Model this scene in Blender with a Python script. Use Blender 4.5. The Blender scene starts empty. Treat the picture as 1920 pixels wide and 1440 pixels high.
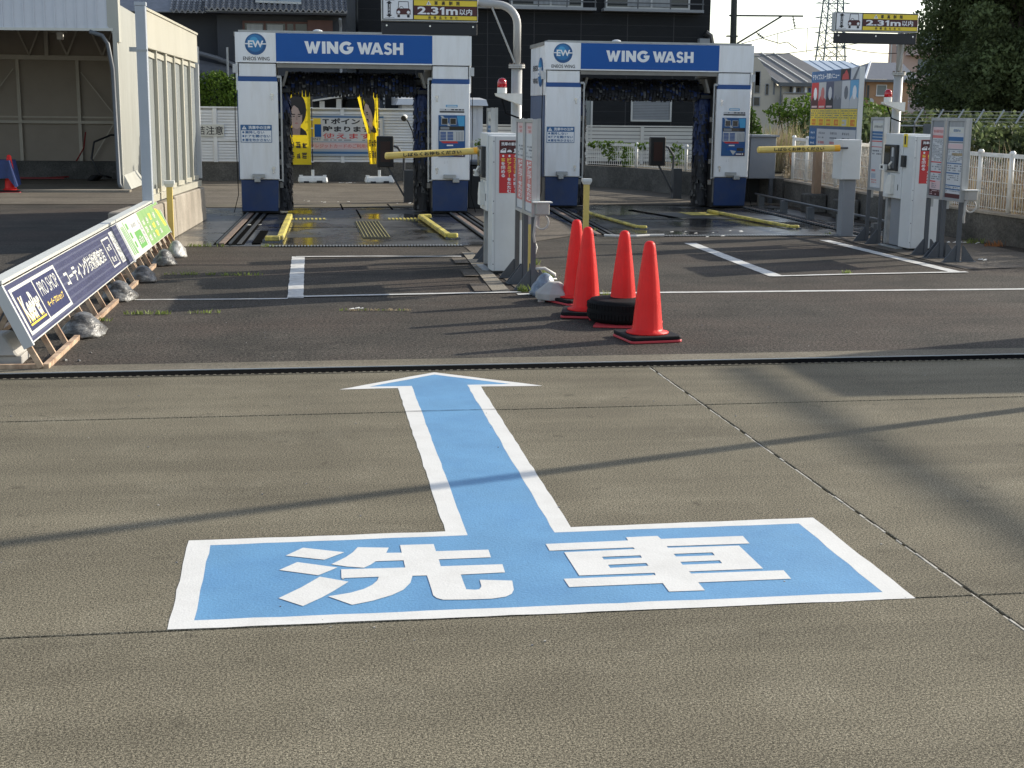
import bpy, bmesh, math, random
import numpy as np
from mathutils import Vector, Matrix

random.seed(7)
SC = bpy.context.scene
COL = SC.collection
R = math.radians

# ---------------------------------------------------------------- camera
cam_d = bpy.data.cameras.new('camera')
cam = bpy.data.objects.new('camera', cam_d)
COL.objects.link(cam)
cam_d.sensor_fit = 'HORIZONTAL'
cam_d.sensor_width = 36.0
cam_d.lens = 2608.7 / 1920 * 36.0
cam_d.clip_start = 0.1
cam_d.clip_end = 3000
def camera_axes():
    f, c = 2608.7, np.array([960, 720.0])
    Yd = np.array([*((np.array([555, 206.0]) - c) / f), 1]); Yd /= np.linalg.norm(Yd)
    Xd = np.array([*((np.array([18180, 392.0]) - c) / f), 1]); Xd -= Yd * Xd.dot(Yd); Xd /= np.linalg.norm(Xd)
    Zd = np.cross(Xd, Yd)
    return Matrix(((Xd[0], Yd[0], Zd[0]), (Xd[1], Yd[1], Zd[1]), (Xd[2], Yd[2], Zd[2])))
A = camera_axes()
m3 = Matrix((A[0], -Vector(A[1]), -Vector(A[2]))).transposed()
cam.matrix_world = Matrix.Translation((0, 0, 1.58)) @ m3.to_4x4()
SC.camera = cam

# ---------------------------------------------------------------- light
SUN_EL, SUN_DIR = R(24.6), Vector((0.939, 0.344))
W = bpy.data.worlds.new('World'); SC.world = W; W.use_nodes = True
wn = W.node_tree.nodes; wn.clear()
sky = wn.new('ShaderNodeTexSky'); sky.sky_type = 'NISHITA'; sky.sun_disc = False
sky.sun_elevation = SUN_EL; sky.sun_rotation = math.atan2(SUN_DIR.x, SUN_DIR.y)
sky.air_density = 1.0; sky.dust_density = 1.0; sky.ozone_density = 1.0
bg = wn.new('ShaderNodeBackground'); bg.inputs['Strength'].default_value = 0.15
wo = wn.new('ShaderNodeOutputWorld')
hz = wn.new('ShaderNodeHueSaturation'); hz.inputs['Saturation'].default_value = 0.72      # thin white haze over the blue
W.node_tree.links.new(sky.outputs[0], hz.inputs['Color']); W.node_tree.links.new(hz.outputs[0], bg.inputs[0]); W.node_tree.links.new(bg.outputs[0], wo.inputs[0])
sl = bpy.data.lights.new('sun', 'SUN'); sl.energy = 4.0; sl.angle = R(0.5); sl.color = (1.0, 0.93, 0.80)
so = bpy.data.objects.new('sun', sl); COL.objects.link(so)
sd = Vector((SUN_DIR.x * math.cos(SUN_EL), SUN_DIR.y * math.cos(SUN_EL), math.sin(SUN_EL)))
so.rotation_euler = sd.to_track_quat('Z', 'Y').to_euler(); so.location = (30, 10, 20)
SC.view_settings.view_transform = 'Standard'; SC.view_settings.look = 'None'
SC.view_settings.gamma = 1; SC.view_settings.use_curve_mapping = False
SC.view_settings.exposure = 0.68

# ---------------------------------------------------------------- materials
MATS = {}
def mat(name, col, rough=0.6, metal=0.0, var=0.0, vscale=3.0, bump=0.0, bscale=40.0, stain=None, sscale=1.5, samt=0.5,
        grain=0.0, gscale=200.0, emis=None, trans=0.0, alpha=1.0, stretch=None, spec=None, translucent=0.0, coat=0.0):
    m = bpy.data.materials.new(name); m.use_nodes = True
    nt = m.node_tree; N = nt.nodes; L = nt.links
    b = N['Principled BSDF']
    b.inputs['Roughness'].default_value = rough; b.inputs['Metallic'].default_value = metal
    b.inputs['Base Color'].default_value = (*col, 1)
    if spec is not None: b.inputs['Specular IOR Level'].default_value = spec
    if trans: b.inputs['Transmission Weight'].default_value = trans
    if coat: b.inputs['Coat Weight'].default_value = coat
    if alpha < 1: b.inputs['Alpha'].default_value = alpha
    if emis: b.inputs['Emission Color'].default_value = (*emis[0], 1); b.inputs['Emission Strength'].default_value = emis[1]
    tc = N.new('ShaderNodeTexCoord'); vec = tc.outputs['Object']
    if stretch:
        mp = N.new('ShaderNodeMapping'); mp.inputs['Scale'].default_value = stretch
        L.new(vec, mp.inputs['Vector']); vec = mp.outputs[0]
    def noise(scale, detail=4, rg=0.6, dist=0.0):
        n = N.new('ShaderNodeTexNoise'); n.inputs['Scale'].default_value = scale; n.inputs['Detail'].default_value = detail
        n.inputs['Roughness'].default_value = rg; n.inputs['Distortion'].default_value = dist
        L.new(vec, n.inputs['Vector']); return n.outputs['Fac']
    cur = None
    def rgb():
        nonlocal cur
        if cur is None:
            c = N.new('ShaderNodeRGB'); c.outputs[0].default_value = (*col, 1); cur = c.outputs[0]
        return cur
    def ramp(fac, a, bb, va=0.0, vb=1.0):
        mr = N.new('ShaderNodeMapRange'); mr.inputs['From Min'].default_value = a; mr.inputs['From Max'].default_value = bb
        mr.inputs['To Min'].default_value = va; mr.inputs['To Max'].default_value = vb
        L.new(fac, mr.inputs['Value']); return mr.outputs[0]
    def mul(fac):
        nonlocal cur
        rgb(); x = N.new('ShaderNodeVectorMath'); x.operation = 'SCALE'
        L.new(cur, x.inputs[0]); L.new(fac, x.inputs['Scale']); cur = x.outputs[0]
    if stain:
        rgb(); x = N.new('ShaderNodeMix'); x.data_type = 'RGBA'
        L.new(ramp(noise(sscale, 5, 0.65, 0.4), 0.45, 0.7, 0, samt), x.inputs[0]); L.new(cur, x.inputs[6])
        x.inputs[7].default_value = (*stain, 1); cur = x.outputs[2]
    if var: mul(ramp(noise(vscale), 0.3, 0.7, 1 - var, 1 + var))
    if grain: mul(ramp(noise(gscale, 2, 0.7), 0.32, 0.68, 1 - grain, 1 + grain))
    if cur is not None: L.new(cur, b.inputs['Base Color'])
    if bump:
        bp = N.new('ShaderNodeBump'); bp.inputs['Strength'].default_value = bump; bp.inputs['Distance'].default_value = 0.01
        L.new(noise(bscale, 3), bp.inputs['Height']); L.new(bp.outputs[0], b.inputs['Normal'])
    if translucent:
        t = N.new('ShaderNodeBsdfTranslucent'); mx = N.new('ShaderNodeMixShader'); mx.inputs[0].default_value = translucent
        if cur is not None: L.new(cur, t.inputs[0])
        else: t.inputs[0].default_value = (*col, 1)
        out = N['Material Output']; L.new(b.outputs[0], mx.inputs[1]); L.new(t.outputs[0], mx.inputs[2]); L.new(mx.outputs[0], out.inputs[0])
    MATS[name] = m
    return m

def ground_mat(name, col, dark, light, tint=None, rough=0.85, wet=None, gs=(95, 260), gamp=(0.35, 0.3), spots=False):
    """speckled paving: two sizes of aggregate, broad wear patches, tyre streaks; wet = (lo, hi) noise window of puddles"""
    m = bpy.data.materials.new(name); m.use_nodes = True
    nt = m.node_tree; N = nt.nodes; L = nt.links; b = N['Principled BSDF']
    if not wet: b.inputs['Specular IOR Level'].default_value = 0.12
    tc = N.new('ShaderNodeTexCoord'); vec = tc.outputs['Object']
    def noise(s, d=4, r=0.6, dist=0.0, st=None):
        v = vec
        if st:
            mp = N.new('ShaderNodeMapping'); mp.inputs['Scale'].default_value = st; L.new(vec, mp.inputs['Vector']); v = mp.outputs[0]
        n = N.new('ShaderNodeTexNoise'); n.inputs['Scale'].default_value = s; n.inputs['Detail'].default_value = d
        n.inputs['Roughness'].default_value = r; n.inputs['Distortion'].default_value = dist; L.new(v, n.inputs['Vector']); return n.outputs['Fac']
    def mr(f, a, c, lo, hi):
        x = N.new('ShaderNodeMapRange'); x.inputs['From Min'].default_value = a; x.inputs['From Max'].default_value = c
        x.inputs['To Min'].default_value = lo; x.inputs['To Max'].default_value = hi; L.new(f, x.inputs['Value']); return x.outputs[0]
    def mix(f, a, c):
        x = N.new('ShaderNodeMix'); x.data_type = 'RGBA'
        L.new(f, x.inputs[0])
        if isinstance(a, tuple): x.inputs[6].default_value = (*a, 1)
        else: L.new(a, x.inputs[6])
        if isinstance(c, tuple): x.inputs[7].default_value = (*c, 1)
        else: L.new(c, x.inputs[7])
        return x.outputs[2]
    def scale(c, f):
        x = N.new('ShaderNodeVectorMath'); x.operation = 'SCALE'; L.new(c, x.inputs[0]); L.new(f, x.inputs['Scale']); return x.outputs[0]
    c = mix(mr(noise(0.9, 6, 0.65, 0.3), 0.38, 0.64, 0, 1), dark, col)
    c = mix(mr(noise(2.3, 6, 0.7, 0.6), 0.52, 0.75, 0, 0.6), c, light)
    if tint: c = mix(mr(noise(0.45, 4, 0.6), 0.45, 0.62, 0, 0.7), c, tint)
    c = scale(c, mr(noise(1.2, 5, 0.6, 0.2, st=(0.25, 2.4, 1)), 0.3, 0.7, 0.82, 1.18))
    if spots:                                            # oil drips, chewing gum, rubbed tyre dust
        c = scale(c, mr(noise(7.0, 3, 0.5, 0.2), 0.66, 0.74, 1.0, 0.72)); c = scale(c, mr(noise(0.35, 3, 0.5, 0.5, st=(2.2, 0.5, 1)), 0.52, 0.7, 1.0, 0.84)); c = scale(c, mr(noise(38.0, 2, 0.5), 0.70, 0.76, 1.0, 1.45))
    g1 = noise(gs[0], 2, 0.6); g2 = noise(gs[1], 2, 0.7)
    c = scale(c, mr(g1, 0.38, 0.62, 1 - gamp[0], 1 + gamp[0])); c = scale(c, mr(g2, 0.38, 0.62, 1 - gamp[1], 1 + gamp[1]))
    if wet:
        w = mr(noise(0.55, 5, 0.6, 0.3), wet[0], wet[1], 0, 1)
        c2 = scale(c, mr(w, 0, 1, 1.0, 0.5)); c = c2
        L.new(mr(w, 0, 1, rough, 0.10), b.inputs['Roughness'])
    else: b.inputs['Roughness'].default_value = rough
    L.new(c, b.inputs['Base Color'])
    bp = N.new('ShaderNodeBump'); bp.inputs['Strength'].default_value = 0.05 if not wet else 0.05; bp.inputs['Distance'].default_value = 0.004
    L.new(g1, bp.inputs['Height']); L.new(bp.outputs[0], b.inputs['Normal'])
    MATS[name] = m
    return m

ground_mat('concrete', (0.160, 0.141, 0.100), (0.134, 0.117, 0.083), (0.200, 0.178, 0.130), gs=(260, 125), gamp=(0.70, 0.52), spots=True)
ground_mat('concrete_strip', (0.165, 0.145, 0.108), (0.13, 0.115, 0.088), (0.21, 0.188, 0.145), gs=(90, 200), gamp=(0.25, 0.25))
ground_mat('asphalt', (0.072, 0.063, 0.052), (0.046, 0.041, 0.034), (0.100, 0.088, 0.072), tint=(0.066, 0.051, 0.041), gs=(110, 46), gamp=(0.75, 0.52), spots=True)
ground_mat('yard', (0.15, 0.130, 0.102), (0.11, 0.095, 0.076), (0.185, 0.162, 0.13), gs=(60, 150), gamp=(0.25, 0.25))
ground_mat('island', (0.15, 0.128, 0.102), (0.105, 0.09, 0.072), (0.19, 0.165, 0.135), tint=(0.12, 0.103, 0.086), gs=(60, 150), gamp=(0.3, 0.25))
ground_mat('pale_paver', (0.27, 0.24, 0.195), (0.21, 0.187, 0.15), (0.32, 0.29, 0.24), gs=(60, 150), gamp=(0.2, 0.2))
ground_mat('wet', (0.080, 0.077, 0.072), (0.042, 0.041, 0.039), (0.125, 0.12, 0.112), rough=0.42, wet=(0.42, 0.58), gs=(60, 150), gamp=(0.2, 0.2))
ground_mat('wet_light', (0.15, 0.15, 0.15), (0.11, 0.11, 0.11), (0.2, 0.2, 0.2), rough=0.5, wet=(0.46, 0.6), gs=(60, 150), gamp=(0.2, 0.2))
ground_mat('wall_concrete', (0.13, 0.125, 0.115), (0.07, 0.068, 0.063), (0.19, 0.18, 0.16), gs=(30, 90), gamp=(0.15, 0.2))
ground_mat('curb_concrete', (0.33, 0.295, 0.245), (0.25, 0.22, 0.18), (0.39, 0.35, 0.295), gs=(30, 90), gamp=(0.06, 0.08))
ground_mat('soil', (0.12, 0.10, 0.07), (0.08, 0.07, 0.05), (0.18, 0.15, 0.1))

mat('line_white', (0.56, 0.55, 0.52), 0.7, var=0.12, vscale=9, stain=(0.3, 0.28, 0.25), sscale=6, samt=0.55, grain=0.12, gscale=90)
mat('paint_white', (0.64, 0.625, 0.59), 0.65, var=0.03, vscale=5, stain=(0.52, 0.50, 0.46), sscale=7, samt=0.4, grain=0.04, gscale=150, bump=0.15, bscale=120)
mat('paint_blue', (0.108, 0.262, 0.44), 0.6, var=0.10, vscale=2.2, stain=(0.085, 0.222, 0.40), sscale=3, samt=0.8, grain=0.10, gscale=130, bump=0.2, bscale=100)
mat('groove', (0.008, 0.008, 0.008), 0.95, spec=0.0)
mat('sealant', (0.42, 0.39, 0.34), 0.9, var=0.4, vscale=30)
mat('panel_white', (0.80, 0.81, 0.82), 0.35, var=0.03, vscale=2.5, stain=(0.62, 0.60, 0.56), sscale=2.6, samt=0.45, stretch=(2.2, 2.2, 0.35))
mat('panel_grey', (0.50, 0.51, 0.51), 0.4, var=0.03, vscale=3)
mat('cabinet', (0.62, 0.63, 0.62), 0.4, var=0.04, vscale=3, stain=(0.5, 0.49, 0.46), sscale=2, samt=0.4)
mat('cabinet_grey', (0.225, 0.24, 0.26), 0.45, var=0.05, vscale=4)
mat('steel_dark', (0.10, 0.11, 0.12), 0.5, var=0.12, vscale=8)
mat('steel_mid', (0.075, 0.082, 0.092), 0.45, var=0.08, vscale=8)
mat('galv', (0.36, 0.37, 0.37), 0.42, metal=0.35, var=0.10, vscale=9)
mat('alu', (0.42, 0.43, 0.435), 0.38, metal=0.5, var=0.05, vscale=9)
mat('pole_paint', (0.40, 0.40, 0.385), 0.35, var=0.05, vscale=5, stain=(0.30, 0.27, 0.23), sscale=5, samt=0.35)
mat('rail_rust', (0.18, 0.13, 0.10), 0.65, var=0.3, vscale=14, stain=(0.07, 0.05, 0.04), sscale=10)
mat('rust_frame', (0.46, 0.33, 0.22), 0.75, var=0.25, vscale=18, stain=(0.17, 0.075, 0.035), sscale=6, samt=0.9)
mat('blue_brand', (0.006, 0.085, 0.33), 0.4, spec=0.3, var=0.03, vscale=3)
mat('blue_stripe', (0.008, 0.07, 0.25), 0.35, var=0.05)
mat('blue_kick', (0.004, 0.030, 0.115), 0.4, var=0.12, vscale=3, stain=(0.05, 0.06, 0.08), sscale=5, samt=0.3)
mat('blue_side', (0.08, 0.12, 0.21), 0.5, var=0.15, vscale=4, stretch=(1, 1, 0.2))
mat('blue_notice', (0.03, 0.12, 0.28), 0.5)
mat('logo_dark', (0.010, 0.085, 0.24), 0.4)
mat('logo_mid', (0.022, 0.17, 0.40), 0.4)
mat('logo_light', (0.06, 0.33, 0.58), 0.4)
mat('ink', (0.018, 0.018, 0.022), 0.6)
mat('ink_soft', (0.16, 0.17, 0.19), 0.6)
mat('white_print', (0.78, 0.79, 0.80), 0.5)
mat('paper', (0.54, 0.55, 0.56), 0.5, var=0.03)
mat('paper_pink', (0.62, 0.46, 0.46), 0.5)
mat('red_print', (0.52, 0.030, 0.035), 0.45, var=0.05)
mat('red_soft', (0.55, 0.16, 0.15), 0.5)
mat('maroon', (0.070, 0.014, 0.016), 0.5)
mat('yellow_print', (0.80, 0.60, 0.045), 0.45)
mat('yellow_text', (0.85, 0.60, 0.10), 0.5)
mat('yellow_paint', (0.58, 0.48, 0.10), 0.5, var=0.2, vscale=12, stain=(0.16, 0.14, 0.07), sscale=8, samt=0.9)
mat('grate_olive', (0.075, 0.068, 0.035), 0.5, var=0.3, vscale=10)
mat('grate_line', (0.40, 0.36, 0.16), 0.5, var=0.2, vscale=10)
mat('yellow_post', (0.66, 0.50, 0.14), 0.55, var=0.08, vscale=6, stain=(0.45, 0.34, 0.12), sscale=6, samt=0.5)
mat('yellow_pad', (0.76, 0.56, 0.15), 0.55, var=0.06, vscale=10, stain=(0.5, 0.38, 0.16), sscale=7, samt=0.5)
mat('orange_cap', (0.85, 0.42, 0.03), 0.5)
mat('orange_print', (0.70, 0.20, 0.03), 0.5)
mat('yellow_cloth', (0.90, 0.68, 0.03), 0.8, translucent=0.45, var=0.05)
mat('skin_print', (0.62, 0.47, 0.40), 0.8, translucent=0.3)
mat('skin_shade', (0.45, 0.32, 0.27), 0.8, translucent=0.3)
mat('hair_print', (0.03, 0.028, 0.027), 0.8)
mat('cone_red', (0.80, 0.030, 0.026), 0.45, spec=0.25, var=0.06, vscale=5, stain=(0.60, 0.03, 0.026), sscale=4, samt=0.5, translucent=0.22)
mat('cone_base_red', (0.48, 0.04, 0.05), 0.5, var=0.1)
mat('rubber', (0.007, 0.007, 0.008), 0.7, spec=0.2, var=0.2, vscale=15)
mat('tyre', (0.006, 0.006, 0.0065), 0.75, spec=0.15, var=0.2, vscale=20)
mat('beacon_red', (0.55, 0.01, 0.02), 0.15, trans=0.35, coat=0.5)
mat('black_box', (0.018, 0.02, 0.022), 0.45, var=0.1)
mat('black_sign', (0.010, 0.012, 0.016), 0.5)
mat('led_dark', (0.05, 0.022, 0.018), 0.4)
mat('screen', (0.014, 0.016, 0.018), 0.12)
mat('chrome', (0.6, 0.6, 0.6), 0.25, metal=0.9)
mat('brush_black', (0.007, 0.007, 0.009), 0.6)
mat('brush_navy', (0.008, 0.022, 0.085), 0.55)
mat('brush_grey', (0.085, 0.085, 0.082), 0.6)
mat('machine_dark', (0.02, 0.021, 0.022), 0.6)
mat('machine_grey', (0.22, 0.21, 0.19), 0.5, var=0.12, vscale=6)
mat('louver', (0.70, 0.71, 0.71), 0.4, var=0.05, vscale=2, stain=(0.5, 0.5, 0.48), sscale=1.5, samt=0.4)
mat('cream_slat', (0.56, 0.54, 0.49), 0.5, var=0.05, vscale=3)
mat('white_mesh', (0.72, 0.71, 0.67), 0.5, var=0.08, vscale=7, stain=(0.45, 0.40, 0.32), sscale=4, samt=0.5)
mat('siding', (0.013, 0.0145, 0.017), 0.7, spec=0.2, var=0.12, vscale=4, bump=0.5, bscale=26, stretch=(0.6, 0.6, 4.0))
mat('house_wall', (0.032, 0.036, 0.045), 0.7, var=0.08, vscale=2)
mat('tile_roof', (0.13, 0.135, 0.15), 0.26, var=0.18, vscale=5)
mat('tile_sky_rim', (0.24, 0.245, 0.26), 0.3)  # paler than the tile: sky reflection on the rims, put into the colour
mat('tile_ridge', (0.15, 0.155, 0.165), 0.35)
mat('wood_brown', (0.085, 0.035, 0.025), 0.6, var=0.15, vscale=8)
mat('glass_dark', (0.03, 0.035, 0.04), 0.08)
mat('glass_mid', (0.16, 0.19, 0.20), 0.15)
mat('curtain', (0.30, 0.31, 0.31), 0.8, var=0.15, vscale=14, stretch=(1, 1, 0.1))
mat('solar', (0.22, 0.26, 0.27), 0.15, var=0.05)
mat('corrugated', (0.52, 0.54, 0.57), 0.45, var=0.06)
mat('shed_white', (0.42, 0.42, 0.375), 0.5, var=0.05, vscale=2, stain=(0.30, 0.29, 0.245), sscale=1.2, samt=0.5, stretch=(1, 1, 0.25))
mat('shed_fascia', (0.58, 0.60, 0.64), 0.45, var=0.04)
mat('shed_inside', (0.34, 0.29, 0.235), 0.8, var=0.06, vscale=2)
mat('shed_frame', (0.50, 0.45, 0.37), 0.6, var=0.08)
mat('fascia_cream', (0.44, 0.42, 0.345), 0.4, var=0.05, vscale=1.2, stain=(0.33, 0.31, 0.245), sscale=1.6, samt=0.5, stretch=(1, 1, 0.3))
mat('polycarb', (0.26, 0.275, 0.265), 0.25, var=0.12, vscale=9, stretch=(1, 6, 0.2), spec=0.5)
mat('pillar_blue', (0.40, 0.43, 0.47), 0.4, var=0.05)
mat('plastic_white', (0.74, 0.73, 0.68), 0.5, var=0.06, vscale=5, stain=(0.5, 0.48, 0.42), sscale=4, samt=0.5)
mat('plastic_block', (0.36, 0.345, 0.32), 0.6, var=0.12, vscale=7, stain=(0.35, 0.32, 0.28), sscale=4, samt=0.5)
mat('bag', (0.065, 0.060, 0.054), 0.4, var=0.6, vscale=16, stain=(0.30, 0.30, 0.29), sscale=10, samt=0.6, bump=1.0, bscale=22, stretch=(1, 1, 2.2))
mat('bag_pale', (0.30, 0.29, 0.27), 0.4, var=0.3, vscale=16, stain=(0.5, 0.5, 0.48), sscale=7, samt=0.8, bump=0.7, bscale=22)
mat('bag_blue', (0.16, 0.20, 0.25), 0.35, var=0.4, vscale=14, stain=(0.42, 0.45, 0.46), sscale=8, samt=0.9, bump=0.8, bscale=24)
mat('navy_board', (0.042, 0.044, 0.095), 0.35, var=0.12, vscale=3)
mat('navy_deep', (0.024, 0.026, 0.082), 0.35)
mat('navy_stripe', (0.075, 0.08, 0.135), 0.35)
mat('board_white', (0.56, 0.56, 0.51), 0.4, var=0.04, vscale=4)
mat('green_print', (0.10, 0.30, 0.06), 0.5)
mat('green_pale', (0.19, 0.33, 0.11), 0.5, var=0.04)
mat('blue_tarp', (0.015, 0.035, 0.13), 0.5, var=0.2, vscale=8)
mat('hose', (0.012, 0.012, 0.013), 0.4)
mat('red_hose', (0.22, 0.02, 0.018), 0.5)
mat('conduit', (0.58, 0.56, 0.52), 0.5)
mat('wire', (0.012, 0.012, 0.013), 0.9, spec=0.0)
mat('leaf_dark', (0.120, 0.150, 0.062), 0.65, var=0.6, vscale=0.8, grain=0.4, gscale=4, translucent=0.35, spec=0.2)
mat('leaf_mid', (0.050, 0.090, 0.018), 0.65, var=0.5, vscale=2.0, grain=0.35, gscale=9, translucent=0.3, spec=0.2)
mat('leaf_bright', (0.090, 0.150, 0.022), 0.6, var=0.4, vscale=3.0, grain=0.3, gscale=11, translucent=0.35, spec=0.2)
mat('leaf_weed', (0.20, 0.25, 0.06), 0.6, var=0.4, vscale=12, translucent=0.35)
mat('straw', (0.40, 0.32, 0.20), 0.8, var=0.3, vscale=4, translucent=0.25)
mat('twig', (0.22, 0.19, 0.15), 0.8, var=0.35, vscale=4)
mat('rust_leaf', (0.30, 0.12, 0.04), 0.8, var=0.4, vscale=4, translucent=0.2)
mat('bark', (0.07, 0.055, 0.04), 0.9, var=0.3, vscale=8)
mat('beige_wall', (0.47, 0.43, 0.36), 0.7, var=0.03)
mat('slate_roof', (0.15, 0.145, 0.14), 0.6, var=0.06, vscale=1)
mat('blue_roof', (0.34, 0.40, 0.47), 0.5, var=0.03)
mat('far_tile', (0.13, 0.135, 0.15), 0.5, var=0.06)
mat('orange_wall', (0.40, 0.24, 0.14), 0.8, var=0.08, vscale=3)
mat('pink_wall', (0.52, 0.37, 0.31), 0.8, var=0.02)
mat('pink_parapet', (0.46, 0.36, 0.33), 0.8)
mat('pale_trim', (0.6, 0.6, 0.57), 0.6)
mat('tower_steel', (0.16, 0.20, 0.21), 0.7, spec=0.1)
mat('utility', (0.075, 0.08, 0.07), 0.8)
mat('rust_post', (0.30, 0.20, 0.13), 0.7, var=0.25, vscale=6, stain=(0.36, 0.33, 0.28), sscale=3, samt=0.8, stretch=(1, 1, 0.3))
mat('litter', (0.66, 0.64, 0.58), 0.8, var=0.2, vscale=30)

# ---------------------------------------------------------------- mesh helpers
class MB:
    def __init__(s): s.v = []; s.f = []; s.m = []
    def face(s, pts, m):
        i = len(s.v); s.v += [tuple(p) for p in pts]; s.f.append(tuple(range(i, i + len(pts)))); s.m.append(m); return s
    def box(s, x0, x1, y0, y1, z0, z1, m):
        i = len(s.v)
        s.v += [(x0, y0, z0), (x1, y0, z0), (x1, y1, z0), (x0, y1, z0), (x0, y0, z1), (x1, y0, z1), (x1, y1, z1), (x0, y1, z1)]
        for q in ((0, 3, 2, 1), (4, 5, 6, 7), (0, 1, 5, 4), (1, 2, 6, 5), (2, 3, 7, 6), (3, 0, 4, 7)):
            s.f.append(tuple(i + k for k in q)); s.m.append(m)
        return s
    def hexa(s, bot, top, m):
        """bot and top: four points each, counter-clockwise seen from above"""
        i = len(s.v); s.v += [tuple(p) for p in bot] + [tuple(p) for p in top]
        for q in ((0, 3, 2, 1), (4, 5, 6, 7), (0, 1, 5, 4), (1, 2, 6, 5), (2, 3, 7, 6), (3, 0, 4, 7)):
            s.f.append(tuple(i + k for k in q)); s.m.append(m)
        return s
    def beam(s, a, b, w, h, m, up=(0, 0, 1)):
        a = Vector(a); b = Vector(b); d = (b - a).normalized(); up = Vector(up)
        if abs(d.dot(up)) > 0.98: up = Vector((0, 1, 0))
        r = d.cross(up).normalized(); u = r.cross(d)
        r = r * (w / 2); u = u * (h / 2)
        return s.hexa([a - r - u, a + r - u, a + r + u, a - r + u], [b - r - u, b + r - u, b + r + u, b - r + u], m)
    def tube(s, pts, r, m, n=8, caps=True):
        pts = [Vector(p) for p in pts]; rr = r if isinstance(r, (list, tuple)) else [r] * len(pts); rings = []
        ref = None
        for k, p in enumerate(pts):
            d = (pts[min(k + 1, len(pts) - 1)] - pts[max(k - 1, 0)]).normalized()
            if ref is None: ref = Vector((0, 0, 1)) if abs(d.z) < 0.9 else Vector((1, 0, 0))
            x = d.cross(ref)
            if x.length < 1e-4: x = d.cross(Vector((0.3, 0.8, 0.5)))
            x.normalize(); y = x.cross(d); ref = y
            i = len(s.v); rings.append(i)
            for j in range(n):
                a = 2 * math.pi * j / n; s.v.append(tuple(p + (x * math.cos(a) + y * math.sin(a)) * rr[k]))
        for a, b in zip(rings, rings[1:]):
            for j in range(n):
                s.f.append((a + j, a + (j + 1) % n, b + (j + 1) % n, b + j)); s.m.append(m)
        if caps:
            s.f.append(tuple(rings[0] + j for j in range(n))[::-1]); s.m.append(m)
            s.f.append(tuple(rings[-1] + j for j in range(n))); s.m.append(m)
        return s
    def lathe(s, prof, c, m, n=24, ripple=None):
        """prof: (radius, z) pairs bottom to top; m: material or one per segment"""
        rings = []
        for k, (r, z) in enumerate(prof):
            i = len(s.v); rings.append(i)
            for j in range(n):
                a = 2 * math.pi * j / n; q = r * (ripple(k, j, a) if ripple else 1)
                s.v.append((c[0] + q * math.cos(a), c[1] + q * math.sin(a), c[2] + z))
        for k, (a, b) in enumerate(zip(rings, rings[1:])):
            for j in range(n):
                s.f.append((a + j, a + (j + 1) % n, b + (j + 1) % n, b + j)); s.m.append(m if isinstance(m, str) else m[k])
        s.f.append(tuple(rings[-1] + j for j in range(n))); s.m.append(m if isinstance(m, str) else m[-1])
        s.f.append(tuple(rings[0] + j for j in range(n))[::-1]); s.m.append(m if isinstance(m, str) else m[0])
        return s
    def prism(s, poly, z0, z1, m):
        """flat polygon in xy (counter-clockwise) raised from z0 to z1"""
        n = len(poly); i = len(s.v)
        s.v += [(x, y, z0) for x, y in poly] + [(x, y, z1) for x, y in poly]
        s.f.append(tuple(i + n + k for k in range(n))); s.m.append(m)
        s.f.append(tuple(i + k for k in range(n))[::-1]); s.m.append(m)
        for k in range(n):
            s.f.append((i + k, i + (k + 1) % n, i + n + (k + 1) % n, i + n + k)); s.m.append(m)
        return s
    def mesh(s, name, smooth=False, bevel=0.0):
        me = bpy.data.meshes.new(name); me.from_pydata(s.v, [], s.f)
        keys = []
        for k in s.m:
            if k not in keys: keys.append(k)
        for k in keys: me.materials.append(MATS[k])
        me.polygons.foreach_set('material_index', [keys.index(k) for k in s.m])
        if bevel:
            bm = bmesh.new(); bm.from_mesh(me); bmesh.ops.remove_doubles(bm, verts=bm.verts, dist=1e-5)
            ed = [e for e in bm.edges if len(e.link_faces) == 2 and e.calc_face_angle(0) > 0.5]
            bmesh.ops.bevel(bm, geom=ed, offset=bevel, segments=1, affect='EDGES', clamp_overlap=True)
            bm.to_mesh(me); bm.free()
        if smooth: me.shade_smooth() if hasattr(me, 'shade_smooth') else None
        me.update(); return me

def tag(o, label=None, cat=None, group=None, kind=None):
    if label: o['label'] = label
    if cat: o['category'] = cat
    if group: o['group'] = group
    if kind: o['kind'] = kind
    return o
def thing(name, label, cat, loc=(0, 0, 0), rz=0.0, group=None):
    o = bpy.data.objects.new(name, None); COL.objects.link(o); o.empty_display_size = 0.2
    o.location = loc; o.rotation_euler = (0, 0, rz)
    return tag(o, label, cat, group)
def root_of(o):
    while o.parent: o = o.parent
    return o
def put(name, mb, parent=None, world=False, smooth=False, bevel=0.0, kind=None, label=None):
    """link one mesh object; world=True: the mesh was built in world metres and its thing only shifts it"""
    me = mb.mesh(name, smooth, bevel) if isinstance(mb, MB) else mb
    o = bpy.data.objects.new(name, me); COL.objects.link(o)
    if parent: o.parent = parent
    if world and parent:
        r = root_of(parent); me.transform(Matrix.Translation(-Vector(r.location)))
    return tag(o, label=label, kind=kind)
def solo(name, mb, label, cat, group=None, smooth=False, bevel=0.0, kind=None):
    """a thing that is one mesh, built in world metres; its origin is set at its base"""
    me = mb.mesh(name, smooth, bevel); co = [v.co for v in me.vertices]
    b = Vector((sum(c.x for c in co) / len(co), sum(c.y for c in co) / len(co), min(c.z for c in co)))
    me.transform(Matrix.Translation(-b))
    o = bpy.data.objects.new(name, me); COL.objects.link(o); o.location = b
    return tag(o, label, cat, group, kind)
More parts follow.
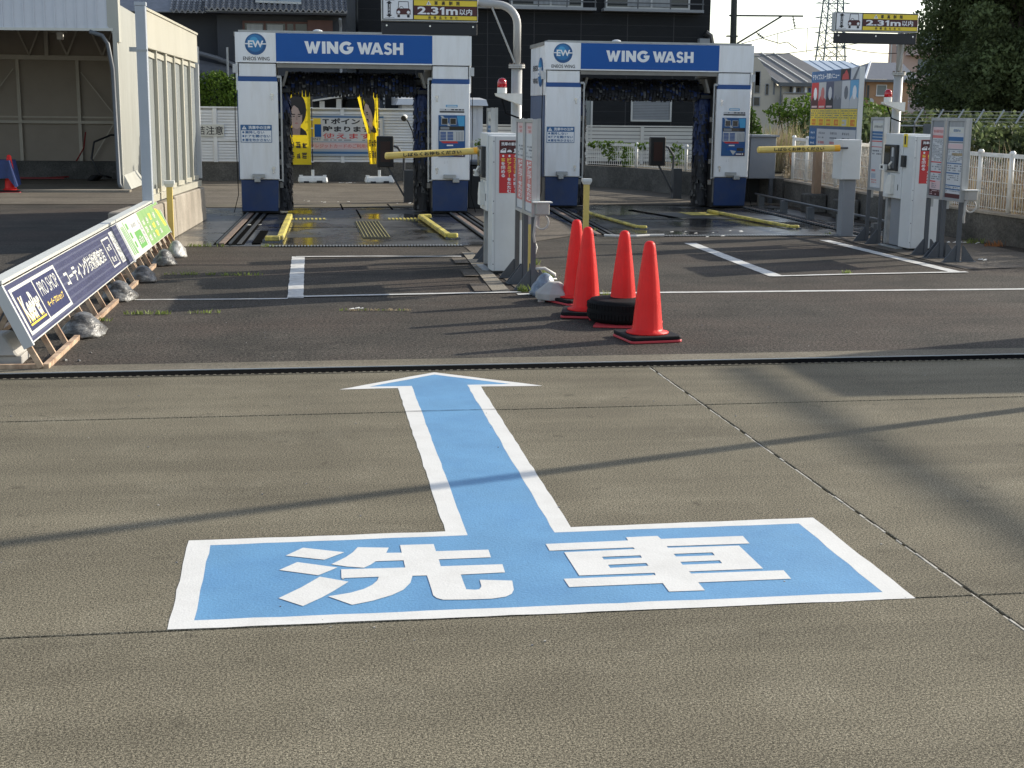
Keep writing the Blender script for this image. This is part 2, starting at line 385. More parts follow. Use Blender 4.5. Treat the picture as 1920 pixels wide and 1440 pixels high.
def setting(name, mb, parent=None, smooth=False, bevel=0.0):
    o = put(name, mb, parent, smooth=smooth, bevel=bevel)
    if not parent: o['kind'] = 'structure'
    return o
def dup(o, parent=None, loc=None, rz=None, label=None):
    c = o.copy(); COL.objects.link(c)
    if parent: c.parent = parent
    if loc is not None: c.location = loc
    if rz is not None: c.rotation_euler = (0, 0, rz)
    if label: c['label'] = label
    for ch in list(o.children): dup(ch, c)
    return c

class Fr:
    """a flat face to print on: origin, reading direction, up; d is the distance out of the face"""
    def __init__(s, o, r, u): s.o = Vector(o); s.r = Vector(r).normalized(); s.u = Vector(u).normalized(); s.n = s.r.cross(s.u)
    def p(s, x, y, d=0.0): return s.o + s.r * x + s.u * y + s.n * d
    def rect(s, mb, x0, x1, y0, y1, d, m): return mb.face([s.p(x0, y0, d), s.p(x1, y0, d), s.p(x1, y1, d), s.p(x0, y1, d)], m)
    def poly(s, mb, pts, d, m): return mb.face([s.p(x, y, d) for x, y in pts], m)
    def disc(s, mb, cx, cy, r, d, m, n=20, a0=0, a1=2 * math.pi):
        return mb.face([s.p(cx + r * math.cos(a0 + (a1 - a0) * k / n), cy + r * math.sin(a0 + (a1 - a0) * k / n), d) for k in range(n if a1 - a0 > 6.2 else n + 1)], m)
    def slab(s, mb, x0, x1, y0, y1, d0, d1, m):
        q = [(x0, y0), (x1, y0), (x1, y1), (x0, y1)]
        return mb.hexa([s.p(x, y, d0) for x, y in q], [s.p(x, y, d1) for x, y in q], m)
_glyph = {}
def _outline(ch, bold):
    c = bpy.data.curves.new('lettering', 'FONT'); c.body = ch; c.offset = bold; c.resolution_u = 3
    t = bpy.data.objects.new('lettering', c); me = bpy.data.meshes.new_from_object(t)
    bpy.data.objects.remove(t); bpy.data.curves.remove(c)
    co = np.empty(len(me.vertices) * 3); me.vertices.foreach_get('co', co); co = co.reshape(-1, 3)[:, :2]
    fs = [tuple(p.vertices) for p in me.polygons]; ar = sum(p.area for p in me.polygons); bpy.data.meshes.remove(me)
    return co, fs, ar
_char = {}
def char_shape(ch, bold):
    """one character, fattened as far as its outline fills cleanly"""
    k = (ch, round(bold, 4))
    if k not in _char:
        base = _outline(ch, 0.0); best = base
        if bold > 0.001 and base[2] > 0:
            slope = max((_outline(ch, 0.004)[2] - base[2]) / 0.004, (_outline(ch, 0.006)[2] - base[2]) / 0.006, 0)
            for f in (1.0, 0.93, 0.86, 0.78, 0.7, 0.6, 0.5, 0.4, 0.3, 0.2):
                q = _outline(ch, bold * f); ex = base[2] + slope * bold * f
                if 0.94 * ex < q[2] < 1.10 * ex: best = q; break
        _char[k] = best
    return _char[k]
def glyphs(body, bold=0.0, spacing=1.0):
    k = (body, bold, spacing)
    if k not in _glyph:
        wide = any(ord(ch) > 0x2000 for ch in body)
        if wide:
            co = []; fs = []
            for n, ch in enumerate(body):
                c_, f_, a_ = char_shape(ch, bold)
                if not len(c_): continue
                i = sum(len(q) for q in co); x = n * 1.0 * spacing
                if ord(ch) < 0x2000: x += 0.5 - (c_[:, 0].min() + c_[:, 0].max()) / 2
                co.append(c_ + np.array([x, 0])); fs += [tuple(i + q for q in f) for f in f_]
            co = np.concatenate(co)
        else:
            co, fs, a_ = _outline(body, min(bold, 0.03))
        mn = co.min(0); mx = co.max(0); _glyph[k] = ((co - mn) / (mx - mn), fs)
    return _glyph[k]
def write(mb, fr, body, x0, x1, y0, y1, d, m, bold=0.02, spacing=1.0, mirror=False):
    co, fs = glyphs(body, bold, spacing); i = len(mb.v)
    for a, b in co:
        if mirror: a = 1 - a
        mb.v.append(tuple(fr.p(x0 + (x1 - x0) * a, y0 + (y1 - y0) * b, d)))
    for f in fs:
        mb.f.append(tuple(i + k for k in f)); mb.m.append(m)
    return mb
def write_col(mb, fr, body, x0, x1, ytop, step, d, m, bold=0.02, fill=0.86):
    for k, ch in enumerate(body):
        y = ytop - k * step; w = x1 - x0
        if ch == 'ー': fr.rect(mb, x0 + w * 0.43, x0 + w * 0.57, y - step * 0.85, y - step * 0.1, d, m); continue
        write(mb, fr, ch, x0, x1, y - step * fill, y, d, m, bold)
    return mb
def scribble(mb, fr, x0, x1, y0, y1, n, d, m, seed=0, vert=False):
    """n characters too blurred to read: each a few crossing strokes"""
    rg = random.Random(seed + 400); W_ = (x1 - x0) / (1 if vert else n); H_ = (y1 - y0) / (n if vert else 1)
    for k in range(n):
        a = x0 if vert else x0 + k * W_; b = y1 - (k + 1) * H_ if vert else y0; w = W_ * .86; h = H_ * .86; t = .15
        for q in range(rg.randint(3, 4)):
            yy = b + h * (q + rg.uniform(0, .3)) / 4.2; xa = a + w * rg.uniform(0, .3); xb = a + w * rg.uniform(.7, 1); fr.rect(mb, xa, xb, yy, yy + h * t, d + .0002 * q, m)
        for q in range(rg.randint(1, 3)):
            xx = a + w * rg.uniform(.05, .85); ya = b + h * rg.uniform(0, .3); fr.rect(mb, xx, xx + w * t, ya, ya + h * rg.uniform(.5, .7), d + .001 + .0002 * q, m)
    return mb
def textbars(mb, fr, x0, x1, y0, y1, rows, d, m, seed=0, dens=0.7):
    """print too small to read: broken dashes in rows"""
    rg = random.Random(seed); h = (y1 - y0) / rows
    for k in range(rows):
        x = x0; ya = y1 - (k + 0.75) * h; yb = ya + h * 0.5
        while x < x1 - 0.004:
            w = min(rg.uniform(0.01, 0.05) * (x1 - x0) / 0.3, x1 - x)
            if rg.random() < dens: fr.rect(mb, x, x + w, ya, yb, d, m)
            x += w + 0.012 * (x1 - x0) / 0.3
    return mb

def fill2d(loops):
    c = bpy.data.curves.new('fill', 'CURVE'); c.dimensions = '2D'; c.fill_mode = 'BOTH'
    for lp in loops:
        sp = c.splines.new('POLY'); sp.points.add(len(lp) - 1); sp.use_cyclic_u = True
        for pt, (x, y) in zip(sp.points, lp): pt.co = (x, y, 0, 1)
    t = bpy.data.objects.new('fill', c); me = bpy.data.meshes.new_from_object(t)
    out = ([(v.co.x, v.co.y) for v in me.vertices], [tuple(p.vertices) for p in me.polygons])
    bpy.data.objects.remove(t); bpy.data.curves.remove(c); bpy.data.meshes.remove(me); return out
def _arc(cx, cy, r, a0, a1, n=14): return [(cx + r * math.cos(R(a0 + (a1 - a0) * k / n)), cy + r * math.sin(R(a0 + (a1 - a0) * k / n))) for k in range(n + 1)]
CAPS = {
    'W': [[(0, 1), (.28, 1), (.395, .47), (.53, .97), (.69, .97), (.825, .47), (.94, 1), (1.22, 1), (.93, 0), (.72, 0), (.61, .43), (.50, 0), (.29, 0)]],
    'I': [[(0, 0), (.27, 0), (.27, 1), (0, 1)]],
    'N': [[(0, 0), (.26, 0), (.26, .50), (.60, 0), (.86, 0), (.86, 1), (.60, 1), (.60, .50), (.26, 1), (0, 1)]],
    'A': [[(0, 0), (.29, 0), (.34, .17), (.68, .17), (.73, 0), (1.02, 0), (.65, 1), (.37, 1)], [(.415, .38), (.605, .38), (.51, .70)]],
    'H': [[(0, 0), (.27, 0), (.27, .38), (.56, .38), (.56, 0), (.83, 0), (.83, 1), (.56, 1), (.56, .62), (.27, .62), (.27, 1), (0, 1)]],
    'G': [_arc(.52, .5, .53, 42, 360, 22) + [(1.05, .60), (.56, .60), (.56, .40), (.77, .40)] + _arc(.52, .5, .255, -22, -318, 18)],
    'S': [_arc(.36, .72, .30, 20, 180, 9) + _arc(.36, .70, .30, 180, 262, 5) + [(.40, .40)] + _arc(.39, .29, .085, 70, -90, 6)[1:] + [(.30, .205)] + [(.17, .26), (.02, .12)] + _arc(.36, .30, .33, 215, 360, 9)[1:] + _arc(.39, .31, .30, 0, 80, 6) + [(.38, .625)] + _arc(.37, .71, .085, 250, 90, 6)[1:] + [(.44, .78), (.52, .72)]],
}
CAPS['1'] = [[(.19, 0), (.46, 0), (.46, 1), (.24, 1), (0, .80), (0, .60), (.19, .72)]]
def write_caps(mb, fr, word, x0, x1, y0, y1, d, m, gap=0.10):
    ws = [max(x for x, y in CAPS[c][0]) for c in word]; gaps = [{('W', 'A'): -.16, ('A', 'S'): .0, ('S', 'H'): .07}.get((a, b), gap) for a, b in zip(word, word[1:])] + [0]
    tot = sum(ws) + sum(gaps); s = (x1 - x0) / tot; x = x0
    for c, wd, gp in zip(word, ws, gaps):
        co, fs = fill2d(CAPS[c]); i = len(mb.v)
        mb.v += [tuple(fr.p(x + a * s, y0 + b * (y1 - y0), d)) for a, b in co]
        for f in fs: mb.f.append(tuple(i + k for k in f)); mb.m.append(m)
        x += (wd + gp) * s
    return mb
def poly_mesh(name, loops, m, z, thick=0.0):
    """flat filled outline with holes (first loop outer), lying on the ground at height z"""
    c = bpy.data.curves.new(name, 'CURVE'); c.dimensions = '2D'; c.fill_mode = 'BOTH' if thick else 'BOTH'
    for lp in loops:
        sp = c.splines.new('POLY'); sp.points.add(len(lp) - 1); sp.use_cyclic_u = True
        for pt, (x, y) in zip(sp.points, lp): pt.co = (x, y, 0, 1)
    t = bpy.data.objects.new(name, c); me = bpy.data.meshes.new_from_object(t)
    bpy.data.objects.remove(t); bpy.data.curves.remove(c)
    me.transform(Matrix.Translation((0, 0, z))); me.materials.clear(); me.materials.append(MATS[m])
    for p in me.polygons: p.material_index = 0
    return me
def rough_line(mb, pts, w, z, m, seed=0, step=0.12, j=0.004):
    """painted stripe with slightly ragged edges"""
    rg = random.Random(seed); P = []
    for a, b in zip(pts, pts[1:]):
        n = max(1, int(math.dist(a, b) / step))
        P += [(a[0] + (b[0] - a[0]) * k / n, a[1] + (b[1] - a[1]) * k / n) for k in range(n)]
    P.append(pts[-1]); L_ = []; R_ = []
    for k, p in enumerate(P):
        a = P[max(k - 1, 0)]; b = P[min(k + 1, len(P) - 1)]; d = Vector((b[0] - a[0], b[1] - a[1])).normalized(); n = Vector((-d.y, d.x))
        L_.append((p[0] + n.x * (w / 2 + rg.uniform(-j, j)), p[1] + n.y * (w / 2 + rg.uniform(-j, j)), z))
        R_.append((p[0] - n.x * (w / 2 + rg.uniform(-j, j)), p[1] - n.y * (w / 2 + rg.uniform(-j, j)), z))
    i = len(mb.v)
    for l, r in zip(L_, R_): mb.v += [l, r]
    for k in range(len(P) - 1): mb.f.append((i + 2 * k, i + 2 * k + 1, i + 2 * k + 3, i + 2 * k + 2)); mb.m.append(m)
    return mb
def leaf_mesh(name, blobs, n, size, m, seed=0, shell=0.55, flat=0.0, aspect=0.55):
    """n leaf-sized quads through the volume of ellipsoid blobs (cx,cy,cz,rx,ry,rz), thicker towards each blob's skin"""
    rg = np.random.default_rng(seed); B = np.array(blobs, float)
    vol = (B[:, 3] * B[:, 4] * B[:, 5]) ** 0.75; k = rg.choice(len(B), n, p=vol / vol.sum()); b = B[k]
    d = rg.normal(size=(n, 3)); d /= np.linalg.norm(d, axis=1)[:, None]
    r = shell + (1.06 - shell) * rg.random(n) ** 0.6
    c = b[:, :3] + d * b[:, 3:] * r[:, None]
    nrm = d * 0.6 + rg.normal(size=(n, 3)); nrm[:, 2] += flat; nrm /= np.linalg.norm(nrm, axis=1)[:, None]
    t = np.cross(nrm, rg.normal(size=(n, 3))); t /= np.linalg.norm(t, axis=1)[:, None]; u = np.cross(nrm, t)
    s = size * rg.uniform(0.6, 1.3, n)[:, None]
    v = np.stack([c - t * s, c + u * s * aspect, c + t * s, c - u * s * aspect], 1).reshape(-1, 3)
    me = bpy.data.meshes.new(name); me.vertices.add(n * 4); me.vertices.foreach_set('co', v.ravel())
    me.loops.add(n * 4); me.loops.foreach_set('vertex_index', np.arange(n * 4)); me.polygons.add(n)
    me.polygons.foreach_set('loop_start', np.arange(n) * 4); me.polygons.foreach_set('loop_total', np.full(n, 4))
    me.materials.append(MATS[m]); me.update(calc_edges=True); me.validate(); return me
def blades(mb, c, n, rad, h, w, m, seed=0, lean=0.5):
    rg = random.Random(seed)
    for _ in range(n):
        a = rg.uniform(0, 6.28); r = rad * math.sqrt(rg.random()); x = c[0] + r * math.cos(a); y = c[1] + r * math.sin(a) * (1 if len(c) < 4 else c[3])
        hh = h * rg.uniform(0.45, 1.1); b = rg.uniform(0, 6.28); lx = math.cos(b) * lean * hh * rg.random(); ly = math.sin(b) * lean * hh * rg.random()
        q = rg.uniform(0, 3.14); ex = math.cos(q) * w / 2; ey = math.sin(q) * w / 2
        mb.face([(x - ex, y - ey, c[2]), (x + ex, y + ey, c[2]), (x + ex * .7 + lx * .5, y + ey * .7 + ly * .5, c[2] + hh * .6), (x + lx, y + ly, c[2] + hh), (x - ex * .7 + lx * .5, y - ey * .7 + ly * .5, c[2] + hh * .6)], m)
    return mb

# ================================================================ SETTING
# ---- ground
setting('ground', MB().face([(-900, -60, -0.06), (900, -60, -0.06), (900, 1500, -0.06), (-900, 1500, -0.06)], 'soil'))
fore = setting('concrete_forecourt', MB().face([(-9, -5, -0.035), (17, -5, -0.035), (17, 8.535, -0.035), (-9, 8.535, -0.035)], 'groove'))
def slab(q):
    setting('slab', MB().hexa([(x, y, -0.03) for x, y in q], [(x, y, 0.0) for x, y in q], 'concrete'), fore, bevel=0.003)
def jx(y): return 2.245 - 0.0095 * (y - 3.0)          # the long joint that runs away from the camera
JY = [(-5, -5), (4.168, 4.178), (7.268, 7.284), (8.535, 8.535)]
for (a, b) in zip(JY, JY[1:]):
    y0 = a[1]; y1 = b[0]
    s0 = 0.014 if 7 < y0 < 8 else 0.0; s1 = 0.014 if 7 < y1 < 8 else 0.0       # the far cross joint is not quite square
    yl = lambda x, y, s: y + s * (x - 0.5)
    slab([(-9, yl(-9, y0, s0)), (jx(y0) - 0.007, yl(2.2, y0, s0)), (jx(y1) - 0.007, yl(2.2, y1, s1)), (-9, yl(-9, y1, s1))])
    slab([(jx(y0) + 0.006, yl(2.2, y0, s0)), (17, yl(17, y0, s0)), (17, yl(17, y1, s1)), (jx(y1) + 0.006, yl(2.2, y1, s1))])
js = MB()
rg = random.Random(3)
y = 1.0
while y < 8.5:                                          # crumbling pale sealant along the joint
    L_ = rg.uniform(0.03, 0.12)
    if rg.random() < 0.95:
        x = jx(y) + rg.uniform(-0.0065, -0.0045); w = rg.uniform(0.0025, 0.0045)
        js.box(x - w, x + w, y, y + L_, -0.03, rg.uniform(-0.006, 0.003), 'sealant')
    y += L_ * rg.uniform(0.85, 1.06)
o = setting('joint_sealant', js); o['kind'] = 'stuff'

drain = setting('drain_channel', MB().face([(-9, 8.535, -0.1), (17, 8.535, -0.1), (17, 8.66, -0.1), (-9, 8.66, -0.1)], 'groove'))
def dy(x): return 0.0135 * x                            # the channel runs very slightly away to the right
def strip(y0, y1, z0, z1, m, name, x0=-9, x1=17, par=None):
    q = [(x0, y0 + dy(x0)), (x1, y0 + dy(x1)), (x1, y1 + dy(x1)), (x0, y1 + dy(x0))]
    return setting(name, MB().hexa([(x, y, z0) for x, y in q], [(x, y, z1) for x, y in q], m), par)
strip(8.604, 8.616, -0.09, 0.008, 'galv', 'channel_rail', par=drain)
strip(8.425, 8.435, -0.02, 0.005, 'concrete_strip', 'channel_rail', par=drain)
strip(8.455, 8.603, 0.0005, 0.0035, 'groove', 'channel_slot', par=drain)
mb = MB(); x = -3.0
while x < 6.5:
    mb.box(x, x + 0.018, 8.440 + dy(x), 8.456 + dy(x), 0.0, 0.005, 'concrete_strip'); x += 0.045
put('grating_teeth', mb, drain, kind='stuff')
strip(8.616, 8.86, -0.03, 0.004, 'concrete_strip', 'concrete_strip')
setting('asphalt', MB().face([(-14, 8.85 - .15, 0), (17, 8.85 + .2, 0), (17, 26, 0), (-14, 26, 0)], 'asphalt'))
setting('yard_paving', MB().face([(-14, 24.0, 0.008), (12, 24.0, 0.008), (12, 34, 0.008), (-14, 34, 0.008)], 'yard'))

# ---- painted road markings
def road_mark(name, mb_or_me, label, cat='floor marking'):
    o = put(name, mb_or_me); return tag(o, label, cat)
arrow_out = [(-0.425, 5.098), (0.535, 5.100), (0.554, 7.929), (0.216, 7.920), (0.811, 8.405), (1.405, 7.915), (1.041, 7.929), (1.024, 5.098), (2.013, 5.114), (2.014, 4.165), (-0.423, 4.182)]
arrow_in = [(-0.343, 5.03), (0.614, 5.042), (0.639, 7.985), (0.394, 7.988), (0.807, 8.330), (1.228, 7.985), (0.966, 7.986), (0.949, 5.037), (1.928, 5.042), (1.929, 4.237), (-0.347, 4.252)]
def wobble(lp, seed, j=0.003, step=0.09):
    rg = random.Random(seed); out = []
    for a, b in zip(lp, lp[1:] + lp[:1]):
        n = max(1, int(math.dist(a, b) / step))
        for k in range(n):
            t = k / n; q = 0 if k == 0 else j
            out.append((a[0] + (b[0] - a[0]) * t + rg.uniform(-q, q), a[1] + (b[1] - a[1]) * t + rg.uniform(-q, q)))
    return out
arrow = thing('car_wash_arrow', 'big blue arrow with white outline painted on the concrete, pointing to the car wash', 'floor marking', (0.8, 5.5, 0.0))
def flat(name, loops, m, z, seed):
    me = poly_mesh(name, [wobble(l, seed + i) for i, l in enumerate(loops)], m, z)
    o = put(name, me, arrow); me.transform(Matrix.Translation((-0.8, -5.5, 0))); return o
flat('white_outline', [arrow_out, arrow_in], 'paint_white', 0.0015, 1)
arrow_fill = [(x, y) for x, y in arrow_in]
flat('blue_field', [arrow_in], 'paint_blue', 0.0012, 2)
drop1 = [(-0.067, 4.869), (-0.005, 4.955), (0.144, 4.883), (0.07, 4.805)]
drop2 = [(-0.088, 4.71), (-0.026, 4.79), (0.114, 4.713), (0.046, 4.637)]
drop3 = [(-0.087, 4.421), (-0.012, 4.52), (0.051, 4.621), (0.147, 4.557), (0.093, 4.468), (0.055, 4.412), (-0.008, 4.336)]
saki = [(0.093, 4.751), (0.147, 4.826), (0.174, 4.879), (0.194, 4.937), (0.307, 4.918), (0.294, 4.858), (0.35, 4.853), (0.35, 4.945), (0.475, 4.942), (0.475, 4.856), (0.668, 4.851), (0.665, 4.762), (0.476, 4.761), (0.475, 4.683), (0.695, 4.679), (0.691, 4.59), (0.535, 4.585), (0.535, 4.513), (0.536, 4.432), (0.565, 4.424), (0.579, 4.427), (0.588, 4.447), (0.591, 4.463), (0.593, 4.523), (0.703, 4.501), (0.694, 4.408), (0.681, 4.369), (0.657, 4.344), (0.608, 4.33), (0.525, 4.332), (0.448, 4.34), (0.429, 4.359), (0.42, 4.387), (0.42, 4.456), (0.418, 4.59), (0.368, 4.592), (0.355, 4.521), (0.326, 4.453), (0.283, 4.404), (0.217, 4.358), (0.15, 4.328), (0.074, 4.419), (0.147, 4.444), (0.195, 4.477), (0.225, 4.515), (0.244, 4.556), (0.252, 4.596), (0.124, 4.597), (0.126, 4.691), (0.35, 4.684), (0.35, 4.765), (0.251, 4.766), (0.232, 4.732), (0.206, 4.699), (0.148, 4.719)]
kuruma = [(0.889, 4.894), (1.205, 4.9), (1.206, 4.94), (1.329, 4.943), (1.333, 4.904), (1.654, 4.904), (1.65, 4.809), (1.331, 4.813), (1.331, 4.794), (1.602, 4.789), (1.605, 4.521), (1.334, 4.522), (1.336, 4.498), (1.671, 4.494), (1.666, 4.403), (1.334, 4.405), (1.334, 4.324), (1.21, 4.326), (1.211, 4.412), (0.885, 4.412), (0.882, 4.498), (1.208, 4.497), (1.21, 4.522), (0.942, 4.525), (0.939, 4.788), (1.206, 4.794), (1.204, 4.814), (0.889, 4.812)]
kholes = [[(1.065, 4.719), (1.208, 4.719), (1.207, 4.692), (1.065, 4.688)], [(1.067, 4.628), (1.208, 4.63), (1.208, 4.599), (1.067, 4.593)], [(1.333, 4.721), (1.479, 4.721), (1.478, 4.687), (1.333, 4.69)], [(1.332, 4.628), (1.479, 4.629), (1.478, 4.596), (1.332, 4.596)]]
for i, l in enumerate([[drop1], [drop2], [drop3], [saki], [kuruma] + kholes]):
    me = poly_mesh('lettering', l, 'paint_white', 0.003); put('lettering', me, arrow); me.transform(Matrix.Translation((-0.8, -5.5, 0)))

mb = MB(); rough_line(mb, [(0.545 - .8, 7.277 - 5.5), (1.042 - .8, 7.284 - 5.5)], 0.006, 0.0045, 'groove', 77, .03, .0015); put('joint_crack', mb, arrow)
def bay(label, left, right, back, front, wl, wr, seed):
    mb = MB()
    rough_line(mb, left, wl, 0.005, 'line_white', seed); 
    if right: rough_line(mb, right, wr, 0.005, 'line_white', seed + 1)
    if back: rough_line(mb, back, 0.07, 0.009, 'line_white', seed + 2, j=0.008)
    rough_line(mb, front, 0.075, 0.009, 'line_white', seed + 3)
    road_mark('waiting_bay_marking', mb, label)['group'] = 'painted waiting bays before the wash machines'
bay('white outlined waiting bay on asphalt before the left car wash', [(-0.005, 15.40), (-0.036, 11.93)], None, [(-0.03, 15.36), (0.8, 15.36), (1.78, 15.30)], [(-0.1, 12.0), (1.0, 12.10), (1.95, 12.19)], 0.138, 0.085, 10)
bay('white outlined waiting bay on asphalt before the right car wash', [(4.82, 16.80), (4.74, 14.6), (4.70, 13.23)], [(6.70, 17.15), (6.70, 15.2), (6.72, 13.5)], None, [(4.64, 13.23), (5.6, 13.36), (6.83, 13.47)], 0.15, 0.14, 20)
mb = MB(); rough_line(mb, [(-1.373, 11.93), (-0.365, 11.90), (-0.1, 11.91)], 0.05, 0.005, 'line_white', 31)
road_mark('boundary_line', mb, 'short worn white line from the folding sign weights to the left bay')['group'] = 'boundary lines'
mb = MB(); rough_line(mb, [(1.9, 12.06), (3.2, 12.08), (6.5, 12.09), (11, 12.12)], 0.085, 0.005, 'line_white', 32)
road_mark('boundary_line', mb, 'long white line across the asphalt behind the traffic cones')['group'] = 'boundary lines'

# ---- wash floors, islands
fl = MB().face([(-1.95, 16.62, 0.004), (2.42, 16.62, 0.004), (2.42, 23.2, 0.004), (-1.95, 23.2, 0.004)], 'wet')
wf1 = setting('wash_floor', fl)
setting('floor_apron', MB().face([(-2.0, 23.2, 0.012), (2.5, 23.2, 0.012), (2.5, 24.1, 0.012), (-2.0, 24.1, 0.012)], 'concrete_strip'))
wf2 = setting('wash_floor', MB().face([(3.85, 17.75, 0.004), (8.3, 17.75, 0.004), (8.3, 25.3, 0.004), (3.85, 25.3, 0.004)], 'wet'))
isl = MB().face([(1.95, 12.3, 0.006), (2.36, 12.3, 0.006), (2.52, 14.6, 0.006), (2.45, 16.5, 0.006), (3.8, 18.2, 0.006), (3.75, 24.2, 0.006), (2.45, 24.2, 0.006), (2.42, 16.4, 0.006), (1.95, 16.4, 0.006)], 'island')
setting('island_paving', isl)
setting('island_paving', MB().face([(6.95, 13.75, 0.006), (8.45, 13.95, 0.006), (8.6, 17.7, 0.006), (6.95, 17.7, 0.006)], 'island'))
mb = MB()
for k in range(6):                                       # pale paving squares along the left bay
    a = 12.22 + k * 0.58; b = a + 0.57; L1 = lambda y: 1.70 + .038 * (y - 12.2); L2 = lambda y: 1.86 + .027 * (y - 12.2)
    mb.face([(L1(a), a, 0.0145), (L2(a), a, 0.0145), (L2(b), b, 0.0145), (L1(b), b, 0.0145)], 'pale_paver')
    if k % 2 == 0: mb.face([(L1(a) - .16, a, 0.0145), (L1(a) - .012, a, 0.0145), (L1(b) - .012, b, 0.0145), (L1(b) - .16, b, 0.0145)], 'island')
setting('pale_paver_strip', mb)
mb = MB()                                                # joints and cracks of the wet floors
for y, x0, x1 in ((19.3, -0.4, 2.1), (22.75, -0.6, 2.3), (23.21, -1.95, 2.4)): mb.box(x0, x1, y - 0.015, y + 0.015, 0.001, 0.0065, 'groove')
for x, y0, y1 in ((0.72, 22.75, 24.05), (1.52, 22.75, 24.05), (0.93, 21.0, 22.7)): mb.box(x - 0.01, x + 0.01, y0, y1, 0.001, 0.0155, 'groove')
for y, x0, x1 in ((20.6, 4.5, 7.3), (23.9, 4.4, 7.4), (24.6, 4.3, 7.4)): mb.box(x0, x1, y - 0.015, y + 0.015, 0.001, 0.0065, 'groove')
setting('floor_joints', mb)

def track(label, x0, y0, x1, y1):
    t = thing('machine_track', label, 'rail', (x0, y0, 0), 0, 'floor rails the wash machines run on')
    def off(d): return (x0 + d, y0), (x1 + d, y1)
    for nm, d, w, z, m in (('trench', 0.0, 0.36, 0.0075, 'groove'), ('rail', -0.08, 0.065, 0.022, 'rail_rust'), ('guard_strip', 0.12, 0.05, 0.014, 'machine_dark')):
        a, b = off(d); mb = MB().beam((*a, z / 2), (*b, z / 2), w, z, m); put(nm, mb, t, world=True)
    a, b = off(0); n = int(math.dist(a, b) / 0.11); mb = MB()
    for k in range(n):
        f = k / n; px = a[0] + (b[0] - a[0]) * f; py = a[1] + (b[1] - a[1]) * f
        mb.box(px - 0.145, px - 0.12, py, py + 0.04, 0.008, 0.032, 'steel_dark'); mb.box(px + 0.0, px + 0.03, py, py + 0.04, 0.008, 0.024, 'steel_mid')
    put('clip', mb, t, world=True, kind='stuff'); return t
track('rusty floor rail left of the left wash machine, ending at the weeds', -0.82, 16.8, -0.62, 22.0)
track('floor rail right of the left wash machine, beside the payment island', 2.46, 16.9, 2.50, 22.2)
track('dark floor rail left of the right wash machine, behind the cones', 3.98, 17.9, 4.28, 23.2)
track('dark floor rail right of the right wash machine, by the concrete wall', 7.6, 17.9, 7.72, 23.4)
mb = MB().beam((-0.50, 16.85, 0.012), (-0.44, 18.6, 0.012), 0.10, 0.02, 'groove')
setting('floor_slot', mb)

def grating(label, x0, x1, y, n, m1, m2, depth=0.1, z=0.012):
    t = thing('floor_grating', label, 'grating', ((x0 + x1) / 2, y, 0), 0, 'gratings across the wash lanes')
    put('pit', MB().box(x0, x1, y, y + depth, 0.002, 0.007, m1), t, world=True)
    mb = MB(); s = (x1 - x0) / n
    for k in range(n): mb.box(x0 + k * s, x0 + (k + 0.55) * s, y + 0.012, y + depth - 0.012, 0.007, z + 0.006, m2)
    put('bars', mb, t, world=True, kind='stuff'); return t
grating('long narrow drain grating across the front of the left wash floor', -0.34, 1.95, 16.50, 62, 'groove', 'alu')
grating('long narrow drain grating across the front of the right wash floor', 4.5, 7.15, 17.72, 70, 'groove', 'alu')
grating('short yellow striped grating left of the centre pit, left lane', -0.10, 0.42, 20.55, 9, 'steel_dark', 'yellow_paint', 0.3)
grating('short yellow striped grating right of the centre pit, left lane', 1.32, 1.82, 20.55, 9, 'steel_dark', 'yellow_paint', 0.3)
pit = thing('sump_grating', 'square yellowish steel grating over the pit in the left lane floor', 'grating', (0.98, 18.9, 0))
put('frame', MB().box(0.80, 1.15, 17.6, 20.2, 0.002, 0.014, 'grate_olive'), pit, world=True)
for k in range(8):
    x = 0.82 + k * 0.045; put('bar', MB().box(x, x + 0.006, 17.62, 20.18, 0.0145, 0.022, 'grate_line'), pit, world=True)
mb = MB()
for k in range(26): mb.box(0.81, 1.14, 17.65 + k * 0.1, 17.66 + k * 0.1, 0.0145, 0.017, 'machine_dark')
put('cross_bars', mb, pit, world=True, kind='stuff')
setting('yellow_floor_patch', MB().face([(6.15, 21.45, 0.0085), (6.75, 21.45, 0.0085), (6.72, 22.1, 0.0085), (6.12, 22.1, 0.0085)], 'yellow_paint'))
setting('floor_slot', MB().beam((5.45, 22.6, 0.009), (5.75, 20.9, 0.009), 0.10, 0.01, 'groove'))

def guide(label, pts, w=0.085, h=0.08):
    t = thing('wheel_guide', label, 'wheel guide', (*pts[0], 0), 0, 'yellow wheel guide rails in the wash lanes')
    mb = MB()
    for a, b in zip(pts, pts[1:]): mb.beam((*a, h * 0.62), (*b, h * 0.62), w, h * 0.75, 'yellow_paint')
    put('tube', mb, t, world=True, bevel=0.012)
    for a in pts: put('foot', MB().box(a[0] - 0.03, a[0] + 0.03, a[1] - 0.03, a[1] + 0.03, 0.004, h * 0.4, 'steel_dark'), t, world=True)
guide('yellow wheel guide on the left side of the left lane', [(-0.40, 17.12), (-0.22, 17.12), (-0.12, 20.9)])
guide('yellow wheel guide on the right side of the left lane', [(1.98, 17.42), (1.86, 17.45), (1.80, 20.7), (1.95, 20.75)])
guide('thin yellow wheel guide on the left side of the right lane', [(4.78, 18.85), (4.66, 18.9), (4.52, 21.9)], 0.055, 0.055)
guide('thin yellow wheel guide on the right side of the right lane', [(6.98, 18.85), (6.85, 18.85), (6.60, 22.0)], 0.06, 0.06)

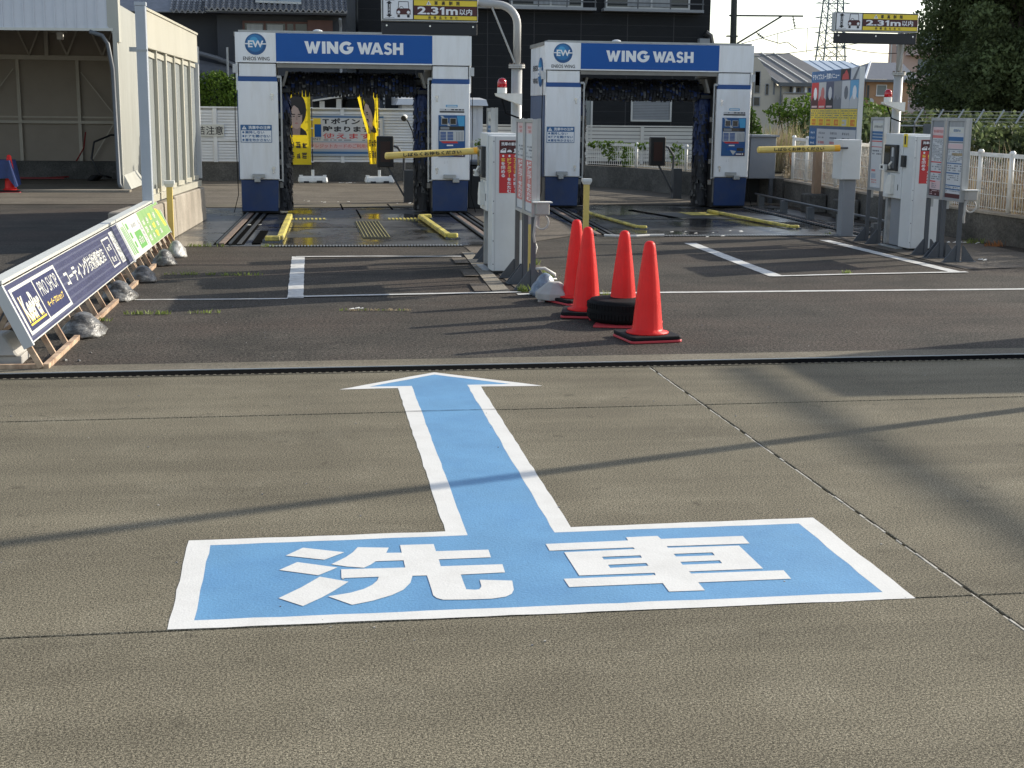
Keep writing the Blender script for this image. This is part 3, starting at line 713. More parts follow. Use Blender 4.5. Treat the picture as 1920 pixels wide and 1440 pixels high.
# ---- retaining walls at the back and along the right
def wall_run(name, label, pts, h0, h1, th, m, cap=None):
    """a low wall along pts; heights run from h0 to h1; the back is on the left of travel"""
    w = thing(name, label, 'wall', (*pts[0], 0)); n = len(pts) - 1
    for k, (a, b) in enumerate(zip(pts, pts[1:])):
        za = h0 + (h1 - h0) * k / n; zb = h0 + (h1 - h0) * (k + 1) / n
        d = Vector((b[0] - a[0], b[1] - a[1])).normalized(); nn = Vector((-d.y, d.x)) * th
        q = [a, b, (b[0] + nn.x, b[1] + nn.y), (a[0] + nn.x, a[1] + nn.y)]
        mb = MB().hexa([(x, y, -0.05) for x, y in q], [(q[0][0], q[0][1], za), (q[1][0], q[1][1], zb), (q[2][0], q[2][1], zb), (q[3][0], q[3][1], za)], m)
        put('wall_segment', mb, w, world=True)
        if cap:
            mb = MB(); e = nn * 0.12
            q2 = [(a[0] - e.x, a[1] - e.y), (b[0] - e.x, b[1] - e.y), (b[0] + nn.x + e.x, b[1] + nn.y + e.y), (a[0] + nn.x + e.x, a[1] + nn.y + e.y)]
            mb.hexa([(q2[0][0], q2[0][1], za + .001), (q2[1][0], q2[1][1], zb + .001), (q2[2][0], q2[2][1], zb + .001), (q2[3][0], q2[3][1], za + .001)],
                    [(q2[0][0], q2[0][1], za + .03), (q2[1][0], q2[1][1], zb + .03), (q2[2][0], q2[2][1], zb + .03), (q2[3][0], q2[3][1], za + .03)], cap)
            put('wall_cap', mb, w, world=True)
    return w
wall_run('retaining_wall', 'low dark concrete wall under the white louvred fence at the back', [(-12, 32.1), (-2.3, 32.0), (2.7, 31.9), (2.75, 33.6)], 0.42, 0.42, 0.25, 'wall_concrete')
wall_run('retaining_wall', 'curved dark concrete wall behind the right wash machine', [(2.8, 31.6), (4.6, 31.2), (6.1, 30.4), (6.9, 28.9), (7.5, 27.2), (8.2, 25.4), (8.62, 24.2)], 0.46, 0.46, 0.2, 'wall_concrete')
rw = wall_run('retaining_wall', 'long low concrete wall under the white mesh fence on the right', [(8.62, 24.1), (8.62, 22.0), (8.62, 20.0), (8.62, 18.2), (8.70, 16.9), (8.86, 15.8), (9.2, 14.5)], 0.42, 0.34, 0.18, 'wall_concrete', 'curb_concrete')
setting('raised_bank', MB().face([(8.8, 13, 0.30), (60, 13, 0.9), (60, 90, 0.9), (7.6, 33, 0.35), (7.4, 28.2, 0.35), (8.82, 24.2, 0.34)], 'soil'))

# ================================================================ CAR WASH MACHINES
def bristles(mb, n, seed, horizontal, L0, L1, R0, R1, mats, cx=0, cy=0, cz=0):
    """soft cloth strips round a roller; horizontal: roller along x, else along z"""
    rg = random.Random(seed)
    for k in range(n):
        t = rg.uniform(L0, L1); a = rg.uniform(0, 6.283); w = rg.uniform(0.012, 0.03); rr = R1 * rg.uniform(0.82, 1.06); m = mats(t, a, rg)
        if horizontal:
            ring = round(t / 0.055) * 0.055
            def P(r, da, s, sag): return (ring + s, cy + r * math.cos(a + da), cz + r * math.sin(a + da) - sag)
            mb.face([P(R0, 0, -w, 0), P(R0, 0, w, 0), P(rr * 0.75, 0.08, w, 0.02), P(rr * 0.75, 0.08, -w, 0.02)], m)
            mb.face([P(rr * 0.75, 0.08, -w, 0.02), P(rr * 0.75, 0.08, w, 0.02), P(rr, 0.2, w * .8, 0.06), P(rr, 0.2, -w * .8, 0.06)], m)
        else:
            drop = rg.uniform(0.10, 0.30)
            def Q(r, s, dz): return (cx + r * math.cos(a + s), cy + r * math.sin(a + s), max(t - dz, 0.03))
            q = w / rr
            mb.face([Q(R0, -q * 1.5, 0), Q(R0, q * 1.5, 0), Q(rr * 0.8, q + .1, drop * 0.35), Q(rr * 0.8, -q + .1, drop * 0.35)], m)
            mb.face([Q(rr * 0.8, -q + .1, drop * 0.35), Q(rr * 0.8, q + .1, drop * 0.35), Q(rr, q * 1.2 + .2, drop), Q(rr, -q * 1.2 + .2, drop)], m)
    return mb
def emblem(fr, cx, cy, r, par, nm='emblem'):
    """round blue badge with the white letters EW on a crossbar"""
    mb = MB(); N = 28
    for k in range(9):                                   # the badge is printed lighter to its upper left
        rr = r * (1 - k * 0.10); m = ('logo_dark', 'logo_dark', 'logo_mid', 'logo_mid', 'logo_mid', 'logo_mid', 'logo_light', 'logo_light', 'logo_light')[k]
        q = (k / 9) * r * 0.42; fr.disc(mb, cx - q * 0.55, cy + q, rr, 0.003 + k * 0.0009, m, N)
    d = 0.0125
    fr.rect(mb, cx - r * 0.99, cx - r * 0.6, cy - r * 0.02, cy + r * 0.09, d, 'white_print'); fr.rect(mb, cx + r * 0.6, cx + r * 0.99, cy - r * 0.02, cy + r * 0.09, d, 'white_print')
    write(mb, fr, 'EW', cx - r * 0.70, cx + r * 0.74, cy - r * 0.30, cy + r * 0.34, d + 0.001, 'white_print', 0.035)
    return put(nm, mb, par)
def wash_machine(label, loc):
    t = thing('car_wash_machine', label, 'car wash', loc, 0, 'drive through car wash machines')
    HW = 1.78; D = 1.40
    front = Fr((0, 0, 0), (1, 0, 0), (0, 0, 1))
    for s in (-1, 1):
        xo, xi = s * 1.745, s * 1.175
        x0, x1 = min(xo, xi), max(xo, xi)
        c = put('column', MB().box(x0, x1, 0.06, D, 0.10, 2.262, 'machine_grey'), t)
        put('upper_panel', MB().box(x0 + 0.012, x1 - 0.012, 0.012, 0.058, 2.068, 2.258, 'panel_white'), c, bevel=0.004)
        put('blue_stripe', MB().box(x0 - 0.006, x1 + 0.006, -0.003, 0.058, 1.998, 2.066, 'blue_stripe'), c, bevel=0.004)
        put('door_panel', MB().box(x0 - 0.012, x1 + 0.012, -0.012, 0.057, 0.532, 1.996, 'panel_white'), c, bevel=0.008)
        put('kick_panel', MB().hexa([(x0 + 0.01, 0.0, 0.05), (x1 - 0.02, 0.0, 0.05), (x1 - 0.02, 0.056, 0.05), (x0 + 0.01, 0.056, 0.05)], [(x0 + 0.003, -0.004, 0.522), (x1 - 0.003, -0.004, 0.522), (x1 - 0.003, 0.056, 0.522), (x0 + 0.003, 0.056, 0.522)], 'blue_kick'), c, bevel=0.004)
        mb = MB().box(x0, x1, 0.10, D, 0.02, 0.099, 'machine_dark'); put('wheel_box', mb, c)
        # outer cladding: white above, slate blue below
        xs = xo + s * 0.004
        put('side_panel', MB().box(min(xs, xs + s * 0.03), max(xs, xs + s * 0.03), 0.02, D, 1.86, 2.66, 'panel_white'), t, bevel=0.004)
        put('side_panel', MB().box(min(xs, xs + s * 0.026), max(xs, xs + s * 0.026), 0.07, D, 0.52, 1.855, 'blue_side'), t, bevel=0.004)
        mb = MB()
        for k in range(1, 3): mb.box(min(xs, xs + s * 0.033), max(xs, xs + s * 0.033), 0.02 + k * 0.47, 0.03 + k * 0.47, 1.87, 2.65, 'panel_grey')
        put('panel_joint', mb, t)
        # latches and handles on the inner edge of each door
        xl = xi + s * 0.075
        for z in (1.80, 0.70):
            mb = MB(); f2 = Fr((0, -0.012, 0), (1, 0, 0), (0, 0, 1))
            mb.lathe([(0.024, 0.0), (0.024, 0.006)], (0, 0, 0), 'chrome', 14)
            mb.v = [(xl + a, -0.013 - c_, z + b) for a, b, c_ in mb.v]
            mb.box(xl - 0.008, xl + 0.008, -0.03, -0.013, z - 0.075, z - 0.01, 'chrome'); put('latch', mb, c)
        xb = (x0 + x1) / 2 - 0.02
        mb = MB().box(xb - 0.09, xb + 0.10, -0.075, -0.013, 0.555, 0.618, 'galv'); mb.box(xb - 0.0 + (0.05 if s > 0 else -0.06), xb + (0.15 if s > 0 else 0.03), -0.11, -0.013, 0.495, 0.562, 'galv')
        put('bumper_sensor', mb, c, bevel=0.006)
        xr = s * 1.115
        mb = MB().tube([(xr, -0.01, 0.50), (xr, -0.01, 2.07)], 0.014, 'galv'); mb.box(min(xr, xi), max(xr, xi), -0.02, 0.01, 2.05, 2.085, 'galv'); mb.box(min(xr, xi), max(xr, xi), -0.02, 0.01, 0.515, 0.535, 'galv')
        put('safety_rod', mb, t)
        mb = MB().box(s * 1.795 - 0.03, s * 1.795 + 0.03, 0.0, 0.09, 2.12, 2.245, 'panel_grey'); mb.tube([(s * 1.80, 0.04, 2.12), (s * 1.81, 0.05, 1.4), (s * 1.79, 0.06, 0.3), (s * 1.86, 0.02, 0.03)], 0.006, 'wire', 5)
        put('sensor_box', mb, t)
        # inner face of the column and the spray pipes
        mb = MB().box(s * 1.17 - 0.004, s * 1.17 + 0.004, 0.1, D, 0.1, 2.2, 'machine_dark')
        for z in (0.4, 0.75, 1.1, 1.45): mb.box(min(s * 1.16, s * 1.11), max(s * 1.16, s * 1.11), 0.12, 0.18, z, z + 0.08, 'machine_grey')
        put('spray_pipe', mb, t)
        # side brush, standing inside the column
        bx = 1.095 if s > 0 else -1.135; by = 0.52
        br = put('side_brush', MB().lathe([(0.06, 0.06), (0.06, 2.0)], (bx, by, 0), 'machine_dark', 10), t)
        nav = 0.95 if s > 0 else 1.7
        put('cloth_strips', bristles(MB(), 1500, 21 + s, False, 0.12, 1.98, 0.05, 0.175,
            lambda z, a, rg: ('brush_navy' if z > nav and rg.random() < 0.75 else ('brush_grey' if rg.random() < (0.10 if z > 1.2 else 0.16) else 'brush_black')), bx, by), br, kind='stuff')
    # header
    h = put('header', MB().box(-HW, HW, 0.0, 0.30, 2.272, 2.715, 'panel_white'), t, bevel=0.006)
    put('blue_sign_panel', MB().box(-1.178, 1.178, -0.010, -0.001, 2.292, 2.708, 'blue_brand'), h)
    put('lower_trim', MB().box(-1.178, 1.178, -0.012, -0.001, 2.272, 2.290, 'panel_white'), h)
    put('top_trim', MB().box(-HW + 0.05, HW - 0.04, -0.004, 0.36, 2.717, 2.745, 'galv'), t)
    put('end_panel', MB().box(-HW - 0.002, -1.180, -0.007, -0.001, 2.274, 2.713, 'panel_white'), h); put('end_panel', MB().box(1.180, HW + 0.002, -0.007, -0.001, 2.274, 2.713, 'panel_white'), h)
    mb = MB(); write_caps(mb, front, 'WING', -0.755, -0.020, 2.418, 2.597, 0.0125, 'white_print'); write_caps(mb, front, 'WASH', 0.035, 0.735, 2.418, 2.594, 0.0125, 'white_print')
    put('lettering', mb, h)
    emblem(Fr((0, -0.007, 0), (1, 0, 0), (0, 0, 1)), -1.478, 2.540, 0.158, h)
    mb = MB(); write(mb, front, 'ENEOS WING', -1.668, -1.275, 2.303, 2.357, 0.009, 'ink', 0.012); put('lettering', mb, h)
    put('lintel', MB().box(-1.17, 1.17, 0.02, 0.16, 2.205, 2.27, 'machine_grey'), t)
    put('roof_frame', MB().box(-HW + 0.03, HW - 0.03, 0.31, D, 2.30, 2.66, 'machine_dark'), t)
    mb = MB().lathe([(0.085, 0), (0.065, 0.022), (0.03, 0.034)], (0.55 - 1.1, 0.15, 2.745), 'panel_grey', 14); put('roof_vent', mb, t)
    # top brush
    tb = put('top_brush', MB().tube([(-1.12, 0.45, 2.02), (1.08, 0.45, 2.02)], 0.07, 'machine_dark', 12), t)
    put('cloth_strips', bristles(MB(), 2600, 5, True, -0.98, 0.94, 0.06, 0.185,
        lambda x, a, rg: 'brush_navy' if rg.random() < 0.10 else ('brush_grey' if rg.random() < 0.13 else 'brush_black'), 0, 0.45, 2.03), tb, kind='stuff')
    for s in (-1, 1):
        mb = MB().hexa([(s * 1.09 - .02, 0.2, 1.93), (s * 1.09 + .02, 0.2, 1.93), (s * 1.09 + .02, 0.5, 1.93), (s * 1.09 - .02, 0.5, 1.93)], [(s * 1.02 - .02, 0.2, 2.16), (s * 1.02 + .02, 0.2, 2.16), (s * 1.02 + .02, 0.5, 2.16), (s * 1.02 - .02, 0.5, 2.16)], 'machine_grey'); put('brush_bracket', mb, t)
        put('guard_flap', MB().box(min(s * 1.16, s * 0.98), max(s * 1.16, s * 0.98), 0.3, 0.62, 1.84, 1.90, 'machine_dark'), t)
    # notice on the left door
    dr = Fr((0, -0.012, 0), (1, 0, 0), (0, 0, 1))
    mb = MB(); dr.slab(mb, -1.733, -1.265, 1.088, 1.352, 0.001, 0.004, 'blue_notice'); dr.rect(mb, -1.724, -1.274, 1.097, 1.268, 0.0055, 'white_print')
    write(mb, dr, '洗車中の注意', -1.615, -1.285, 1.285, 1.338, 0.0055, 'white_print', 0.03)
    dr.poly(mb, [(-1.715, 1.283), (-1.640, 1.283), (-1.677, 1.340)], 0.0055, 'white_print'); dr.rect(mb, -1.681, -1.673, 1.297, 1.322, 0.007, 'blue_notice')
    for k, s_ in enumerate(('乗降しない', 'ドアを開けない', '車を動かさない')):
        zc = 1.240 - k * 0.057; dr.disc(mb, -1.692, zc, 0.016, 0.007, 'blue_notice', 12); write(mb, dr, s_, -1.665, (-1.38, -1.29, -1.29)[k], zc - 0.022, zc + 0.022, 0.007, 'blue_notice', 0.03)
    put('notice', mb, t)
    # operating panel on the right door
    mb = MB(); X0, X1, Z0, Z1 = 1.272, 1.686, 0.888, 1.524
    dr.slab(mb, X0, X1, Z0, Z1, 0.001, 0.012, 'logo_dark'); d = 0.0135
    dr.poly(mb, [(X1 - 0.01, Z1 - 0.01), (X1 - 0.13, Z1 - 0.01), (X1 - 0.10, 1.36), (X1 - 0.01, 1.36)], d, 'logo_light'); dr.poly(mb, [(1.30, Z1 - 0.01), (1.34, Z1 - 0.01), (1.46, 1.36), (1.42, 1.36)], d, 'panel_grey')
    for a in (1.325, 1.455): dr.rect(mb, a - 0.008, a + 0.094, 1.382, 1.480, d + 0.001, 'panel_grey'); dr.rect(mb, a, a + 0.086, 1.388, 1.474, d + 0.002, 'screen')
    dr.rect(mb, 1.287, 1.672, 1.298, 1.355, d, 'screen'); dr.rect(mb, 1.302, 1.44, 1.305, 1.345, d + 0.001, 'cabinet_grey')
    dr.rect(mb, 1.287, 1.672, 1.13, 1.293, d, 'panel_grey')
    for a in (1.30, 1.41):
        for k in range(6): dr.rect(mb, a, a + 0.09, 1.145 + k * 0.022, 1.161 + k * 0.022, d + 0.001, 'blue_stripe')
    for k in range(5): dr.rect(mb, 1.55 + k * 0.024, 1.556 + k * 0.024, 1.14, 1.27, d + 0.001, 'ink_soft')
    dr.poly(mb, [(1.30, 1.128), (1.56, 1.128), (1.58, 1.098), (1.34, 1.098)], d, 'red_print'); dr.rect(mb, 1.36, 1.67, 1.03, 1.094, d, 'blue_stripe'); dr.rect(mb, 1.40, 1.50, 1.055, 1.075, d + 0.001, 'white_print')
    dr.rect(mb, 1.36, 1.54, 0.985, 1.022, d, 'blue_brand'); dr.rect(mb, 1.54, 1.66, 0.97, 1.022, d, 'screen'); dr.poly(mb, [(1.42, 0.99), (1.53, 0.97), (1.48, 0.905)], d, 'panel_grey')
    dr.poly(mb, [(1.50, 0.895), (1.68, 0.895), (1.68, 0.945), (1.55, 0.945)], d, 'maroon'); dr.rect(mb, 1.53, 1.62, 0.912, 0.93, d + 0.001, 'white_print'); dr.disc(mb, 1.645, 0.921, 0.014, d + 0.001, 'white_print', 12)
    put('operating_panel', mb, t)
    mb = MB(); dr.slab(mb, 1.387, 1.568, 1.644, 1.680, 0.001, 0.003, 'logo_light'); dr.rect(mb, 1.40, 1.555, 1.655, 1.668, 0.0045, 'white_print')
    dr.slab(mb, 1.29, 1.672, 1.563, 1.585, 0.001, 0.003, 'ink'); dr.slab(mb, 1.29, 1.672, 1.590, 1.622, 0.001, 0.003, 'paper'); textbars(mb, dr, 1.30, 1.665, 1.590, 1.624, 1, 0.0045, 'ink', 2)
    write(mb, dr, '△ ○', 1.36, 1.42, 0.79, 0.83, 0.003, 'panel_grey', 0.0); put('sticker', mb, t)
    # badge on the outer left side
    sd = Fr((-1.783, 0.7, 0), (0, -1, 0), (0, 0, 1)); emblem(sd, 0.33, 2.24, 0.24, t)
    mb = MB(); write(mb, sd, 'ENEOS', -0.42, 0.05, 2.27, 2.36, 0.004, 'ink', 0.03); write(mb, sd, 'WING', -0.42, 0.05, 2.06, 2.15, 0.004, 'ink', 0.03); put('lettering', mb, t)
    put('roof_edge', MB().box(-HW - 0.02, -HW + 0.02, 0.05, D, 2.665, 2.72, 'machine_grey'), t)
    return t
m1 = wash_machine('left blue and white car wash machine, with yellow banners behind it', (0.897, 21.78, 0))
m2 = dup(m1, loc=(5.835, 23.1, 0), label='right blue and white car wash machine, nearer the mesh fence')

def stop_signal(label, x, y, px):
    t = thing('stop_signal', label, 'signal', (px, y, 0), 0, 'exit signals at the back of the wash lanes')
    b = put('signal_box', MB().box(x - 0.145, x + 0.145, y - 0.14, y, 0.62, 1.15, 'black_box'), t, world=True, bevel=0.012)
    put('display', MB().box(x - 0.085, x + 0.085, y - 0.146, y - 0.14, 0.71, 1.06, 'led_dark'), b, world=True)
    mb = MB().tube([(x + 0.12, y - 0.05, 0.99), (x + 0.22, y - 0.05, 0.96), (x + 0.33, y - 0.05, 0.80), (px - 0.1, y - 0.05, 0.56)], 0.022, 'steel_mid', 8)
    put('upper_arm', mb, t, world=True); put('lower_arm', MB().beam((x + 0.04, y - 0.05, 0.63), (px - 0.03, y - 0.05, 0.0), 0.05, 0.03, 'steel_mid'), t, world=True)
    put('post', MB().box(px - 0.1, px + 0.06, y - 0.13, y + 0.05, 0, 0.57, 'steel_mid'), t, world=True)
stop_signal('dark exit signal box seen through the left wash machine, left of its barrier arm', 1.515, 24.6, 1.94)
stop_signal('dark exit signal box seen through the right wash machine', 6.68, 25.8, 7.10)

# ================================================================ PAYMENT ISLANDS
def height_sign(label, X0, X1, Y, zb, px, poleY, group):
    """height limit sign on its bent pole; zb = underside of the black bar"""
    t = thing('height_limit_sign', label, 'sign', (px, poleY, 0), 0, group)
    w = X1 - X0; k = w / 0.94
    zs = zb + 0.125 * k; zt = zs + (0.205 if k < 1.1 else 0.190) * k
    put('black_bar', MB().box(X0, X1 - 0.006, Y - 0.012, Y + 0.02, zb, zb + 0.112 * k, 'black_sign'), t, world=True, bevel=0.004)
    mb = MB(); f = Fr((X0, Y - 0.012, zb), (1, 0, 0), (0, 0, 1))
    for a in (0.05, 0.5, 0.95): f.disc(mb, w * a, 0.082 * k, 0.009 * k, 0.0015, 'chrome', 12)
    put('bolts', mb, t, world=True)
    b = put('sign_box', MB().box(X0, X1, Y - 0.02, Y + 0.10, zs, zt + 0.012, 'alu'), t, world=True, bevel=0.004)
    f = Fr((X0, Y - 0.02, zs), (1, 0, 0), (0, 0, 1)); H = zt - zs; mb = MB(); d = 0.0015
    f.rect(mb, 0.006, w - 0.006, 0.012, H + 0.006, d, 'ink'); L = 0.32 * w
    f.rect(mb, 0.016, L, 0.020, H - 0.002, d * 2, 'white_print')
    f.rect(mb, L + 0.012, w - 0.012, H - 0.056 * k, H - 0.004, d * 2, 'yellow_print'); f.rect(mb, L + 0.012, w - 0.012, 0.020, 0.056 * k, d * 2, 'yellow_print')
    f.rect(mb, L + 0.012, w - 0.012, 0.060 * k, H - 0.060 * k, d * 2, 'maroon')
    put('face', mb, b, world=True); mb = MB(); d = 0.0045
    write(mb, f, '車 高 制 限', L + 0.21 * k, L + 0.46 * k, H - 0.050 * k, H - 0.010 * k, d, 'ink', 0.03)
    f.poly(mb, [(L + 0.13 * k, H - 0.050 * k), (L + 0.18 * k, H - 0.050 * k), (L + 0.155 * k, H - 0.008 * k)], d, 'white_print'); f.rect(mb, L + 0.152 * k, L + 0.158 * k, H - 0.045 * k, H - 0.022 * k, d + .001, 'ink')
    x_ = L + 0.045 * k; w_ = 0.395 * k; za_, zb_2 = 0.066 * k, H - 0.066 * k
    write(mb, f, '2.3', x_, x_ + w_ * 0.52, za_, zb_2, d, 'white_print', 0.03); write_caps(mb, f, '1', x_ + w_ * 0.555, x_ + w_ * 0.665, za_, zb_2, d, 'white_print'); write(mb, f, 'm', x_ + w_ * 0.705, x_ + w_, za_, za_ + (zb_2 - za_) * 0.74, d, 'white_print', 0.03)
    write(mb, f, '以内', L + 0.455 * k, L + 0.58 * k, 0.066 * k, 0.125 * k, d, 'white_print', 0.02)
    write(mb, f, '装 備 品 を 含 む', L + 0.15 * k, L + 0.44 * k, 0.024 * k, 0.052 * k, d, 'ink', 0.02)
    # pictogram: car front and a height arrow
    cx = L * 0.70; e = L / 0.30
    f.poly(mb, [(cx - 0.055 * e, 0.115 * k), (cx + 0.055 * e, 0.115 * k), (cx + 0.048 * e, 0.185 * k), (cx - 0.048 * e, 0.185 * k)], d, 'ink'); f.poly(mb, [(cx - 0.049 * e, 0.118 * k), (cx + 0.049 * e, 0.118 * k), (cx + 0.042 * e, 0.179 * k), (cx - 0.042 * e, 0.179 * k)], d + .001, 'white_print')
    f.disc(mb, cx - 0.02 * e, 0.118 * k, 0.020 * e, d + .002, 'ink', 10, 0, math.pi); f.disc(mb, cx - 0.02 * e, 0.118 * k, 0.015 * e, d + .003, 'white_print', 10, 0, math.pi)
    f.poly(mb, [(cx - 0.068 * e, 0.062 * k), (cx + 0.068 * e, 0.062 * k), (cx + 0.068 * e, 0.105 * k), (cx + 0.052 * e, 0.120 * k), (cx - 0.052 * e, 0.120 * k), (cx - 0.068 * e, 0.105 * k)], d + .002, 'maroon')
    for s in (-1, 1): f.disc(mb, cx + s * 0.047 * e, 0.082 * k, 0.015 * e, d + .003, 'white_print', 12); f.rect(mb, cx + s * 0.047 * e - 0.012 * e, cx + s * 0.047 * e + 0.012 * e, 0.034 * k, 0.058 * k, d, 'ink')
    ax = L * 0.24
    f.rect(mb, ax - 0.014 * e, ax + 0.014 * e, 0.055 * k, 0.165 * k, d, 'ink')
    f.poly(mb, [(ax - 0.03 * e, 0.165 * k), (ax + 0.03 * e, 0.165 * k), (ax, 0.188 * k)], d, 'ink'); f.poly(mb, [(ax - 0.03 * e, 0.055 * k), (ax, 0.034 * k), (ax + 0.03 * e, 0.055 * k)], d, 'ink')
    f.rect(mb, ax - 0.04 * e, ax + 0.05 * e, 0.190 * k, 0.193 * k, d, 'ink_soft'); f.rect(mb, ax - 0.04 * e, ax + 0.05 * e, 0.029 * k, 0.032 * k, d, 'ink_soft')
    fv = Fr(f.p(ax, 0.11 * k), (0, 0, 1), (-1, 0, 0)); write(mb, fv, '2.31m', -0.045 * k, 0.045 * k, -0.008 * e, 0.008 * e, d + .001, 'white_print', 0.02)
    put('lettering', mb, b, world=True)
    zf = 1.60 + (zb - 1.58) * 0.56
    put('pole', MB().tube([(px, poleY, 0.0), (px, poleY, zf)], 0.056, 'pole_paint', 16), t, world=True, smooth=True)
    mb = MB().lathe([(0.085, 0), (0.085, 0.016)], (px, poleY, zf - 0.002), 'pole_paint', 18); mb.lathe([(0.085, 0), (0.085, 0.016)], (px, poleY, zf + 0.018), 'pole_paint', 18)
    for q in range(6): mb.box(px + 0.07 * math.cos(q * 1.05) - .008, px + 0.07 * math.cos(q * 1.05) + .008, poleY + 0.07 * math.sin(q * 1.05) - .008, poleY + 0.07 * math.sin(q * 1.05) + .008, zf + 0.034, zf + 0.05, 'rail_rust')
    put('flange', mb, t, world=True)
    zt2 = zt - 0.03; r = 0.20; arm = [(px, poleY, zf + 0.03), (px, poleY, zt2 - r)]
    ex, ey = X1 - 0.05, Y + 0.06
    d2 = Vector((ex - px, ey - poleY)); dl = d2.length; d2.normalize()
    for q in range(1, 8):
        a = q / 7 * math.pi / 2; h = r * (1 - math.cos(a)); arm.append((px + d2.x * h, poleY + d2.y * h, zt2 - r + r * math.sin(a)))
    arm.append((ex, ey, zt2 + 0.02)); put('bent_arm', MB().tube(arm, 0.040, 'pole_paint', 14), t, world=True, smooth=True)
    put('brace_plate', MB().beam((px - 0.02, poleY - 0.01, zf + 0.04), (px + d2.x * min(dl * 0.75, 0.26), poleY + d2.y * min(dl * 0.75, 0.26), zt2 - 0.03), 0.012, 0.055, 'pole_paint', up=(0, 1, 0)), t, world=True)
    return t
gs = 'height limit signs over the lanes'
height_sign('yellow and maroon height limit sign on a bent pole over the left lane', 0.875, 1.855, 14.57, 2.345, 2.265, 14.57, gs)
height_sign('yellow and maroon height limit sign against the sky over the right lane', 6.49, 7.555, 16.65, 2.445, 7.465, 16.9, gs)

def beacon(label, x, y, z, px):
    t = thing('warning_beacon', label, 'warning light', (x, y, z), 0, 'red beacons on the sign poles')
    put('base', MB().lathe([(0.05, 0), (0.05, 0.055)], (0, 0, 0), 'plastic_white', 18), t)
    put('dome', MB().lathe([(0.048, 0.056), (0.048, 0.10), (0.044, 0.125), (0.03, 0.145), (0.012, 0.153)], (0, 0, 0), 'beacon_red', 20), t, smooth=True)
    dx = px - x; mb = MB().hexa([(-0.06, -0.05, -0.03), (dx + 0.03, -0.06, -0.12), (dx + 0.03, 0.05, -0.12), (-0.06, 0.05, -0.03)], [(-0.07, -0.055, -0.002), (dx + 0.03, -0.065, -0.002), (dx + 0.03, 0.055, -0.002), (-0.07, 0.055, -0.002)], 'plastic_white')
    put('bracket', mb, t); put('cable', MB().tube([(-0.0, -0.0, -0.06), (0.03, -0.07, -0.2), (dx, -0.075, -0.25)], 0.009, 'wire', 6), t); return t
beacon('red warning beacon beside the left sign pole', 2.095, 14.45, 1.77, 2.265)
beacon('red warning beacon beside the right sign pole', 7.29, 16.78, 1.755, 7.465)

def notice_red(fr, w, h, par):
    mb = MB(); fr.slab(mb, 0, w, 0, h, 0.001, 0.003, 'red_print'); d = 0.0045
    fr.rect(mb, 0.003, w - 0.003, h * 0.745, h - 0.003, d, 'maroon'); d += 0.001
    write(mb, fr, '洗車の前に', w * 0.09, w * 0.91, h * 0.90, h * 0.965, d, 'white_print', 0.03)
    for k in range(3):                                   # three little pictures: window, mirror, aerial
        a = w * (0.05 + 0.31 * k); b = a + w * 0.28; z0 = h * 0.765; z1 = h * 0.85
        if k == 0: fr.poly(mb, [(a, z0), (b, z0), (b, z1), (a + w * .12, z1 - h * .01), (a, z0 + h * .04)], d, 'white_print'); fr.poly(mb, [(a + w * .06, z0 + h * .04), (b - w * .04, z0 + h * .05), (b - w * .04, z1 - h * .012), (a + w * .15, z1 - h * .018)], d + .001, 'maroon')
        if k == 1: fr.disc(mb, (a + b) / 2, z0 + h * 0.012, w * 0.12, d, 'white_print', 12, 0, math.pi); fr.poly(mb, [((a + b) / 2, z1 - h * .02), ((a + b) / 2 + w * .02, z1 + h * .02), ((a + b) / 2 + w * .035, z1 + h * .02)], d, 'ink_soft')
        if k == 2: fr.poly(mb, [(a, z0), (b, z0), (b - w * .05, z0 + h * .04), (b - w * .12, z0 + h * .045), (b - w * .16, z1), (a + w * .05, z1 - h * .02), (a + w * .1, z0 + h * .03)], d, 'white_print')
    cols = [('窓', 'を閉める'), ('ドアミラー', 'をたたむ'), ('アンテナ', 'を確認')]
    for k, (a_, b_) in enumerate(cols):
        cx = w * (0.19 + 0.31 * k); st = h * 0.0745; top = h * 0.665
        fr.disc(mb, cx, h * 0.705, w * 0.055, d, 'white_print', 14)
        write_col(mb, fr, a_, cx - w * 0.10, cx + w * 0.10, top, st, d, 'yellow_text', 0.03)
        write_col(mb, fr, b_, cx - w * 0.10, cx + w * 0.10, top - len(a_) * st, st, d, 'white_print', 0.03)
    for cx in (0.76, 0.86): textbars(mb, Fr(fr.p(w * cx, h * 0.03), fr.u, -fr.r), 0, h * 0.13, -w * 0.04, w * 0.03, 1, d, 'paper', 4)
    return put('red_notice', mb, par)
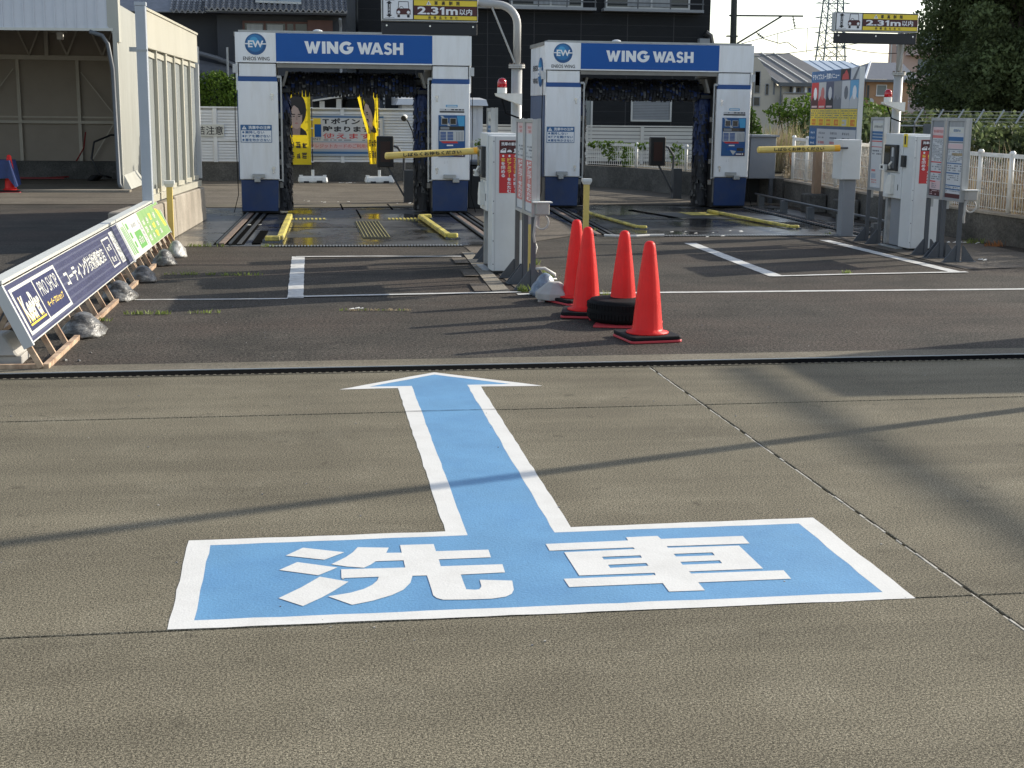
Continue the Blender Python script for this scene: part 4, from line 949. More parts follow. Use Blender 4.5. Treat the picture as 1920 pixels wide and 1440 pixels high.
def kiosk(label, x, y, w, flip):
    t = thing('payment_kiosk', label, 'kiosk', (x, y, 0), 0, 'car wash payment machines')
    b = put('body', MB().box(0, w, 0, 0.30, 0.03, 1.352, 'cabinet'), t, bevel=0.006)
    put('plinth', MB().box(0.02, w - 0.02, 0.03, 0.77, 0.0, 0.029, 'machine_dark'), t)
    put('base_plate', MB().box(-0.06, 0.05, 0.20, 0.75, 0.0065, 0.02, 'galv'), t)
    notice_red(Fr((w * 0.22, 0, 0.80), (1, 0, 0), (0, 0, 1)), w * 0.66, 0.51, b)
    mb = MB(); f = Fr((0, 0, 0), (1, 0, 0), (0, 0, 1))
    for z in (0.1, 0.33, 0.6, 0.72, 1.1, 1.3): f.disc(mb, 0.012, z, 0.006, 0.001, 'steel_mid', 8)
    f.rect(mb, 0.026, 0.0285, 0.04, 1.345, 0.001, 'cabinet_grey'); put('screws', mb, b)
    # control side, facing the driver on the left
    u = put('control_unit', MB().box(-0.015, w - 0.01, 0.301, 0.80, 0.60, 1.372, 'cabinet'), t, bevel=0.006)
    s = Fr((-0.015, 0.80, 0.60), (0, -0.76, 0), (0, 0, 1)); S0 = s.p; s.p = lambda x, y, d=0.0: S0(x * 0.76, y, d * 0.8)
    mb = MB(); s.slab(mb, 0.08, 0.54, 0.33, 0.64, 0.001, 0.05, 'black_box'); put('screen_hood', mb, u, bevel=0.004)
    mb = MB(); s.slab(mb, 0.11, 0.32, 0.42, 0.62, 0.0505, 0.054, 'screen'); s.slab(mb, 0.35, 0.50, 0.36, 0.60, 0.0505, 0.054, 'steel_dark'); s.slab(mb, 0.40, 0.46, 0.50, 0.61, 0.055, 0.06, 'panel_grey'); s.slab(mb, 0.05, 0.24, 0.335, 0.40, 0.052, 0.10, 'plastic_white'); s.slab(mb, 0.10, 0.18, 0.35, 0.385, 0.1005, 0.103, 'screen')
    put('screen', mb, u); mb = MB(); mb.tube([tuple(s.p(0.36, 0.36, 0.06)), tuple(s.p(0.42, 0.40, 0.10)), tuple(s.p(0.46, 0.44, 0.08))], 0.012, 'plastic_white', 6); put('card_lever', mb, u)
    mb = MB(); s.slab(mb, 0.04, 0.62, 0.305, 0.31, 0.001, 0.004, 'steel_mid'); s.slab(mb, 0.56, 0.575, 0.10, 0.17, 0.001, 0.006, 'ink'); s.slab(mb, 0.15, 0.24, 0.11, 0.30, 0.001, 0.003, 'blue_roof')
    put('door_line', mb, u)
    mb = MB(); a = [s.p(0.20, 0.05, 0.001), s.p(0.42, 0.05, 0.001), s.p(0.42, 0.28, 0.001), s.p(0.30, 0.28, 0.001), s.p(0.20, 0.16, 0.001)]
    mb.face([p + s.n * 0.045 for p in a], 'plastic_white')
    for k in range(5): mb.face([a[k], a[(k + 1) % 5], a[(k + 1) % 5] + s.n * 0.045, a[k] + s.n * 0.045], 'plastic_white')
    put('leaflet_box', mb, u); mb = MB(); s.slab(mb, 0.23, 0.26, 0.09, 0.14, 0.0462, 0.048, 'blue_brand'); put('mark', mb, u)
    put('pedestal', MB().box(0.05, w - 0.03, 0.301, 0.68, 0.02, 0.598, 'cabinet_grey'), t)
    put('side_post', MB().box(0.02, 0.08, 0.72, 0.78, 0.02, 0.598, 'galv'), t)
    if flip:
        mb = MB().box(-0.035, -0.001, 0.20, 0.29, 0.985, 1.12, 'black_box'); put('card_reader', mb, t); mb = MB().box(-0.012, -0.001, 0.20, 0.29, 1.22, 1.375, 'yellow_print'); mb.box(-0.0135, -0.0125, 0.225, 0.265, 1.25, 1.35, 'ink'); put('caution_plate', mb, t)
    return t
k1 = kiosk('grey payment kiosk with red notice right of the left lane, nearest to the cones', 1.888, 13.62, 0.30, 0)
k2 = kiosk('grey payment kiosk with dark screen and red notice right of the right lane', 7.19, 15.70, 0.35, 1)

def info_board(label, x, ya, yb, kind, group, z0=0.66, z1=1.565, feet=(True, True), wd=0.0):
    """tall framed poster board facing the lane on its left (the -x side) on two gusseted legs"""
    t = thing('info_board', label, 'sign', (x, (ya + yb) / 2, 0), 0, group)
    fr = Fr((x - 0.02, yb, z0), (0, -1, 0), (0, 0, 1)); W_ = yb - ya; H_ = z1 - z0
    mb = MB()
    mb.box(x - 0.022, x + 0.02, ya, yb, z0, z0 + 0.03, 'alu'); mb.box(x - 0.022, x + 0.02, ya, yb, z1 - 0.03, z1, 'alu')
    mb.box(x - 0.022, x + 0.02, ya, ya + 0.035, z0 + 0.0305, z1 - 0.0305, 'alu'); mb.box(x - 0.022, x + 0.02, yb - 0.035, yb, z0 + 0.0305, z1 - 0.0305, 'alu')
    put('frame', mb, t, world=True)
    put('backing', MB().box(x - 0.008, x + 0.012, ya + 0.036, yb - 0.036, z0 + 0.031, z1 - 0.031, 'cabinet_grey'), t, world=True)
    f = Fr((x - 0.008, yb - 0.04, z0 + 0.035), (0, -1, 0), (0, 0, 1)); w = W_ - 0.08; h = H_ - 0.07; mb = MB(); d = 0.001; e = 0.0022
    f.rect(mb, 0, w, 0, h, d, 'paper')
    if kind == 'red':
        f.rect(mb, 0, w, h * 0.90, h, e, 'cabinet_grey'); f.rect(mb, 0, w, h * 0.82, h * 0.92, e + .001, 'paper_pink'); scribble(mb, f, w * .1, w * .95, h * 0.845, h * 0.895, 7, e + .002, 'red_soft', 1)
        f.rect(mb, 0, w, h * 0.775, h * 0.812, e, 'red_soft'); textbars(mb, f, w * .06, w * .94, h * 0.47, h * 0.76, 15, e, 'ink_soft', 3, .8)
        f.rect(mb, 0, w, h * 0.445, h * 0.46, e, 'red_print'); textbars(mb, f, w * .1, w * .95, h * 0.345, h * 0.435, 3, e, 'ink_soft', 5)
        f.rect(mb, 0, w, h * 0.31, h * 0.33, e, 'red_print'); textbars(mb, f, w * .1, w * .95, h * 0.215, h * 0.30, 3, e, 'ink_soft', 6)
        f.rect(mb, 0, w, 0.09 * h, h * 0.205, e, 'paper_pink'); f.rect(mb, 0, w * .5, h * 0.185, h * 0.20, e + .001, 'red_print'); textbars(mb, f, w * .15, w * .6, h * 0.10, h * 0.175, 3, e + .001, 'ink_soft', 7)
        f.rect(mb, 0, w, 0, h * 0.085, e, 'maroon'); textbars(mb, f, w * .05, w * .9, h * .01, h * .08, 3, e + .001, 'paper_pink', 8, .5)
    elif kind == 'blue':
        f.rect(mb, 0, w, h * 0.93, h, e, 'curtain'); f.rect(mb, 0, w, h * 0.85, h * 0.92, e, 'board_white'); scribble(mb, f, w * .3, w * .75, h * 0.865, h * 0.91, 4, e + .001, 'blue_notice', 2)
        f.rect(mb, 0, w, h * 0.745, h * 0.80, e, 'blue_notice'); f.rect(mb, 0, w, h * 0.72, h * 0.735, e, 'ink_soft'); f.rect(mb, 0, w, h * 0.645, h * 0.71, e, 'paper_pink'); f.rect(mb, 0, w, h * 0.63, h * 0.64, e, 'ink_soft')
        textbars(mb, f, w * .06, w * .94, h * 0.47, h * 0.62, 8, e, 'ink_soft', 9, .6); f.rect(mb, w * .3, w, h * 0.555, h * 0.59, e + .001, 'straw')
        f.rect(mb, 0, w, h * 0.445, h * 0.46, e, 'blue_notice'); textbars(mb, f, w * .05, w * .95, h * 0.345, h * 0.435, 3, e, 'ink_soft', 10)
        f.rect(mb, 0, w * .85, h * 0.315, h * 0.332, e, 'blue_notice'); textbars(mb, f, w * .1, w * .8, h * 0.225, h * 0.305, 3, e, 'ink_soft', 11)
        for k in range(2): f.rect(mb, 0, w, h * (0.155 - .05 * k), h * (0.17 - .05 * k), e, 'blue_notice'); textbars(mb, f, w * .05, w * .95, h * (.11 - .05 * k), h * (.15 - .05 * k), 2, e, 'ink_soft', 12 + k)
        f.rect(mb, 0, w, 0, h * 0.055, e, 'maroon')
    elif kind == 'steps':
        f.rect(mb, 0, w, h * 0.86, h * 0.96, e, 'board_white'); scribble(mb, f, w * .15, w * .9, h * .885, h * .935, 6, e + .001, 'ink_soft', 3)
        for k in range(3): f.rect(mb, 0, w, h * (.80 - .045 * k), h * (.835 - .045 * k), e, 'blue_notice')
        f.rect(mb, 0, w, h * .68, h * .695, e, 'red_print'); f.rect(mb, 0, w, h * .60, h * .61, e, 'red_print'); textbars(mb, f, w * .1, w * .9, h * .48, h * .57, 2, e, 'ink_soft', 15)
        f.rect(mb, w * .1, w * .45, h * .24, h * .27, e, 'red_soft'); f.rect(mb, w * .1, w * .5, h * .14, h * .21, e, 'blue_roof'); textbars(mb, f, w * .1, w * .7, h * .06, h * .13, 2, e, 'red_soft', 16)
    elif kind == 'strip':
        f.rect(mb, 0, w, h * 0.88, h, e, 'paper_pink'); scribble(mb, f, w * .25, w * .75, h * .89, h * .98, 2, e + .001, 'red_soft', 4, True)
        textbars(mb, f, w * .1, w * .9, h * .60, h * .75, 4, e, 'ink_soft', 17); f.rect(mb, 0, w, h * .10, h * .58, e, 'red_soft'); write_col(mb, f, 'ドアミラーをたたむ', w * .2, w * .8, h * .565, h * .05, e + .001, 'white_print', .03)
    put('poster', mb, t, world=True)
    for (yy, on) in ((ya + 0.02, feet[0]), (yb - 0.02, feet[1])):
        if not on: continue
        lg = put('leg', MB().box(x - 0.022, x + 0.02, yy - 0.018, yy + 0.018, 0.006, z0 - 0.001, 'steel_mid'), t, world=True)
        put('post_back', MB().box(x + 0.021, x + 0.05, yy - 0.02, yy + 0.02, z0 - 0.1, z1 + 0.005, 'galv'), t, world=True)
        for s in (-1, 1):
            xs = x - 0.023 if s < 0 else x + 0.051
            mb = MB().hexa([(xs, yy - .006, 0.008), (xs + s * .15, yy - .006, 0.008), (xs + s * .15, yy + .006, 0.008), (xs, yy + .006, 0.008)], [(xs, yy - .006, 0.185), (xs + s * .012, yy - .006, 0.185), (xs + s * .012, yy + .006, 0.185), (xs, yy + .006, 0.185)], 'steel_mid')
            put('gusset', mb, lg, world=True)
        put('foot_plate', MB().box(x - 0.17, x + 0.20, yy - 0.05, yy + 0.03, 0.0065, 0.012, 'steel_mid'), lg, world=True)
    return t
gb = 'framed poster boards on the payment islands'
info_board('poster board with red headings beside the right kiosk', 7.20, 14.92, 15.28, 'red', gb)
info_board('poster board with blue headings, frontmost on the right island', 7.20, 14.43, 14.88, 'blue', gb)
info_board('narrow poster board partly hidden behind the right kiosk', 7.20, 16.58, 17.0, 'steps', gb, feet=(True, True))
info_board('edge-on poster board next to the left kiosk', 2.09, 12.86, 13.32, 'strip', gb, z1=1.52)
info_board('edge-on poster board above the pale concrete weights, frontmost of the left island', 2.09, 12.34, 12.82, 'strip', gb, z1=1.52)
info_board('narrow poster board behind the left kiosk, under the beacon', 2.03, 14.62, 14.98, 'steps', gb, z1=1.62)
def call_box(label, x, y):
    t = thing('cable_box', label, 'box', (x, y, 0.6), 0, 'small cable boxes on the front board posts')
    put('lid', MB().box(-0.03, 0.14, -0.06, 0.05, 0.19, 0.20, 'plastic_white'), t); put('housing', MB().box(0.0, 0.115, -0.05, 0.04, 0.085, 0.189, 'plastic_block'), t, bevel=0.005)
    pts = [(0.05 + 0.062 * math.cos(a), -0.03, 0.02 + 0.065 * math.sin(a)) for a in [R(q) for q in range(100, 461, 24)]]
    put('cable_loop', MB().tube(pts, 0.010, 'plastic_block', 6), t); put('conduit', MB().tube([(0.0, -0.03, 0.08), (-0.02, -0.03, -0.1), (-0.01, -0.02, -0.16)], 0.014, 'plastic_block', 6), t); return t
call_box('pale cable box on the front post of the left poster boards', 2.10, 12.31)
call_box('pale cable box on the front post of the right poster boards', 7.22, 14.40)

def barrier(label, xa, za, xb, zb_, y, bx0, bx1, bz0, bz1, txt):
    t = thing('barrier_gate', label, 'barrier', ((bx0 + bx1) / 2, y, 0), 0, 'barrier arms before the wash lanes')
    px = (bx0 + bx1) / 2 + 0.02
    put('post', MB().box(px - 0.085, px + 0.085, y + 0.06, y + 0.22, 0.006, bz0, 'cabinet_grey'), t, world=True, bevel=0.004)
    put('base_plate', MB().box(px - 0.16, px + 0.16, y, y + 0.28, 0.0065, 0.018, 'steel_dark'), t, world=True)
    put('motor_box', MB().box(bx0, bx1, y, y + 0.32, bz0 + 0.001, bz1, 'cabinet'), t, world=True, bevel=0.006)
    a = put('arm_tube', MB().tube([(xb - 0.04, y - 0.03, zb_), (bx0 + 0.06, y - 0.03, zb_ + 0.004)], 0.014, 'steel_dark', 8), t, world=True)
    n = 8; pts = [(xa + (xb - xa) * k / n, y - 0.03, za + (zb_ - za) * k / n) for k in range(n + 1)]
    r = 0.038 * y / 15.5
    put('padded_arm', MB().tube([(xa - 0.012, y - 0.03, za)] + pts, [r * 0.72] + [r] * (n + 1), 'yellow_pad', 14), t, world=True, smooth=False)
    put('arm_end', MB().tube([(xb - 0.07, y - 0.03, zb_ - 0.002), (xb + 0.006, y - 0.03, zb_ + 0.001)], r * 1.03, 'orange_cap', 14), t, world=True)
    d = Vector((xb - xa, 0, zb_ - za)).normalized(); f = Fr((xa, y - 0.03, za), d, (-d.z, 0, d.x)); L = math.hypot(xb - xa, zb_ - za); mb = MB()
    write(mb, f, txt, L * 0.18, L * 0.80, -r * 0.50, r * 0.56, r + 0.002, 'ink', 0.035, 1.0); put('lettering', mb, t, world=True)
    return t
barrier('yellow padded barrier arm across the left wash lane, lettered and tilted', 0.965, 1.095, 2.0, 1.158, 15.5, 2.06, 2.30, 0.72, 1.26, 'しばらくお待ちください')
barrier('yellow padded barrier arm across the right wash lane, before the price board', 5.895, 1.135, 6.985, 1.163, 17.56, 7.045, 7.31, 0.755, 1.272, 'しばらくお待ちください')
def equipment(name, mb, label, cat, **k): return solo(name, mb, label, cat, **k)
mb = MB().box(3.55, 3.69, 22.2, 22.5, 0.42, 1.24, 'board_white'); mb.box(3.58, 3.66, 22.3, 22.4, 0.0, 0.42, 'steel_mid')
solo('reflector_panel', mb, 'blank sunlit white panel standing left of the right wash machine', 'panel')
t = thing('pump_cabinet', 'dark plastic cabinet between the left kiosk and the left wash machine', 'cabinet', (3.0, 23.4, 0))
put('body', MB().box(2.78, 3.28, 23.0, 23.8, 0.0, 0.72, 'machine_dark'), t, world=True, bevel=0.02); put('lid', MB().box(2.74, 3.3, 22.96, 23.84, 0.721, 0.78, 'steel_dark'), t, world=True, bevel=0.01)

def bollard(label, x, y, h):
    t = thing('sensor_post', label, 'post', (x, y, 0), 0, 'yellow posts with grey caps')
    put('post', MB().box(-0.034, 0.034, -0.034, 0.034, 0.006, h - 0.075, 'yellow_post'), t); put('cap', MB().hexa([(-0.042, -0.042, h - 0.0745), (0.042, -0.042, h - 0.0745), (0.042, 0.042, h - 0.0745), (-0.042, 0.042, h - 0.0745)], [(-0.06, -0.06, h - 0.035), (0.06, -0.06, h - 0.035), (0.06, 0.06, h - 0.035), (-0.06, 0.06, h - 0.035)], 'cabinet'), t); put('cap_top', MB().box(-0.06, 0.06, -0.06, 0.06, h - 0.0345, h, 'cabinet'), t); return t
bollard('yellow post with grey cap behind the traffic cones', 3.755, 18.08, 0.735)
bollard('yellow post with grey cap beyond the green end of the folding signs', -1.505, 17.1, 0.74)
bollard('yellow post with grey cap behind the edge-on poster boards', 2.19, 13.05, 0.72)

def loop_pipe(label, x, y, pts):
    return solo('conduit_pipe', MB().tube([(x + a, y + b, c) for a, b, c in pts], 0.016, 'conduit', 8), label, 'pipe', 'grey conduit pipes on the islands', smooth=True)
loop_pipe('grey conduit bent out of the ground right of the left poster boards', 2.25, 14.3, [(0, 0, 0.30), (0.1, 0, 0.30), (0.17, 0, 0.27), (0.2, 0, 0.2), (0.17, 0, 0.1), (0.1, 0, 0.05), (-0.1, 0, 0.03)])
loop_pipe('grey conduit loop low behind the front left poster board', 2.2, 12.95, [(-0.05, 0, 0.12), (0.1, 0, 0.13), (0.2, 0, 0.07), (0.22, 0, 0.03), (0.1, 0, 0.012), (-0.08, 0, 0.012)])
solo('conduit_pipe', MB().tube([(3.9, 17.6, 0.03), (4.1, 17.55, 0.025), (4.3, 17.5, 0.03), (4.5, 17.6, 0.03), (4.7, 17.62, 0.03)], 0.018, 'conduit', 8), 'grey conduit lying across the ground behind the cones', 'pipe', 'grey conduit pipes on the islands')
rl = thing('guard_rail', 'low dark guard rail along the right edge of the right wash floor', 'railing', (8.0, 20, 0))
put('rail', MB().tube([(8.05, 24.0, 0.20), (7.75, 19.5, 0.22), (7.42, 16.7, 0.26), (7.46, 16.45, 0.25), (7.5, 16.4, 0.18), (7.48, 16.45, 0.08)], 0.018, 'steel_mid', 8), rl, world=True)
for k in range(5):
    f = k / 4.0; x = 8.02 - 0.52 * f; y = 23.6 - 6.2 * f; put('stub_post', MB().box(x - 0.05, x + 0.05, y - 0.05, y + 0.05, 0, 0.20, 'steel_dark'), rl, world=True)

# ================================================================ CONES, TYRE, WEIGHTS
def make_cone(label, loc, rz, group='red traffic cones standing in the middle'):
    t = thing('traffic_cone', label, 'traffic cone', loc, rz, group)
    rip = lambda k, j, a: 1 + (0.016 * math.cos(16 * a) if 1 <= k <= 8 else 0)
    b = put('cone_body', MB().lathe([(0.150, 0.048), (0.150, 0.058), (0.112, 0.066), (0.106, 0.085), (0.090, 0.25), (0.072, 0.42), (0.054, 0.56), (0.043, 0.645), (0.037, 0.678), (0.028, 0.693), (0.014, 0.70)], (0, 0, 0), 'cone_red', 48, rip), t, smooth=True)
    def plate(s, z0, z1, m, c=0.022):
        q = [(-s + c, -s), (s - c, -s), (s, -s + c), (s, s - c), (s - c, s), (-s + c, s), (-s, s - c), (-s, -s + c)]
        return MB().prism(q, z0, z1, m)
    put('rubber_base', plate(0.192, 0.020, 0.0475, 'rubber'), t, bevel=0.006); put('base_sheet', plate(0.195, 0.002, 0.0195, 'cone_base_red'), t, bevel=0.004)
    return t
c0 = make_cone('frontmost traffic cone, right of the tyre', (2.445, 9.545, 0.0), R(8))
dup(c0, loc=(2.245, 10.72, 0.004), rz=R(-14), label='traffic cone left of the tyre, overlapping the rear cone')
dup(c0, loc=(2.315, 11.52, 0.0), rz=R(22), label='rearmost traffic cone, beside the pale concrete weight')
c4 = dup(c0, loc=(2.47, 10.42, 0.0), rz=R(30), label='traffic cone standing inside the black tyre')
c5 = dup(c0, loc=(-5.33, 27.5, 0.0), rz=R(5), label='traffic cone at the open shed, under the blue sheet'); del c5['group']
ty = thing('tyre', 'black car tyre lying flat round the foot of a traffic cone', 'tyre', (2.45, 10.33, 0.02))
put('tread', MB().lathe([(0.215, 0.0), (0.25, 0.004), (0.272, 0.03), (0.274, 0.085), (0.272, 0.14), (0.25, 0.166), (0.222, 0.17)], (0, 0, 0), 'tyre', 48), ty, smooth=True)
E0 = MB()
for k in range(64):
    a = 2 * math.pi * k / 64
    for z in (0.035, 0.105):
        f = Fr((0.2735 * math.cos(a), 0.2735 * math.sin(a), z), (-math.sin(a), math.cos(a), 0), (0, 0, 1)); f.slab(E0, -0.009, 0.009, 0, 0.04, -0.002, 0.0035, 'tyre')
put('tread_blocks', E0, ty, kind='stuff')
mb = MB(); n = 40
for (r0, z0), (r1, z1) in zip([(0.222, 0.1702), (0.195, 0.158), (0.185, 0.12), (0.19, 0.02)], [(0.195, 0.158), (0.185, 0.12), (0.19, 0.02), (0.215, 0.0)]):
    for k in range(n):
        a, b = 2 * math.pi * k / n, 2 * math.pi * (k + 1) / n
        mb.face([(r0 * math.cos(a), r0 * math.sin(a), z0), (r0 * math.cos(b), r0 * math.sin(b), z0), (r1 * math.cos(b), r1 * math.sin(b), z1), (r1 * math.cos(a), r1 * math.sin(a), z1)], 'tyre')
put('sidewall', mb, ty, smooth=True)
solo('base_sheet', MB().prism([(2.17, 10.10), (2.62, 9.98), (2.76, 10.3), (2.35, 10.62)], 0.004, 0.018, 'cone_base_red'), 'red plastic sheet under the black tyre', 'base sheet')
bw = thing('sign_base', 'pale grey eight sided concrete sign base left of the rear cone', 'weight', (2.15, 11.62, 0))
oct_ = lambda r, z, ph=0.39: [(r * math.cos(ph + k * math.pi / 4), r * math.sin(ph + k * math.pi / 4), z) for k in range(8)]
mb = MB(); P0, P1, P2 = oct_(0.165, 0.02), oct_(0.165, 0.075), oct_(0.055, 0.165)
for k in range(8):
    q = (k + 1) % 8; mb.face([P0[k], P0[q], P1[q], P1[k]], 'plastic_block'); mb.face([P1[k], P1[q], P2[q], P2[k]], 'plastic_block')
mb.face(P2, 'plastic_block'); mb.face(P0[::-1], 'plastic_block'); put('block', mb, bw, bevel=0.005)
for k in range(4): a = k * math.pi / 2 + 0.39; put('foot', MB().box(0.13 * math.cos(a) - .025, 0.13 * math.cos(a) + .025, 0.13 * math.sin(a) - .025, 0.13 * math.sin(a) + .025, 0, 0.0195, 'plastic_block'), bw)
def weight_bag(label, x, y, rx, ry, h, m, seed, group='plastic wrapped weights on the ground'):
    rg = random.Random(seed); ph = [rg.uniform(0, 6.28) for _ in range(6)]
    rip = lambda k, j, a: 1 + 0.07 * math.sin(3 * a + ph[0] + k) + 0.05 * math.sin(5 * a + ph[1] - 2 * k) + 0.045 * math.sin(9 * a + ph[2] + 3 * k) + 0.03 * math.sin(14 * a + ph[3] + 5 * k) + rg.uniform(-.012, .012)
    mb = MB().lathe([(0.94, 0.0), (1.0, 0.08), (0.97, 0.20), (0.88, 0.34), (0.76, 0.48), (0.63, 0.62), (0.50, 0.76), (0.40, 0.86), (0.27, 0.94), (0.1, 1.0)], (0, 0, 0), m, 32, rip)
    mb.v = [(x + a * rx + 0.1 * c * rx * 0.3, y + b * ry, c * h) for a, b, c in mb.v]
    return solo('weight_bag', mb, label, 'weight', group, smooth=True)
weight_bag('bluish plastic wrapped weight behind the eight sided sign base', 2.13, 11.98, 0.13, 0.12, 0.20, 'bag_blue', 4)
weight_bag('dark plastic wrapped weight nearest to the camera, under the navy sign', -1.52, 10.08, 0.16, 0.20, 0.165, 'bag', 5)
weight_bag('dark plastic wrapped weight under the lettering end of the navy sign', -1.50, 11.98, 0.15, 0.19, 0.16, 'bag', 6)
weight_bag('dark plastic wrapped weight where the navy sign meets the green one', -1.44, 13.25, 0.13, 0.17, 0.15, 'bag', 7)
weight_bag('half white plastic wrapped weight under the green sign, second from its far end', -1.37, 14.66, 0.12, 0.18, 0.165, 'bag', 8)
weight_bag('pale plastic wrapped weight at the far end of the green sign', -1.32, 15.5, 0.12, 0.18, 0.175, 'bag_pale', 9)

# ================================================================ FOLDING SIGNS ON THE LEFT
def fx(y): return -1.548 + 0.0172 * (y - 8.8)             # foot line of the frames
def folding_sign(label, y0, y1, mface, group):
    """A-frame: slatted rusty steel legs on both sides, a sign panel clad on the right slope and a white ridge"""
    t = thing('folding_sign', label, 'sign', (fx(y0), y0, 0), 0, group)
    LEAN = 0.24; ZT = 0.525
    def pt(y, s): return Vector((fx(y) - LEAN * s, y, ZT * s))          # s: 0 at the ground, 1 at the ridge
    def pl(y, s): return Vector((fx(y) - 2 * LEAN - 0.10 + (LEAN + 0.06) * s, y, ZT * s))
    u = (pt(y0, 1) - pt(y0, 0)).normalized(); r = (pt(y1, 0) - pt(y0, 0)).normalized()
    fr = Fr(pt(y0, 0), r, u); L = (pt(y1, 0) - pt(y0, 0)).length; S = (pt(y0, 1) - pt(y0, 0)).length
    b0 = S * 0.305; b1 = S * 0.975
    mb = MB(); fr.slab(mb, 0.0, L, b0, b1, -0.022, 0.004, 'board_white'); p = put('panel', mb, t, world=True)
    mb = MB(); mb.beam(pt(y0, 1) + Vector((-0.03, -0.01, 0.012)), pt(y1, 1) + Vector((-0.03, 0.01, 0.012)), 0.085, 0.022, 'board_white'); put('ridge_cap', mb, t, world=True)
    for e in (0.0, L):
        mb = MB(); fr.slab(mb, e - 0.018, e + 0.018, b0 - 0.012, b1 + 0.006, -0.055, 0.009, 'panel_grey'); put('end_trim', mb, t, world=True)
    n = int(round(L / 0.42)); gap = L / n
    for side, fn in ((0, pt), (1, pl)):
        mb = MB().beam(fn(y0, 0) + Vector((0, 0, 0.016)), fn(y1, 0) + Vector((0, 0, 0.016)), 0.036, 0.032, 'rust_frame'); put('foot_rail', mb, t, world=True)
        for k in range(n + 1):
            y = y0 + (y1 - y0) * k / n; a = fn(y, 0.04); b = fn(y, 0.97); o_ = -fr.n * 0.042 if side == 0 else Vector((0.0, 0, 0))
            mb = MB().beam(a + o_ * 0.45, b + o_, 0.035, 0.028, 'rust_frame', up=(0, 1, 0)); put('slat', mb, t, world=True)
    for y in (y0 + 0.02, y1 - 0.02):
        mb = MB().beam(pl(y, 0) + Vector((0, 0, 0.016)), pt(y, 0) + Vector((0, 0, 0.016)), 0.03, 0.03, 'rust_frame'); put('cross_rail', mb, t, world=True)
        mb = MB().beam(pl(y, 0.25), pt(y, 0.85) + Vector((-0.03, 0, 0)), 0.03, 0.012, 'rust_frame'); put('brace', mb, t, world=True)
    return t, p, fr, L, b0, b1
gf = 'long folding signs along the left'
t, p, fr, L, b0, b1 = folding_sign('navy blue slatted folding sign with white lettering, near end of the row', 8.74, 13.50, 'navy_board', gf)
mb = MB(); h = b1 - b0
fr.rect(mb, 0.02, L - 0.02, b0 + 0.008, b1 - 0.006, 0.0055, 'navy_board')
for k in range(7): fr.rect(mb, 0.02, L - 0.02, b0 + h * (0.06 + 0.135 * k), b0 + h * (0.10 + 0.135 * k), 0.0065, 'navy_stripe')
bx0, bx1 = 0.07, 1.52; d = 0.0075
fr.rect(mb, bx0, bx1, b0 + h * 0.10, b0 + h * 0.90, d, 'board_white'); fr.rect(mb, bx0 + 0.045, 0.70, b0 + h * 0.155, b0 + h * 0.845, d + .001, 'navy_deep'); fr.rect(mb, 0.73, bx1 - 0.045, b0 + h * 0.155, b0 + h * 0.845, d + .001, 'navy_deep')
write(mb, fr, 'KeePer', 0.17, 0.66, b0 + h * 0.27, b0 + h * 0.73, d + .002, 'yellow_print', 0.05); write(mb, fr, 'KeePer', 0.175, 0.655, b0 + h * 0.29, b0 + h * 0.73, d + .003, 'board_white', 0.03); fr.rect(mb, 0.17, 0.66, b0 + h * 0.225, b0 + h * 0.255, d + .002, 'yellow_print')
write(mb, fr, 'PRO SHOP', 0.80, 1.41, b0 + h * 0.52, b0 + h * 0.78, d + .002, 'board_white', 0.0); write(mb, fr, 'キーパープロショップ', 0.83, 1.38, b0 + h * 0.30, b0 + h * 0.42, d + .002, 'yellow_text', 0.02)
write(mb, fr, 'コーティング技術認定店', 1.68, 3.52, b0 + h * 0.38, b0 + h * 0.72, d, 'board_white', 0.03)
fr.rect(mb, 3.66, 4.06, b0 + h * 0.16, b0 + h * 0.84, d, 'board_white'); fr.rect(mb, 3.69, 4.03, b0 + h * 0.20, b0 + h * 0.80, d + .001, 'navy_board')
scribble(mb, fr, 3.74, 3.98, b0 + h * 0.54, b0 + h * 0.70, 2, d + .002, 'board_white', 5); scribble(mb, fr, 3.74, 3.98, b0 + h * 0.27, b0 + h * 0.43, 2, d + .002, 'board_white', 6)
fr.rect(mb, 4.16, 4.40, b0 + h * 0.14, b0 + h * 0.90, d, 'board_white'); textbars(mb, Fr(fr.p(4.19, b0 + h * .17), fr.u, -fr.r), 0, h * 0.68, -0.18, 0, 4, d + .001, 'ink_soft', 20)
put('printed_face', mb, p, world=True)
t, p, fr, L, b0, b1 = folding_sign('white and green folding sign with yellow print, far end of the row', 13.56, 16.80, 'board_white', gf)
mb = MB(); h = b1 - b0; d = 0.0055
fr.rect(mb, 0.02, L - 0.02, b0 + 0.006, b1 - 0.005, d, 'board_white'); d += .001
for k in range(3): fr.poly(mb, [(0.12 + k * .10, b0 + h * .10), (0.17 + k * .10, b0 + h * .10), (0.12 + k * .06, b0 + h * .86), (0.09 + k * .06, b0 + h * .86)], d, 'green_print')
for k in range(3): fr.rect(mb, 0.42 + k * 0.02, 0.52 + k * 0.02, b0 + h * (0.72 - 0.25 * k), b0 + h * (0.88 - 0.25 * k), d, 'green_print')
fr.poly(mb, [(0.38, b0 + h * .08), (0.42, b0 + h * .08), (0.34, b0 + h * .95), (0.30, b0 + h * .95)], d, 'green_print')
fr.rect(mb, 0.72, 1.18, b0 + h * 0.12, b0 + h * 0.58, d, 'green_print'); scribble(mb, fr, 0.78, 1.12, b0 + h * 0.22, b0 + h * 0.48, 3, d + .001, 'board_white', 7); scribble(mb, fr, 0.74, 1.05, b0 + h * 0.70, b0 + h * 0.83, 4, d, 'ink_soft', 8)
